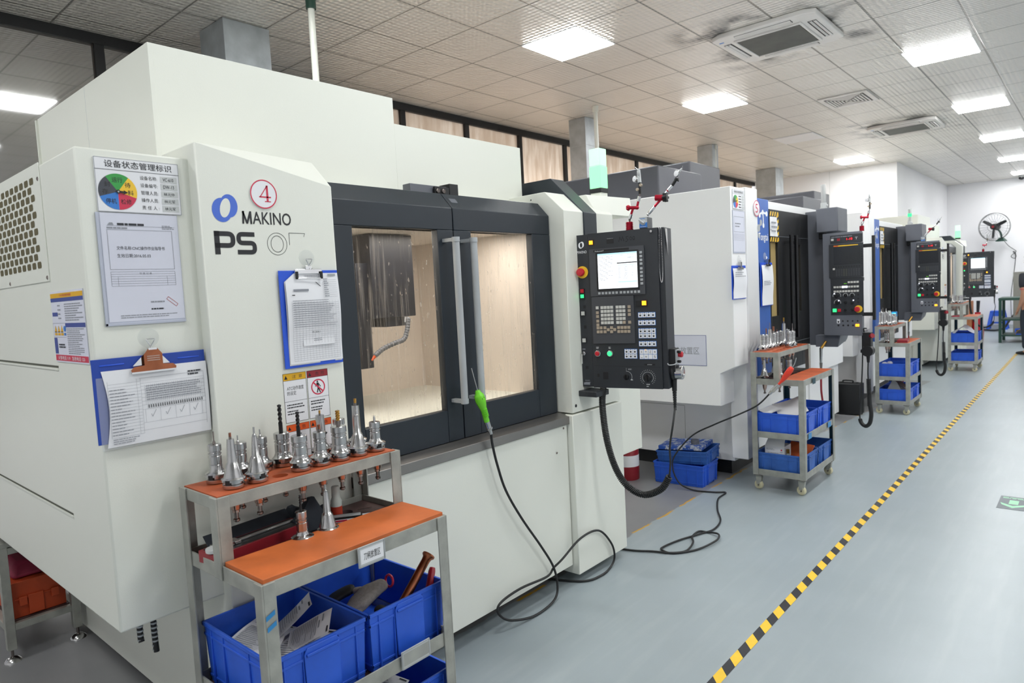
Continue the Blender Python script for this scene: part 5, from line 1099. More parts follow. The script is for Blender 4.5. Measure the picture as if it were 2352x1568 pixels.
def f_(mb):
    QF.slab(mb, -1.765, -1.497, 1.525, 1.808, 0, .008, 'panel_dark'); QF.slab(mb, -1.728, -1.519, 1.635, 1.785, .008, .0085, 'screen_dark'); QF.poly(mb, [(-1.727, 1.788), (-1.535, 1.790), (-1.535, 1.796), (-1.727, 1.798)], .0095, 'yellow'); QF.rect(mb, -1.727, -1.69, 1.789, 1.797, .01, 'sign_orange')
    for i in range(8): QF.disc(mb, -1.509, 1.775-.02*i, .005, .0086, 'black')
    for i in range(11): QF.disc(mb, -1.731+.0205*i, 1.615, .005, .0086, 'black')
    QF.slab(mb, -1.735, -1.719, 1.592, 1.608, .008, .011, 'key_white')
    for r in range(5):
        for c in range(10): QF.slab(mb, -1.712+.0195*c, -1.699+.0195*c, 1.588-.0125*r, 1.597-.0125*r, .008, .0105, 'ac_dark' if 3 <= c <= 4 else 'panel_grey')
sub5('screen_unit', f_, 'dark screen with keypad below and a yellow stripe')
def f_(mb):
    QF.slab(mb, -1.757, -1.500, 1.205, 1.520, 0, .002, 'panel_dark')
    for r, b in enumerate((1.475, 1.437, 1.400)):
        for c in range(9):
            if r == 0 and c < 5: continue
            m = 'glow_warm' if (r == 1 and c in (3, 4)) else 'key_white'
            QF.slab(mb, -1.733+.0225*c, -1.715+.0225*c, b, b+.016, .002, .005, m if m == 'key_white' else 'led_white')
    QF.rect(mb, -1.652, -1.628, 1.470, 1.476, .003, 'lime')
sub5('key_block', f_, 'three rows of white keys')
def knob5(mb, a, b, r, ring):
    mb.lathe([(r, 0), (r, .012), (r*.8, .016), (0, .017)], QF.p(a, b, .002), QF.n, 16, 'black'); QF.slab(mb, a-.002, a+.002, b-.0, b+r, .016, .021, 'black_gloss')
    if ring: QF.disc(mb, a, b, ring, .0025, 'light_grey', r1=ring-.003, a0=-.3, a1=3.4, n=20)
for a, b, r, ring, led in ((-1.708, 1.372, .015, .033, 1), (-1.64, 1.372, .012, .02, 0), (-1.588, 1.372, .012, .02, 0), (-1.704, 1.312, .014, .028, 1), (-1.64, 1.312, .011, .0, 0), (-1.588, 1.312, .011, .0, 1), (-1.641, 1.248, .010, 0, 0), (-1.588, 1.25, .010, 0, 0)):
    def f_(mb):
        knob5(mb, a, b, r, ring)
        if led: QF.slab(mb, a+.006 if r < .015 else a-.024, a+.014 if r < .015 else a-.016, b+.014, b+.021, .002, .005, 'led_white')
    sub5('rotary_knob', f_)
def f_(mb):
    for b in (1.405, 1.375, 1.343, 1.312): QF.disc(mb, -1.541, b, .008 if b < 1.4 else .011, .0026, 'black')
    for i in range(4): QF.disc(mb, -1.665+.039*i, 1.154, .007, .0006, 'black'); QF.disc(mb, -1.70+.0385*i, 1.117, .008, .0006, 'black')
    QF.rect(mb, -1.712, -1.687, 1.135, 1.172, .0008, 'paper'); QF.rect(mb, -1.706, -1.693, 1.14, 1.155, .001, 'ink_black')
sub5('socket_plug', f_, 'row of black plugs and a white label')
def f_(mb): QF.slab(mb, -1.741, -1.713, 1.233, 1.261, .002, .010, 'lamp_green')
sub5('indicator_lamp', f_, 'lit green square lamp')
def f_(mb): QF.slab(mb, -1.702, -1.677, 1.234, 1.259, .002, .009, 'red')
sub5('push_button', f_, 'square red button')
def f_(mb): QF.slab(mb, -1.564, -1.536, 1.107, 1.128, .0, .007, 'glow_amber')
sub5('indicator_lamp', f_, 'lit amber lamp')
def f_(mb): mb.cyl(QF.p(-1.540, 1.255, .001), QF.p(-1.540, 1.255, .005), .031, n=24, m='yellow'); mb.lathe([(.014, 0), (.014, .012), (.022, .014), (.022, .028), (.017, .034), (0, .035)], QF.p(-1.545, 1.254, .005), QF.n, 20, 'red')
sub5('emergency_button', f_, 'red mushroom button on yellow disc')
def f_(mb):
    mb.box(-1.435, -1.412, 6.2, 6.225, 1.16, 1.86, 'black').box(-1.515, -1.43, 6.205, 6.22, 1.765, 1.795, 'black').box(-1.515, -1.43, 6.205, 6.22, 1.195, 1.225, 'black'); mb.box(-1.513, -1.50, 6.2, 6.23, 1.49, 1.52, 'black')
sub5('handle', f_, 'black side handle bar', .003)
def f_(mb):
    mb.box(-1.512, -1.45, 6.2, 6.27, .935, 1.055, 'black').cyl((-1.47, 6.23, 1.02), (-1.435, 6.2, 1.03), .02, n=14, m='deep_red').cyl((-1.475, 6.18, .90), (-1.475, 6.26, .90), .045, n=20, m='black').cyl((-1.478, 6.23, .93), (-1.478, 6.23, .80), .022, .010, n=12, m='black').box(-1.53, -1.50, 6.2, 6.26, .885, .91, 'black').tube(smooth_path([(-1.50, 6.2, 1.06), (-1.50, 6.19, 1.09), (-1.48, 6.2, 1.09)], 4), .006, m='black')
sub5('handwheel', f_, 'black hand pulse unit', .002)
def f_(mb):
    mb.tube(smooth_path([(-1.478, 6.23, .81), (-1.482, 6.23, .70), (-1.475, 6.23, .60), (-1.47, 6.23, .45), (-1.46, 6.23, .36), (-1.475, 6.24, .28), (-1.51, 6.25, .25), (-1.548, 6.26, .28), (-1.56, 6.27, .36), (-1.55, 6.28, .5), (-1.535, 6.28, .8), (-1.53, 6.27, 1.03)], 8), lambda q: .0165 if .22 < q < .68 else .0055, 10, 'rubber')
    for i in range(26): z = .66-.009*i; mb.cyl((-1.477+.0002*i, 6.23, z), (-1.477+.0002*i, 6.23, z-.005), .0185, n=10, m='rubber')
sub5('coiled_cord', f_)
mb = M5(); mb.cyl((-1.815, 6.24, .975), (-1.845, 6.2, .915), .010, .013, m='cut_gold').cyl((-1.845, 6.2, .92), (-1.848, 6.2, .79), .013, .010, m='steel').cyl((-1.848, 6.2, .79), (-1.848, 6.2, .74), .014, .010, n=8, m='steel_dark'); mb.tube(smooth_path([(-1.848, 6.2, .745), (-1.85, 6.2, .55), (-1.855, 6.25, .35), (-1.95, 6.3, .12), (-2.15, 6.35, .06)], 6), .009, 8, 'deep_red'); mb.build('coolant_gun', tt)
tt2 = dup(tt, (RT[0]+.02, RT[1]+3.47, 0), label='grey and black machining centre with hazard striped note, third machine along the row')
def beacon(parent, x, y, z, lit):
    mb = M5(); mb.cyl((x, y, z), (x, y, z+.05), .03, n=16, m='light_grey').cyl((x, y, z+.05), (x, y, z+.09), .026, n=16, m='light_grey').sph((x+.028, y, z+.065), .012, 'light_grey', 8)
    b = mb.build('signal_beacon', parent); mb = M5(); mb.lathe([(.022, z+.09), (.022, z+.25), (.02, z+.255), (0, z+.256)], (x, y, 0), (0, 0, 1), 18, 'lamp_glass'); mb.build('lamp_tube', b)
    mb = M5(); mb.cyl((x, y, z+.092), (x, y, z+.24), .012, n=12, m='steel')
    if lit: mb.cyl((x, y, z+.15), (x, y, z+.19), .024, n=16, m='lamp_green')
    mb.build('lamp_core', b, label='lit green section' if lit else None)
beacon(tt, -1.92, 6.6, 2.12, False); beacon(tt2, -1.90, 6.6, 2.10, True)
# boards and sheets on the middle machine
F5 = FX(-2.012, 0, 0)
status_board(F5, 4.775, 4.985, 2.065, 2.205, 'smaller status board seen edge-on on the white cabinet of the blue panel machine', False, (-2.011, 4.88, 2.065), 20)
loc = (-2.011, 4.88, 1.745); t = thing('document_sleeve', 'clear sleeve with printed sheet on the white cabinet of the blue panel machine', 'document', loc); T_ = root_mb(loc).T
mb = MB(T_); F5.slab(mb, 4.77, 4.99, 1.745, 2.055, .001, .003, 'sleeve'); mb.build('sleeve', t)
mb = MB(T_); F5.slab(mb, 4.778, 4.985, 1.755, 2.05, .003, .0036, 'paper_cool'); F5.frame(mb, 4.79, 4.97, 1.90, 2.01, .002, .0042, 'ink_soft'); F5.dashes(mb, 4.81, 4.93, 1.93, 1.97, 2, 'ink_soft', .4, .0044, .01); F5.grid(mb, 4.79, 4.97, 1.84, 1.885, 1, 5, .0012, .0042, 'ink_soft'); mb.build('sheet', t)
hook(F5, 4.87, 1.70, 'clear suction hook above the clipboard on the white cabinet of the middle machine')
def clipboard(F, a0, a1, b0, b1, label, seed):
    o = F.p((a0+a1)/2, b0, .001); t = thing('clipboard', label, 'clipboard', o); T_ = TL(-o.x, -o.y, -o.z); random.seed(seed)
    mb = MB(T_); F.slab(mb, a0, a1, b0, b1, .008, .011, 'blue_board'); mb.build('board', t, .001)
    mb = MB(T_); bent_sheet(mb, F, a0+.012, a1-.004, b0+.006, b1-.02, .0150, 'paper', .008); F.dashes(mb, a0+.03, a1-.03, b0+.16, b0+.2, 3, 'ink_soft', .4, .027, .01); mb.build('paper_bundle', t)
    c = (a0+a1)/2; mb = MB(T_); F.slab(mb, c-.05, c+.05, b1-.03, b1-.012, .014, .028, 'steel'); F.slab(mb, c-.012, c+.012, b1-.02, b1+.025, .012, .032, 'steel'); mb.build('clip', t)
clipboard(F5, 4.71, 4.965, 1.41, 1.655, 'blue clipboard with big steel clip on the white cabinet of the middle machine', 5)
FB5 = FX(-2.0, 0, 0); hook(FB5, 5.345, 1.725, 'clear suction hook under the white lettering on the blue panel')
clipboard(FB5, 5.225, 5.47, 1.335, 1.675, 'blue clipboard with curled form hanging on the blue panel', 6)
loc = (-2.0, 5.19, 2.088); t = thing('number_plate', 'round white plate with red rim and red 5 on the blue panel', 'sign', loc); T_ = root_mb(loc).T; F = FX(-1.998, 0, 0)
mb = MB(T_); mb.lathe([(.062, 0), (.062, .003), (.061, .0035)], (-1.9975, 5.19, 2.088), (1, 0, 0), 32, 'paper'); mb.build('disc', t)
mb = MB(T_); F.disc(mb, 5.19, 2.088, .062, .0045, 'sign_red', r1=.056); F.text(mb, '5', 5.165, 5.215, 2.055, 2.122, 'sign_red', .0045); mb.build('digit', t, label='red rim and digit 5')
# printed sign on the side of the middle machine
loc = (-2.38, 4.749, .918); F = FY(0, 4.75, 0); t = tag(MB(root_mb(loc).T).box(-2.65, -2.228, 4.7465, 4.749, .918, 1.151, 'paper_cool').build('paper_sign'), 'white printed sign with grey Chinese text on the side of the middle machine', 'sign'); t.location = loc
mb = MB(root_mb(loc).T); F.text(mb, '润滑油放置区', -2.60, -2.285, 1.005, 1.06, 'ink_soft', .0045); F.frame(mb, -2.648, -2.23, .92, 1.149, .003, .0042, 'navy_ink'); mb.build('printing', t)
# ---------------------------------------------------------------- dial stands on the pendants
def stand1(name_label, P, scale=1, group=None):
    """P(u, v, d) -> point; red cylindrical magnet base, jointed arm, dial"""
    o = P(.277, .8075, -.05); t = thing('dial_stand', name_label, 'dial stand', o); T_ = TL(-o.x, -o.y, -o.z)
    mb = MB(T_); b = P(.277, .8075, -.05); h = .044*scale
    mb.lathe([(.0, 0), (.017*scale, 0)]+[(r*scale, h*z) for i in range(5) for r, z in ((.019, .08+.18*i), (.019, .16+.18*i), (.0165, .18+.18*i), (.0165, .24+.18*i))]+[(.012*scale, h), (0, h)], b, (0, 0, 1), 22, 'anod_red'); mb.build('magnet_base', t)
    q = lambda u, v: P(u, v, -.05)
    mb = MB(T_); mb.cyl(q(.278, .85), q(.279, .866), .004, .006, m='steel_dark').cyl(q(.2795, .866), q(.288, .888), .0085, n=14, m='chrome').cyl(q(.288, .888), q(.298, .914), .0062, n=12, m='anod_red').cyl(q(.282, .921), q(.322, .917), .0085, n=16, m='anod_red').sph(q(.320, .918), .0105, 'anod_red', 12).cyl(q(.320, .918), q(.328, .950), .0062, n=12, m='anod_red').cyl(q(.327, .948), q(.335, .972), .0092, n=14, m='chrome').cyl(q(.335, .972), q(.3375, .984), .003, n=8, m='steel_dark'); mb.build('arm', t)
    mb = MB(T_)
    for k in range(5): an = 2*PI*k/5; mb.sph(q(.273, .9215)+Vector((.0, .008*math.cos(an), .008*math.sin(an))), .0075, 'anod_red', 10)
    mb.cyl(q(.268, .9215), q(.282, .921), .011, n=16, m='anod_red'); mb.build('clamp_knob', t)
    mb = MB(T_); a = q(.338, .984); e = q(.3385, 1.040); mb.hexa([a+Vector((-.006, -.005, 0)), a+Vector((.006, -.005, 0)), a+Vector((.006, .005, 0)), a+Vector((-.006, .005, 0))], [e+Vector((-.006, -.005, 0)), e+Vector((.006, -.005, 0)), e+Vector((.006, .005, 0)), e+Vector((-.006, .005, 0))], 'black')
    for u, v in ((.347, 1.026), (.329, 1.006)): mb.cyl(q(u, v), q(u, v)+Vector((.0, -.012, 0)), .0075, n=14, m='key_tan')
    mb.build('dovetail_clamp', t, .001)
    mb = MB(T_); c = q(.337, 1.07); mb.hexa([c+Vector((-.007, -.006, -.03)), c+Vector((.009, -.006, -.03)), c+Vector((.009, .006, -.03)), c+Vector((-.007, .006, -.03))], [c+Vector((-.009, -.006, .03)), c+Vector((.004, -.006, .034)), c+Vector((.004, .006, .034)), c+Vector((-.009, .006, .03))], 'light_grey'); f = Fr(c, (1, 0, 0), (0, 0, 1)); f.line(mb, [(-.003, .018), (-.004, .006), (.006, .006)], .002, .0064, 'ink_black'); f.line(mb, [(.004, .018), (.004, -.004)], .002, .0064, 'ink_black')
    d = q(.322, 1.058)+Vector((0, -.008, 0)); mb.lathe([(.0145, 0), (.0145, .008), (.013, .009), (0, .009)], d, (-.35, -1, 0), 24, 'paper'); mb.lathe([(.0155, -.001), (.0155, .009), (.0142, .0095)], d, (-.35, -1, 0), 24, 'steel', False); mb.cyl(d+Vector((-.0035, -.010, 0)), d+Vector((.003, -.0095, -.005)), .0006, n=6, m='ink_black'); mb.build('dial_gauge', t, .001)
    mb = MB(T_); mb.tube([q(.336, 1.10), q(.328, 1.108), q(.318, 1.118)], .0014, 6, 'steel').sph(q(.3175, 1.1185), .002, 'chrome', 8); mb.build('stylus', t)
    return t
Pm = lambda u, v, d: PF.p(u, v, d)
s1 = stand1('red magnetic dial stand with dial marked 4 on the nearest control panel', Pm)
# second stand with blue switch base
def stand2(P, label):
    o = P(.38, .8075, -.05); t = thing('dial_stand', label, 'dial stand', o); T_ = TL(-o.x, -o.y, -o.z); q = lambda u, v, d=-.055: P(u, v, d)
    mb = MB(T_); r = (P(1, 0, 0)-P(0, 0, 0)).normalized(); n = (P(0, 0, 1)-P(0, 0, 0)).normalized(); f = Fr(P(.341, .8075, -.01), r, (0, 0, 1)); f.slab(mb, 0, .042, 0, .056, -.08, 0, 'panel_dark'); mb.build('magnet_base', t, .001)
    mb = MB(T_); f.rect(mb, .0005, .0415, .0045, .0555, .0006, 'grey_plastic'); f.poly(mb, [(.001, .005), (.041, .005), (.041, .030), (.001, .024)], .0009, 'sign_blue'); f.disc(mb, .02, .030, .013, .0011, 'light_grey'); f.dashes(mb, .008, .034, .047, .051, 1, 'sign_blue', .6, .0011, .004, .1); f.dashes(mb, .006, .036, .008, .012, 1, 'sky_ink' if 'sky_ink' in MATS else 'paper_cool', .6, .0012, .003, .1); mb.build('switch_plate', t, label='blue and silver switch plate')
    mb = MB(T_); mb.cyl(f.p(.003, .043, .008), f.p(.030, .024, .012), .0052, .0065, n=12, m='grey_plastic').cyl(f.p(.02, .03, 0), f.p(.02, .03, .011), .010, n=16, m='grey_plastic'); mb.build('switch_lever', t)
    mb = MB(T_); mb.cyl(q(.377, .863), q(.377, .873), .004, m='chrome').sph(q(.374, .879), .0075, 'chrome', 12).cyl(q(.378, .884), q(.408, .914), .0085, .0095, n=14, m='chrome').cyl(q(.407, .913), q(.446, .950), .006, n=12, m='anod_red').cyl(q(.416, .956, -.05), q(.456, .952, -.05), .015, n=22, m='anod_red').cyl(q(.446, .95), q(.477, .985), .0055, n=12, m='chrome').sph(q(.476, .984), .0065, 'anod_red', 10).cyl(q(.478, .986), q(.5, 1.006), .007, n=12, m='chrome'); mb.build('arm', t)
    mb = MB(T_); c = q(.458, .952, -.05)
    mb.lathe([(.019, 0), (.019, .016), (.012, .018), (0, .018)], c, r, 24, 'black')
    for k in range(6): an = 2*PI*k/6; mb.cyl(c+Vector((0, .018*math.cos(an), .018*math.sin(an))), c+r*.016+Vector((0, .018*math.cos(an), .018*math.sin(an))), .006, n=10, m='black')
    mb.build('clamp_knob', t, label='black lobed clamp knob')
    mb = MB(T_); mb.cyl(q(.5, 1.006), q(.523, 1.036), .008, .0075, n=10, m='black').cyl(q(.528, 1.030), q(.534, 1.030), .009, n=12, m='black').sph(q(.52, 1.034), .009, 'black', 10); mb.build('dovetail_clamp', t)
    mb = MB(T_); mb.lathe([(.015, 0), (.015, .008), (.0135, .009), (0, .009)], q(.527, 1.060), (-.2, -1, .1), 24, 'paper').lathe([(.016, -.001), (.016, .0085), (.0148, .0095)], q(.527, 1.060), (-.2, -1, .1), 24, 'steel', False).cyl(q(.53, 1.064), q(.551, 1.082), .0065, .004, n=10, m='light_grey').cyl(q(.523, 1.038), q(.526, 1.048), .005, n=8, m='steel'); mb.build('dial_gauge', t)
    mb = MB(T_); mb.cyl(q(.551, 1.081), q(.555, 1.094), .0013, n=6, m='steel'); mb.build('stylus', t)
    return t
s2 = stand2(Pm, 'dial stand with blue switch base and black clamp knob on the nearest control panel')
# stands on the farther pendants: copies of the two kinds
o1 = Vector(s1.location)
dup(s1, (-1.518, 6.245, 1.905), 0, 'upright red dial stand on the grey control panel of the middle machine')
dup(s2, (-1.648, 9.715, 1.9055), math.radians(-12), 'dial stand with blue base leaning right on the third machine control panel')
dup(s1, (o1.x+.19+.03, o1.y+11.555, o1.z), 0, 'small red dial stand on the farthest lit control panel')
# ---------------------------------------------------------------- air gun on the second trolley
loc = (-1.65, 4.76, .84); t = thing('air_gun', 'bright red air blow gun across the second trolley, hose trailing over the floor', 'air gun', loc); T_ = root_mb(loc).T
a, b, c_, d = Vector((-1.585, 4.775, .995)), Vector((-1.623, 4.77, .912)), Vector((-1.676, 4.765, .838)), Vector((-1.72, 4.755, .785))
mb = MB(T_); mb.tube(smooth_path([a, a.lerp(b, .6)+Vector((.008, 0, 0)), b], 4), .004, 8, 'steel'); mb.build('nozzle', t)
mb = MB(T_); mb.tube(smooth_path([b+(b-c_)*.2, b, b.lerp(c_, .5), c_, c_.lerp(d, .6)], 5), lambda q: .008+.013*math.sin(PI*min(1, .1+q*1.0)), 14, 'bright_red'); mb.cyl(b.lerp(c_, .2)+Vector((0, -.016, 0)), b.lerp(c_, .2)+Vector((0, -.022, 0)), .012, n=14, m='bright_red'); mb.build('grip', t, label='bright red grip')
e = Vector((-1.765, 4.745, .735)); mb = MB(T_); mb.cyl(c_.lerp(d, .6), d, .016, n=16, m='steel').cyl(d, d.lerp(e, .6), .018, n=6, m='steel').cyl(d.lerp(e, .6), e, .013, .010, n=12, m='steel'); mb.build('coupling', t, label='steel quick coupling')
fl = [(-2.131, 4.594), (-2.056, 4.627), (-2.041, 4.467), (-1.948, 4.245), (-1.843, 4.056), (-1.811, 3.887), (-1.844, 3.775), (-1.904, 3.606), (-1.93, 3.465), (-1.918, 3.417), (-1.842, 3.405), (-1.753, 3.526), (-1.709, 3.693), (-1.742, 3.798), (-1.821, 3.817), (-1.872, 3.802), (-1.865, 3.7), (-1.805, 3.588), (-1.795, 3.475), (-1.858, 3.40), (-1.947, 3.367), (-2.085, 3.306), (-2.35, 3.28)]
mb = MB(T_); mb.tube(smooth_path([e, (-1.843, 4.725, .653), (-1.966, 4.71, .583), (-2.162, 4.695, .488), (-2.332, 4.68, .391), (-2.438, 4.60, .247), (-2.449, 4.575, .147), (-2.394, 4.565, .045), (-2.281, 4.56, .009)]+[(x, y, .0075+(.010 if 12 <= i <= 13 or i == 17 else 0)) for i, (x, y) in enumerate(fl)], 8), .0058, 8, 'rubber'); mb.build('hose', t)
# crates on the floor between the machines
lc = crate((-2.455, 4.80, 0), .41, .31, .165, 'lower blue crate standing on the floor between the two nearest machines', rz=.05)
uc = crate((-2.45, 4.845, .158), .41, .31, .10, 'upper tilted blue crate stacked on the floor crate', 'blue_bin_worn', rz=.10, tilt=(.02, -.05))
loc = (-2.47, 4.84, .262); t = tag(MB().box(-.175, .175, -.13, .13, 0, .03, 'tray_blue_splash').box(-.16, .16, -.115, .115, .03, .033, 'tray_blue_splash').build('splashed_tray', bevel=.006), 'flat blue tray splashed with white paint on top of the floor crates', 'tray'); t.location = loc; t.rotation_euler = (.03, -.05, .10)
mb = MB()
for k in range(7): mb.tube([(.03*math.cos(q*PI/10), .03*math.sin(q*PI/10), .003+.0045*k) for q in range(20)], .0022, 6, 'dark_grey', closed=True)
t = tag(mb.build('wire_coil'), 'small coil of grey wire lying on the splashed tray', 'wire'); t.location = (-2.37, 4.80, .301)
loc = (-2.87, 4.62, 0); t = thing('oil_can', 'dark red can with white label behind the right end of the nearest machine', 'can', loc)
mb = MB(); mb.lathe([(0, 0), (.085, 0), (.088, .005), (.088, .25), (.082, .258), (.03, .262), (.03, .28), (0, .28)], (0, 0, 0), (0, 0, 1), 24, 'deep_red'); mb.build('can_body', t)
mb = MB(); mb.lathe([(.0885, .11), (.0885, .20)], (0, 0, 0), (0, 0, 1), 24, 'paper'); mb.build('label_band', t)
# black hard case
loc = (-2.11, 8.06, 0); t = thing('hard_case', 'black hard equipment case standing on the floor beside the third trolley', 'case', loc)
mb = MB(); mb.box(-.13, .13, -.09, .0, .006, .345, 'black').box(-.13, .13, .003, .09, .006, .345, 'black').box(-.135, .135, -.006, .006, .0, .35, 'rubber')
for x in (-.09, .07): mb.box(x, x+.03, -.012, .015, .345, .358, 'rubber')
mb.build('case_shell', t, .018, 3)
mb = MB(); mb.tube(smooth_path([(-.06, 0, .35), (-.055, 0, .372), (.035, 0, .372), (.04, 0, .35)], 5), .009, 8, 'rubber'); mb.build('handle', t)
# contents of the farther trolleys
sheet((-1.72, 5.02, .60), .20, .26, (.25, -.30, .5), 'grey blank sheet tenting out of the middle crate of the second trolley', 11, False, .03)
sheet((-1.83, 4.93, .59), .10, .12, (.45, .3, -.4), 'small grey slip at the left of the middle crate of the second trolley', 12, False)
loc = (-1.80, 4.985, .165); t = thing('carton', 'open white cardboard box with small red emblem in the bottom crate of the second trolley', 'box', loc)
mb = MB(); mb.box(-.07, .07, -.07, .07, 0, .155, 'paper'); F = FY(0, -.07, 0); F.dashes(mb, -.06, 0, .125, .14, 2, 'ink_soft', .4, .0008, .006); F.dashes(mb, -.05, .04, .085, .11, 3, 'ink_soft', .4, .0008, .006, .2); F.disc(mb, .05, .13, .006, .0008, 'sign_red'); F.dashes(mb, .04, .062, .11, .12, 2, 'ink_soft', .5, .0008, .004); mb.build('carton_body', t, .001)
mb = MB(); mb.hexa([(-.07, -.07, .155), (.07, -.07, .155), (.07, -.067, .155), (-.07, -.067, .155)], [(-.055, -.03, .215), (.065, -.03, .215), (.065, -.027, .215), (-.055, -.027, .215)], 'paper'); mb.build('flap', t)
t = tag(MB().box(-.085, .085, -.10, .10, 0, .012, 'orange_worn').build('red_board', bevel=.002), 'brown red board leaning in the bottom crate of the second trolley', 'board'); t.location = (-1.69, 5.10, .245); t.rotation_euler = (.5, .1, 0)
t = thing('test_tube', 'small tube with orange and red liquid beside the white carton', 'tube', (-1.715, 4.95, .20)); mb = MB(); mb.cyl((0, 0, 0), (0, 0, .07), .012, n=14, m='bottle_clear'); mb.build('tube_body', t); mb = MB(); mb.cyl((0, 0, .03), (0, 0, .10), .011, n=14, m='cut_gold').cyl((0, 0, 0), (0, 0, .035), .0123, n=14, m='sign_red'); mb.build('filling', t)
t = tag(MB().box(-.05, .05, -.12, .12, 0, .028, 'deep_red').build('flat_case', bevel=.003), 'flat dark red case lying on the orange top of the third trolley', 'case'); t.location = (-1.625, 8.33, ZD*.945+.003); t.rotation_euler = (0, 0, .1)
t = thing('carton', 'torn grey carton in the bottom crate of the third trolley', 'box', (-1.70, 8.37, .19)); mb = MB(); mb.hexa([(-.11, -.08, 0), (.09, -.08, 0), (.09, .09, 0), (-.11, .09, 0)], [(-.04, -.05, .16), (.0, -.05, .17), (.02, .08, .13), (-.05, .08, .12)], 'light_grey'); mb.build('carton_body', t); mb = MB(); mb.hexa([(-.0, -.075, .165), (.115, -.075, .06), (.115, .07, .06), (.02, .07, .15)], [(.0, -.073, .172), (.118, -.073, .067), (.118, .072, .067), (.02, .072, .157)], 'tray_brown'); mb.build('flap', t, label='dark brown flap')
for i, (x, y) in enumerate(((-1.80, 8.28), (-1.765, 8.36))): o = tag(MB().sph((0, 0, 0), .03, 'paper_cool', 10, (1, 1, .7)).build('rag_ball'), ['crumpled pale rag at the left of the third trolley middle crate', 'crumpled pale rag right of the other rag in the third trolley crate'][i], 'rag', 'rags in the third trolley crate'); o.location = (x, y, .545)
mb = MB(); vs = []; n = 8
for j in range(n+1):
    for i in range(n+1): a, b = i/n-.5, j/n-.5; vs.append((.30*a, .26*b, .14*max(0, 1-(abs(a)*1.7)**1.2-abs(b)*.5)+.012*math.sin(9*a+7*b)))
mb.add(vs, [(j*(n+1)+i, j*(n+1)+i+1, (j+1)*(n+1)+i+1, (j+1)*(n+1)+i) for j in range(n) for i in range(n)], 'paper_cool'); t = tag(mb.build('folded_sheet', ang=25), 'peaked grey plastic sheet in the middle crate of the farthest trolley', 'sheet'); t.location = (-1.56, 12.23, .56)
t = tag(MB().box(-.06, .06, -.08, .08, 0, .02, 'sign_red').build('flat_case', bevel=.003), 'small bright red case inside the rack of the farthest trolley', 'case'); t.location = (-1.66, 12.25, ZD-.015)
t = thing('jar', 'clear jar with amber cap mark standing on the third trolley rack', 'jar', (-1.80, 8.52, 1.022*.945+.002)); mb = MB(); mb.lathe([(0, 0), (.024, 0), (.024, .12), (.016, .14), (.016, .15), (0, .15)], (0, 0, 0), (0, 0, 1), 18, 'bottle_clear'); mb.build('jar_body', t)
t = thing('setting_gauge', 'blue tool setting gauge with lit cyan display on the third trolley rack', 'gauge', (-1.765, 8.60, 1.022*.945+.002)); mb = MB(); mb.cyl((0, 0, 0), (0, 0, .08), .028, n=20, m='steel').box(-.026, .026, -.022, .022, .08, .135, 'tool_blue'); mb.build('gauge_body', t, .003); mb = MB(); mb.box(-.016, .018, -.0235, -.022, .112, .122, 'glow_cyan').box(-.004, .018, -.0235, -.022, .092, .102, 'glow_cyan'); mb.build('display', t)
# ---------------------------------------------------------------- low stand with orange case at the far left
loc = (-4.05, .81, 0); t = thing('metal_stand', 'low grey steel stand on levelling feet under the left end of the nearest machine', 'stand', loc)
T_ = root_mb(loc).T
for x in (-3.70, -4.40):
    for y in (.685, .945):
        mb = MB(T_); mb.box(x-.018, x+.018, y-.018, y+.018, .055, .525, 'cart_steel'); lg = mb.build('leg', t, .002)
        mb = MB(T_); mb.cyl((x, y, .02), (x, y, .06), .006, n=10, m='steel_dark').lathe([(.036, 0), (.034, .006), (.02, .018), (.007, .022)], (x, y, 0), (0, 0, 1), 20, 'steel'); mb.build('levelling_foot', lg)
mb = MB(T_); mb.box(-4.42, -3.682, .667, .963, .525, .545, 'cart_steel').box(-4.38, -3.72, .703, .927, .165, .172, 'tray_brown')
for z in (.14, .49): mb.box(-3.715, -3.685, .703, .927, z, z+.03, 'cart_steel').box(-4.415, -4.385, .703, .927, z, z+.03, 'cart_steel').box(-4.38, -3.72, .67, .70, z, z+.03, 'cart_steel').box(-4.38, -3.72, .93, .96, z, z+.03, 'cart_steel')
mb.build('shelf_frame', t, .001)
loc = (-3.98, .815, .173); t = thing('tool_case', 'orange plastic tool case on the lower shelf of the low stand at far left', 'case', loc); T_ = root_mb(loc).T
mb = MB(T_); mb.hexa([(-4.22, .71, .173), (-3.735, .71, .173), (-3.735, .92, .173), (-4.22, .92, .173)], [(-4.22, .71, .34), (-3.73, .71, .34), (-3.73, .92, .34), (-4.22, .92, .34)], 'orange_case').box(-3.731, -3.722, .77, .83, .18, .27, 'orange_case').box(-3.731, -3.727, .72, .91, .255, .262, 'orange_case'); mb.build('case_body', t, .010)
for y in (.735, .86): mb = MB(T_); mb.box(-3.7265, -3.716, y, y+.03, .23, .27, 'orange_case'); mb.build('latch', t, .002)
t = tag(MB(TL(4.0, -.815, -.34)).hexa([(-4.2, .72, .342), (-3.76, .72, .342), (-3.76, .91, .342), (-4.2, .91, .342)], [(-4.15, .74, .42), (-3.80, .74, .41), (-3.82, .89, .42), (-4.15, .89, .42)], 'bag_pink').build('cloth_bag', bevel=.02), 'crimson cloth bag lying on the orange tool case', 'bag'); t.location = (-4.0, .815, .341)
for x, y, z in ((-2.20, .722, .545), (-2.195, .760, .50)):
    mb = M4(); mb.tube([(x, y, .617), (x, y, .56), (x+.006, y, z)], .0085, 10, 'black')
    for k in range(8): mb.cyl((x+.002, y, z+.014*k+.004), (x+.002, y, z+.014*k+.009), .0094, n=10, m='grey_plastic')
    mb.build('drain_hose', mc)
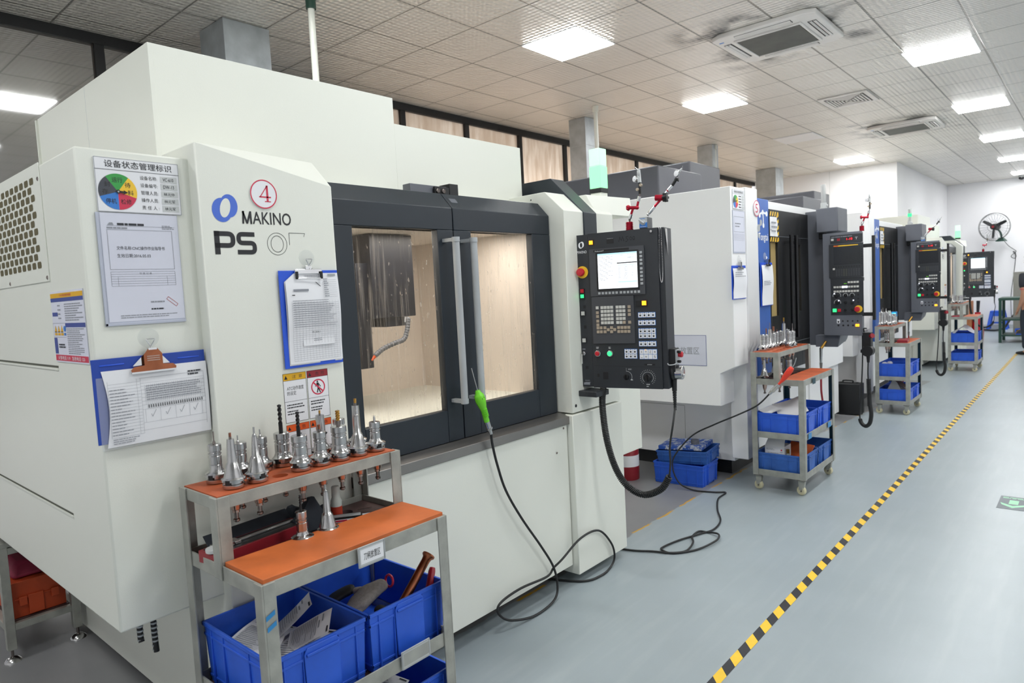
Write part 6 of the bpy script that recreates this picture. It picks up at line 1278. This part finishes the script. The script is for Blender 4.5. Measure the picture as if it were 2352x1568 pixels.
# ---------------------------------------------------------------- ceiling fittings
def light(x, y, label, lit=True):
    t = thing('ceiling_light', label, 'ceiling light', (x, y, CEIL), 0, 'square ceiling panel lights')
    mb = MB(); a, b = .2975, .302
    for (p, q, r, s) in ((-a, a, -b, -b+.014), (-a, a, b-.014, b), (-a, -a+.014, -b+.014, b-.014), (a-.014, a, -b+.014, b-.014)): mb.box(p, q, r, s, -.005, -.001, 'tongtai_white')
    mb.build('frame', t, .002); mb = MB(); mb.box(-a+.014, a-.014, -b+.014, b-.014, -.009, -.004, 'glow_white' if lit else 'wall_paint'); mb.build('diffuser', t)
for x, y, l in ((-3.575, 2.02, 'lit panel above the near machine, mirrored in the leftmost window pane'), (-3.575, 5.04, 'nearest visible lit panel of the left row'), (-3.575, 8.06, 'second lit panel of the left row, before the grey ceiling vent'), (-3.575, 14.22, 'last lit panel of the left row, close to the white end wall'),
    (-1.225, 5.07, 'lit panel just beyond the picture top, first of the right row'), (-1.225, 8.09, 'largest visible lit panel of the right row'), (-1.235, 11.1, 'second visible lit panel of the right row, above the far air conditioner'), (-1.27, 14.1, 'third visible lit panel of the right row'), (-1.31, 17.15, 'fourth lit panel of the right row, cut by the picture edge'), (-1.32, 19.9, 'farthest lit panel of the right row near the end wall')): light(x, y, 'square ceiling light, '+l)
light(-3.575, 11.1, 'square ceiling panel that is not lit, between the left row lights', False)
def aircon(x, y, label):
    t = thing('air_conditioner', label, 'air conditioner', (x, y, CEIL), 0, 'cassette air conditioners'); a = .44
    mb = MB(); pr = [(-a+.09, -a), (a-.09, -a), (a, -a+.05), (a, a-.05), (a-.09, a), (-a+.09, a), (-a, a-.05), (-a, -a+.05)]
    mb.prism(pr, 'z', -.045, -.002, 'ac_white')
    for (p, q, r, s) in ((-.28, .28, -.29, -.27), (-.28, .28, .27, .29), (-.29, -.27, -.29, .29), (.27, .29, -.29, .29)): mb.box(p, q, r, s, -.062, -.04, 'ac_white')
    mb.build('panel', t, .008, 3)
    mb = MB(); mb.box(-.27, .27, -.27, .27, -.052, -.0455, 'ac_dark'); mb.box(-.262, .262, -.262, .262, -.054, -.052, 'ac_dark'); mb.build('intake_grille', t)
    for k in range(4):
        R = Matrix.Rotation(k*PI/2, 4, 'Z'); mb = MB(R); mb.box(-.24, .24, -.395, -.325, -.0465, -.045, 'black'); v = mb.build('outlet', t)
        mb = MB(R); mb.hexa([(-.235, -.392, -.047), (.235, -.392, -.047), (.235, -.368, -.047), (-.235, -.368, -.047)], [(-.235, -.388, -.06), (.235, -.388, -.06), (.235, -.385, -.06), (-.235, -.385, -.06)], 'ac_white'); mb.hexa([(-.235, -.36, -.047), (.235, -.36, -.047), (.235, -.338, -.047), (-.235, -.338, -.047)], [(-.235, -.352, -.058), (.235, -.352, -.058), (.235, -.349, -.058), (-.235, -.349, -.058)], 'ac_white'); mb.build('louver', v)
    mb = MB(); mb.box(-.40, -.36, -.33, -.31, -.0465, -.045, 'sign_blue'); mb.build('badge', t)
aircon(-2.19, 6.29, 'white cassette air conditioner ringed by black soot, the large near one')
aircon(-2.21, 11.63, 'smaller looking cassette air conditioner farther down the ceiling')
t = thing('ceiling_vent', 'square slatted ceiling vent between the two air conditioners', 'vent', (-2.375, 9.235, CEIL))
mb = MB(); mb.prism([(-.275, -.305), (.275, -.305), (.275, .305), (-.275, .305)], 'z', -.004, -.001, 'black')
for (p, q, r, s) in ((-.275, .275, -.305, -.25), (-.275, .275, .25, .305), (-.275, -.22, -.25, .25), (.22, .275, -.25, .25)): mb.box(p, q, r, s, -.016, -.002, 'ac_white')
mb.build('frame', t, .003)
for k in range(6):
    a, b = .205-.034*k, .235-.036*k; mb = MB()
    for (p, q, r, s) in ((-a, a, -b, -b+.018), (-a, a, b-.018, b), (-a, -a+.018, -b, b), (a-.018, a, -b, b)): mb.box(p, q, r, s, -.02-.001*k, -.010, 'ac_white')
    mb.build('slat', t)
def duct(x0, x1, y0, y1, z0, label, bands=True):
    loc = ((x0+x1)/2, (y0+y1)/2, z0); T_ = root_mb(loc).T; mb = MB(T_); mb.box(x0, x1, y0, y1, z0, CEIL-.004, 'galvanised')
    for z in ((3.35, 2.95) if bands else ()): mb.box(x0-.003, x1+.003, y0-.003, y1+.003, z, z+.004, 'galvanised')
    o = tag(mb.build('exhaust_duct', bevel=.003), label, 'duct', 'galvanised ducts to the ceiling'); o.location = loc
duct(-5.33, -4.95, 2.571, 2.945, 2.0, 'square galvanised duct rising behind the nearest machine')
duct(-5.17, -4.92, 7.22, 7.52, 2.0, 'shiny galvanised duct beside the green signal light')
duct(-4.88, -4.63, 10.28, 10.5, 2.0, 'narrow duct above the dark hood of the middle machine')
duct(-5.20, -4.81, 13.53, 13.95, 1.5, 'pale square duct in front of the white end wall')
def pipe(x, y, z0, label, green=False):
    loc = (x, y, z0); t = thing('air_pipe', label, 'pipe', loc, 0, 'white air pipes to the ceiling'); mb = MB(); mb.cyl((0, 0, 0), (0, 0, CEIL-z0-.004), .024, n=16, m='white_paint'); mb.cyl((0, 0, .55), (0, 0, .60), .028, n=16, m='white_paint'); mb.build('pipe_run', t)
    mb = MB(); mb.cyl((0, 0, CEIL-z0-.07), (0, 0, CEIL-z0-.004), .036, n=16, m='green_table' if green else 'white_paint'); mb.build('fitting', t, label='green coupling' if green else None)
pipe(-4.27, 2.885, 2.0, 'white pipe with green coupling behind the nearest machine', True); pipe(-4.565, 6.93, 2.0, 'white pipe rising behind the green signal light'); pipe(-4.65, 10.41, 2.0, 'white pipe beside the narrow duct of the middle machine')
t = tag(MB().sph((0, 0, 0), .06, 'black_gloss', 16, (1, 1, .8)).cyl((0, 0, .02), (0, 0, .05), .065, n=20, m='light_grey').build('dome_camera'), 'small black dome camera on the ceiling by the far wall', 'camera'); t.location = (-1.478, 20.6, CEIL-.052)
# ---------------------------------------------------------------- far end of the room
loc = (-2.0, 20.55, 2.53); t = thing('wall_fan', 'large black wall fan with three blades and wire guard on the far wall', 'fan', loc, math.radians(-14))
mb = MB()
for r, y in ((.335, 0), (.335, -.05), (.30, -.085), (.12, -.105)): mb.tube([(r*math.cos(q*PI/24), y, r*math.sin(q*PI/24)) for q in range(48)], .005 if r > .32 else .0025, 6, 'black', closed=True)
for k in range(26):
    an = 2*PI*k/26; c, s = math.cos(an), math.sin(an); mb.tube([(.335*c, -.04, .335*s), (.30*c, -.085, .30*s), (.10*c, -.106, .10*s)], .0018, 5, 'dark_grey'); mb.tube([(.335*c, 0, .335*s), (.28*c, .07, .28*s), (.09*c, .10, .09*s)], .0018, 5, 'dark_grey')
mb.build('wire_guard', t)
for k in range(3):
    an = math.radians(25+120*k); R = Matrix.Rotation(-an, 4, 'Y'); mb = MB(R); vs = []
    for i in range(9):
        r = .05+.235*i/8; ww = .016+.020*math.sin(PI*min(1, .15+i/8*.75)); vs += [(r, -.045+.02, -ww), (r, -.045-.022, ww), (r, -.042-.022, ww), (r, -.042+.02, -ww)]
    f = [(4*i+j, 4*i+(j+1) % 4, 4*i+4+(j+1) % 4, 4*i+4+j) for i in range(8) for j in range(4)]+[(3, 2, 1, 0), (32, 33, 34, 35)]; mb.add(vs, f, 'black'); mb.build('blade', t)
mb = MB(); mb.lathe([(0, -.115), (.045, -.112), (.07, -.095), (.075, -.03), (.085, .03), (.08, .15), (.05, .19), (0, .195)], (0, 0, 0), (0, 1, 0), 24, 'black'); mb.lathe([(.02, -.118), (.03, -.117)], (0, 0, 0), (0, 1, 0), 20, 'deep_red'); mb.build('motor', t)
mb = MB(); mb.tube(smooth_path([(0, .12, -.05), (.06, .14, -.12), (.08, .17, -.22), (.07, .2, -.32)], 5), .022, 10, 'green_table').hexa([(-.03, .10, -.36), (.17, .10, -.36), (.17, .30, -.36), (-.03, .30, -.36)], [(.03, .17, -.27), (.10, .17, -.27), (.10, .27, -.27), (.03, .27, -.27)], 'green_table'); mb.build('wall_bracket', t, label='dark green wall bracket')
mb = MB(); mb.tube(smooth_path([(-1.85, 20.84, 2.2), (-1.75, 20.86, 2.05), (-1.64, 20.87, 1.95), (-1.60, 20.87, 1.9), (-1.66, 20.86, 1.84), (-1.70, 20.86, 1.78), (-1.63, 20.86, 1.73), (-1.60, 20.86, 1.80), (-1.66, 20.86, 1.90), (-1.61, 20.86, 1.86), (-1.62, 20.87, 1.6), (-1.66, 20.87, 1.2), (-1.70, 20.86, .75), (-1.68, 20.8, .2)], 6), .007, 6, 'rubber'); tag(mb.build('power_cable'), 'black power cable looped below the wall fan, running down the far wall', 'cable')
loc = (-1.94, 20.6, 0); t = thing('plastic_stool', 'blue plastic stool upside against the far wall beside the green bench', 'stool', loc); t['label'] = 'blue plastic stool standing by the far wall behind the green bench'
mb = MB(); mb.box(-.15, .15, -.15, .15, .43, .46, 'blue_bin'); mb.build('seat', t, .01)
for sx in (-1, 1):
    for sy in (-1, 1): mb = MB(); mb.hexa([(sx*.19-.03, sy*.19-.03, 0), (sx*.19+.03, sy*.19-.03, 0), (sx*.19+.03, sy*.19+.03, 0), (sx*.19-.03, sy*.19+.03, 0)], [(sx*.12-.03, sy*.12-.03, .435), (sx*.12+.03, sy*.12-.03, .435), (sx*.12+.03, sy*.12+.03, .435), (sx*.12-.03, sy*.12+.03, .435)], 'blue_bin'); mb.build('leg', t, .005)
mb = MB(); mb.box(-.15, .15, -.155, -.145, .33, .43, 'blue_bin').box(-.16, .16, -.17, -.16, .15, .19, 'blue_bin').box(-.15, .15, .145, .155, .33, .43, 'blue_bin'); mb.build('apron', t)
loc = (-1.0, 17.2, 0); t = thing('work_bench', 'dark green steel bench with lower shelf at the right edge near the far wall', 'bench', loc); gt = 'green_table'
mb = MB(); mb.box(-.58, .6, -.36, .36, .86, .91, gt); mb.build('bench_top', t, .004)
for x in (-.55, .57):
    for y in (-.33, .33): mb = MB(); mb.box(x-.025, x+.025, y-.025, y+.025, 0, .86, gt); mb.build('leg', t, .002)
for z in (.13, .45): mb = MB(); mb.box(-.525, .545, -.34, .34, z, z+.03, gt); mb.build('shelf', t, .002)
t = tag(MB().box(-.16, .16, -.10, .10, 0, .12, 'blue_bin').box(-.14, .14, -.101, -.1, .02, .10, 'ink').build('equipment_box', bevel=.004), 'dark blue box on the bottom shelf of the green bench', 'box'); t.location = (-1.15, 17.0, .162)
mb = MB(); mb.tube(smooth_path([(-1.3, 16.78, .17), (-1.25, 16.70, .26), (-1.12, 16.68, .30), (-1.02, 16.66, .22), (-1.0, 16.6, .06), (-.95, 16.5, .012), (-.85, 16.3, .01)], 6), .007, 6, 'cut_gold'); tag(mb.build('cable_coil'), 'yellowish cable hanging from the bottom shelf of the green bench', 'cable')
loc = (-1.17, 18.65, 0); t = thing('steel_cabinet', 'tall grey steel cabinet behind the green bench', 'cabinet', loc)
mb = MB(); mb.box(-.29, .4, -.25, .25, 0, 1.41, 'cabinet_grey'); mb.build('carcass', t, .005)
mb = MB(); mb.box(-.255, .38, -.262, -.251, .06, 1.33, 'cabinet_grey'); dr_ = mb.build('door', t, .003); mb = MB(); mb.box(-.15, -.13, -.28, -.262, .75, .88, 'black'); mb.build('handle', dr_)
loc = (-2.08, 17.0, 0); t = tag(MB(TL(2.08, -17, 0)).box(-2.14, -2.04, 16.9, 17.2, 0, .86, 'wood').build('wooden_board', bevel=.003), 'brown wooden board standing upright behind the farthest trolley', 'board'); t.location = loc
t = thing('red_bag', 'red bag with dark umbrella beside the brown board behind the farthest trolley', 'bag', (-1.95, 17.05, 0))
mb = MB(); mb.lathe([(0, 0), (.10, .01), (.11, .2), (.095, .42), (.05, .58), (.055, .62), (0, .62)], (0, 0, 0), (0, 0, 1), 16, 'red'); mb.build('bag_body', t); mb = MB(); mb.cyl((0, 0, .55), (.01, 0, .86), .022, .034, n=10, m='cloth_navy'); mb.build('umbrella', t)
mb = MB(); mb.tube(smooth_path([(-2.3, 20.2, .03), (-2.1, 19.9, .03), (-1.9, 19.8, .03), (-1.75, 19.85, .08), (-1.65, 19.9, .25), (-1.5, 20.0, .5)], 6), .022, 10, 'rubber'); tag(mb.build('suction_hose'), 'thick black hose curving on the floor before the blue stool', 'hose')
# floor arrow sign
F = Fr((-.5, 5.225, 0), (1, .03, 0), (-.0, 1, 0)); loc = (-.35, 5.37, .0008); mb = MB(root_mb(loc).T); F.slab(mb, 0, .30, 0, .30, .0004, .0016, 'mat_grey'); F.poly(mb, [(.05, .215), (.105, .215), (.105, .125), (.16, .125)][:0] or [(.055, .21), (.105, .21), (.105, .115), (.055, .115)], .0022, 'arrow_green'); F.poly(mb, [(.01, .135), (.02, .09), (.08, .03), (.14, .09), (.15, .135), (.08, .08)], .0022, 'arrow_green'); F.dashes(mb, .015, .28, .24, .28, 2, 'arrow_green', .6, .0022, .02, .05)
t = tag(mb.build('floor_sign'), 'grey floor sticker with pale green arrow at the right edge of the aisle', 'floor sign'); t.location = loc
# ---------------------------------------------------------------- person at the far right
loc = (-.915, 14.62, 0); t = thing('person', 'person in dark short sleeved shirt and dark trousers standing at the right edge', 'person', loc, math.radians(55))
# facing local +y
bd = skin_mesh('body', [[(0, 0, .93, (.15, .10)), (0, 0, 1.08, (.135, .095)), (0, .01, 1.25, (.155, .11)), (0, 0, 1.38, (.14, .09)), (0, -.005, 1.44, (.07, .06)), (0, .0, 1.50, (.052, .055)), (0, .015, 1.56, (.062, .078)), (0, .012, 1.635, (.076, .092)), (0, .005, 1.685, (.055, .066))],
    [('j', 0, 3), (.17, -.005, 1.385, (.062, .06)), (.205, -.03, 1.20, (.047, .047)), (.215, -.05, 1.09, (.042, .042)), (.20, .0, .93, (.036, .034)), (.185, .05, .845, (.027, .025)), (.18, .075, .80, (.036, .02)), (.178, .09, .765, (.034, .018))],
    [('j', 0, 3), (-.17, -.005, 1.385, (.062, .06)), (-.205, -.03, 1.20, (.047, .047)), (-.215, -.05, 1.09, (.042, .042)), (-.20, .0, .93, (.036, .034)), (-.185, .05, .845, (.027, .025)), (-.18, .075, .80, (.036, .02)), (-.178, .09, .765, (.034, .018))],
    [('j', 0, 0), (.09, 0, .86, (.088, .09)), (.10, .01, .66, (.070, .072)), (.105, .015, .49, (.056, .06)), (.105, -.01, .30, (.05, .055)), (.105, -.015, .10, (.036, .04)), (.105, .0, .05, (.038, .045)), (.11, .12, .03, (.036, .025))],
    [('j', 0, 0), (-.09, 0, .86, (.088, .09)), (-.10, .01, .66, (.070, .072)), (-.105, .015, .49, (.056, .06)), (-.105, -.01, .30, (.05, .055)), (-.105, -.015, .10, (.036, .04)), (-.105, .0, .05, (.038, .045)), (-.11, .12, .03, (.036, .025))],
    [('j', 1, 7), (0.195, 0.105, 0.735, 0.009), (0.195, 0.110, 0.700, 0.008)], [('j', 1, 7), (0.184, 0.110, 0.730, 0.009), (0.183, 0.117, 0.690, 0.008)], [('j', 1, 7), (0.172, 0.110, 0.732, 0.009), (0.170, 0.115, 0.695, 0.008)], [('j', 1, 7), (0.160, 0.105, 0.738, 0.008), (0.157, 0.108, 0.710, 0.007)], [('j', 1, 6), (0.162, 0.105, 0.785, 0.010), (0.155, 0.125, 0.760, 0.009)],
    [('j', 2, 7), (-0.195, 0.105, 0.735, 0.009), (-0.195, 0.110, 0.700, 0.008)], [('j', 2, 7), (-0.184, 0.110, 0.730, 0.009), (-0.183, 0.117, 0.690, 0.008)], [('j', 2, 7), (-0.172, 0.110, 0.732, 0.009), (-0.170, 0.115, 0.695, 0.008)], [('j', 2, 7), (-0.160, 0.105, 0.738, 0.008), (-0.157, 0.108, 0.710, 0.007)], [('j', 2, 6), (-0.162, 0.105, 0.785, 0.010), (-0.155, 0.125, 0.760, 0.009)]], 'skin', t)
skin_mesh('shirt', [[(0, 0, .90, (.165, .118)), (0, .0, 1.08, (.152, .112)), (0, .01, 1.25, (.17, .125)), (0, 0, 1.38, (.155, .105)), (0, -.005, 1.445, (.08, .07))], [('j', 0, 3), (.175, -.005, 1.385, (.076, .074)), (.20, -.025, 1.23, (.066, .066)), (.207, -.035, 1.15, (.064, .064))], [('j', 0, 3), (-.175, -.005, 1.385, (.076, .074)), (-.20, -.025, 1.23, (.066, .066)), (-.207, -.035, 1.15, (.064, .064))]], 'shirt', t)
skin_mesh('trousers', [[(0, 0, .95, (.150, .108)), (0, 0, .88, (.158, .115))], [('j', 0, 1), (.09, 0, .80, (.098, .10)), (.10, .01, .66, (.084, .088)), (.105, .012, .49, (.072, .076)), (.105, -.01, .30, (.066, .072)), (.105, -.01, .10, (.060, .066))], [('j', 0, 1), (-.09, 0, .80, (.098, .10)), (-.10, .01, .66, (.084, .088)), (-.105, .012, .49, (.072, .076)), (-.105, -.01, .30, (.066, .072)), (-.105, -.01, .10, (.060, .066))]], 'jeans', t)
for s in (-1, 1):
    skin_mesh('shoe', [[(s*.105, -.06, .045, (.042, .042)), (s*.105, .02, .045, (.046, .040)), (s*.11, .11, .036, (.048, .030)), (s*.112, .17, .030, (.040, .024))]], 'black', t, sub=2)
    mb = MB(); mb.tube([(s*.207+.05*math.cos(q*PI/10), -.035+.05*math.sin(q*PI/10), 1.145) for q in range(20)], .006, 6, 'sign_red', closed=True); mb.build('sleeve_trim', t)
    mb = MB(); mb.sph((s*.076, .0, 1.615), .026, 'skin', 10, (.45, .8, 1.2)); mb.build('ear', t)
    mb = MB(); mb.sph((s*.03, .098, 1.632), .012, 'paper', 10).sph((s*.03, .106, 1.632), .0065, 'ink_black', 8); mb.build('eye', t)
mb = MB(); mb.hexa([(-.016, .095, 1.59), (.016, .095, 1.59), (.006, .125, 1.592), (-.006, .125, 1.592)], [(-.006, .09, 1.635), (.006, .09, 1.635), (.003, .102, 1.635), (-.003, .102, 1.635)], 'skin'); mb.build('nose', t, .004)
mb = MB(); mb.sph((0, .084, 1.562), .024, 'bottle_red', 10, (1, .4, .25)); mb.build('mouth', t)
mb = MB(); vs = []; n = 18; k = 10
for j in range(k+1):
    for i in range(n):
        th = 2*PI*i/n; ph = (PI*.62 if math.sin(th) < .2 else PI*.36)*j/k; vs.append((.088*math.sin(ph)*math.cos(th), -.002+.108*math.sin(ph)*math.sin(th), 1.645+.085*math.cos(ph)))
mb.add(vs, [(j*n+i, (j+1)*n+i, (j+1)*n+(i+1) % n, j*n+(i+1) % n) for j in range(k) for i in range(n)], 'hair'); h_ = mb.build('hair', t, ang=180); sd = h_.modifiers.new('solid', 'SOLIDIFY'); sd.thickness = .012; sd.offset = 1
mb = MB(); mb.box(.20, .262, -.05, .0, 1.27, 1.29, 'sign_red'); mb.build('sleeve_badge', t, .003)
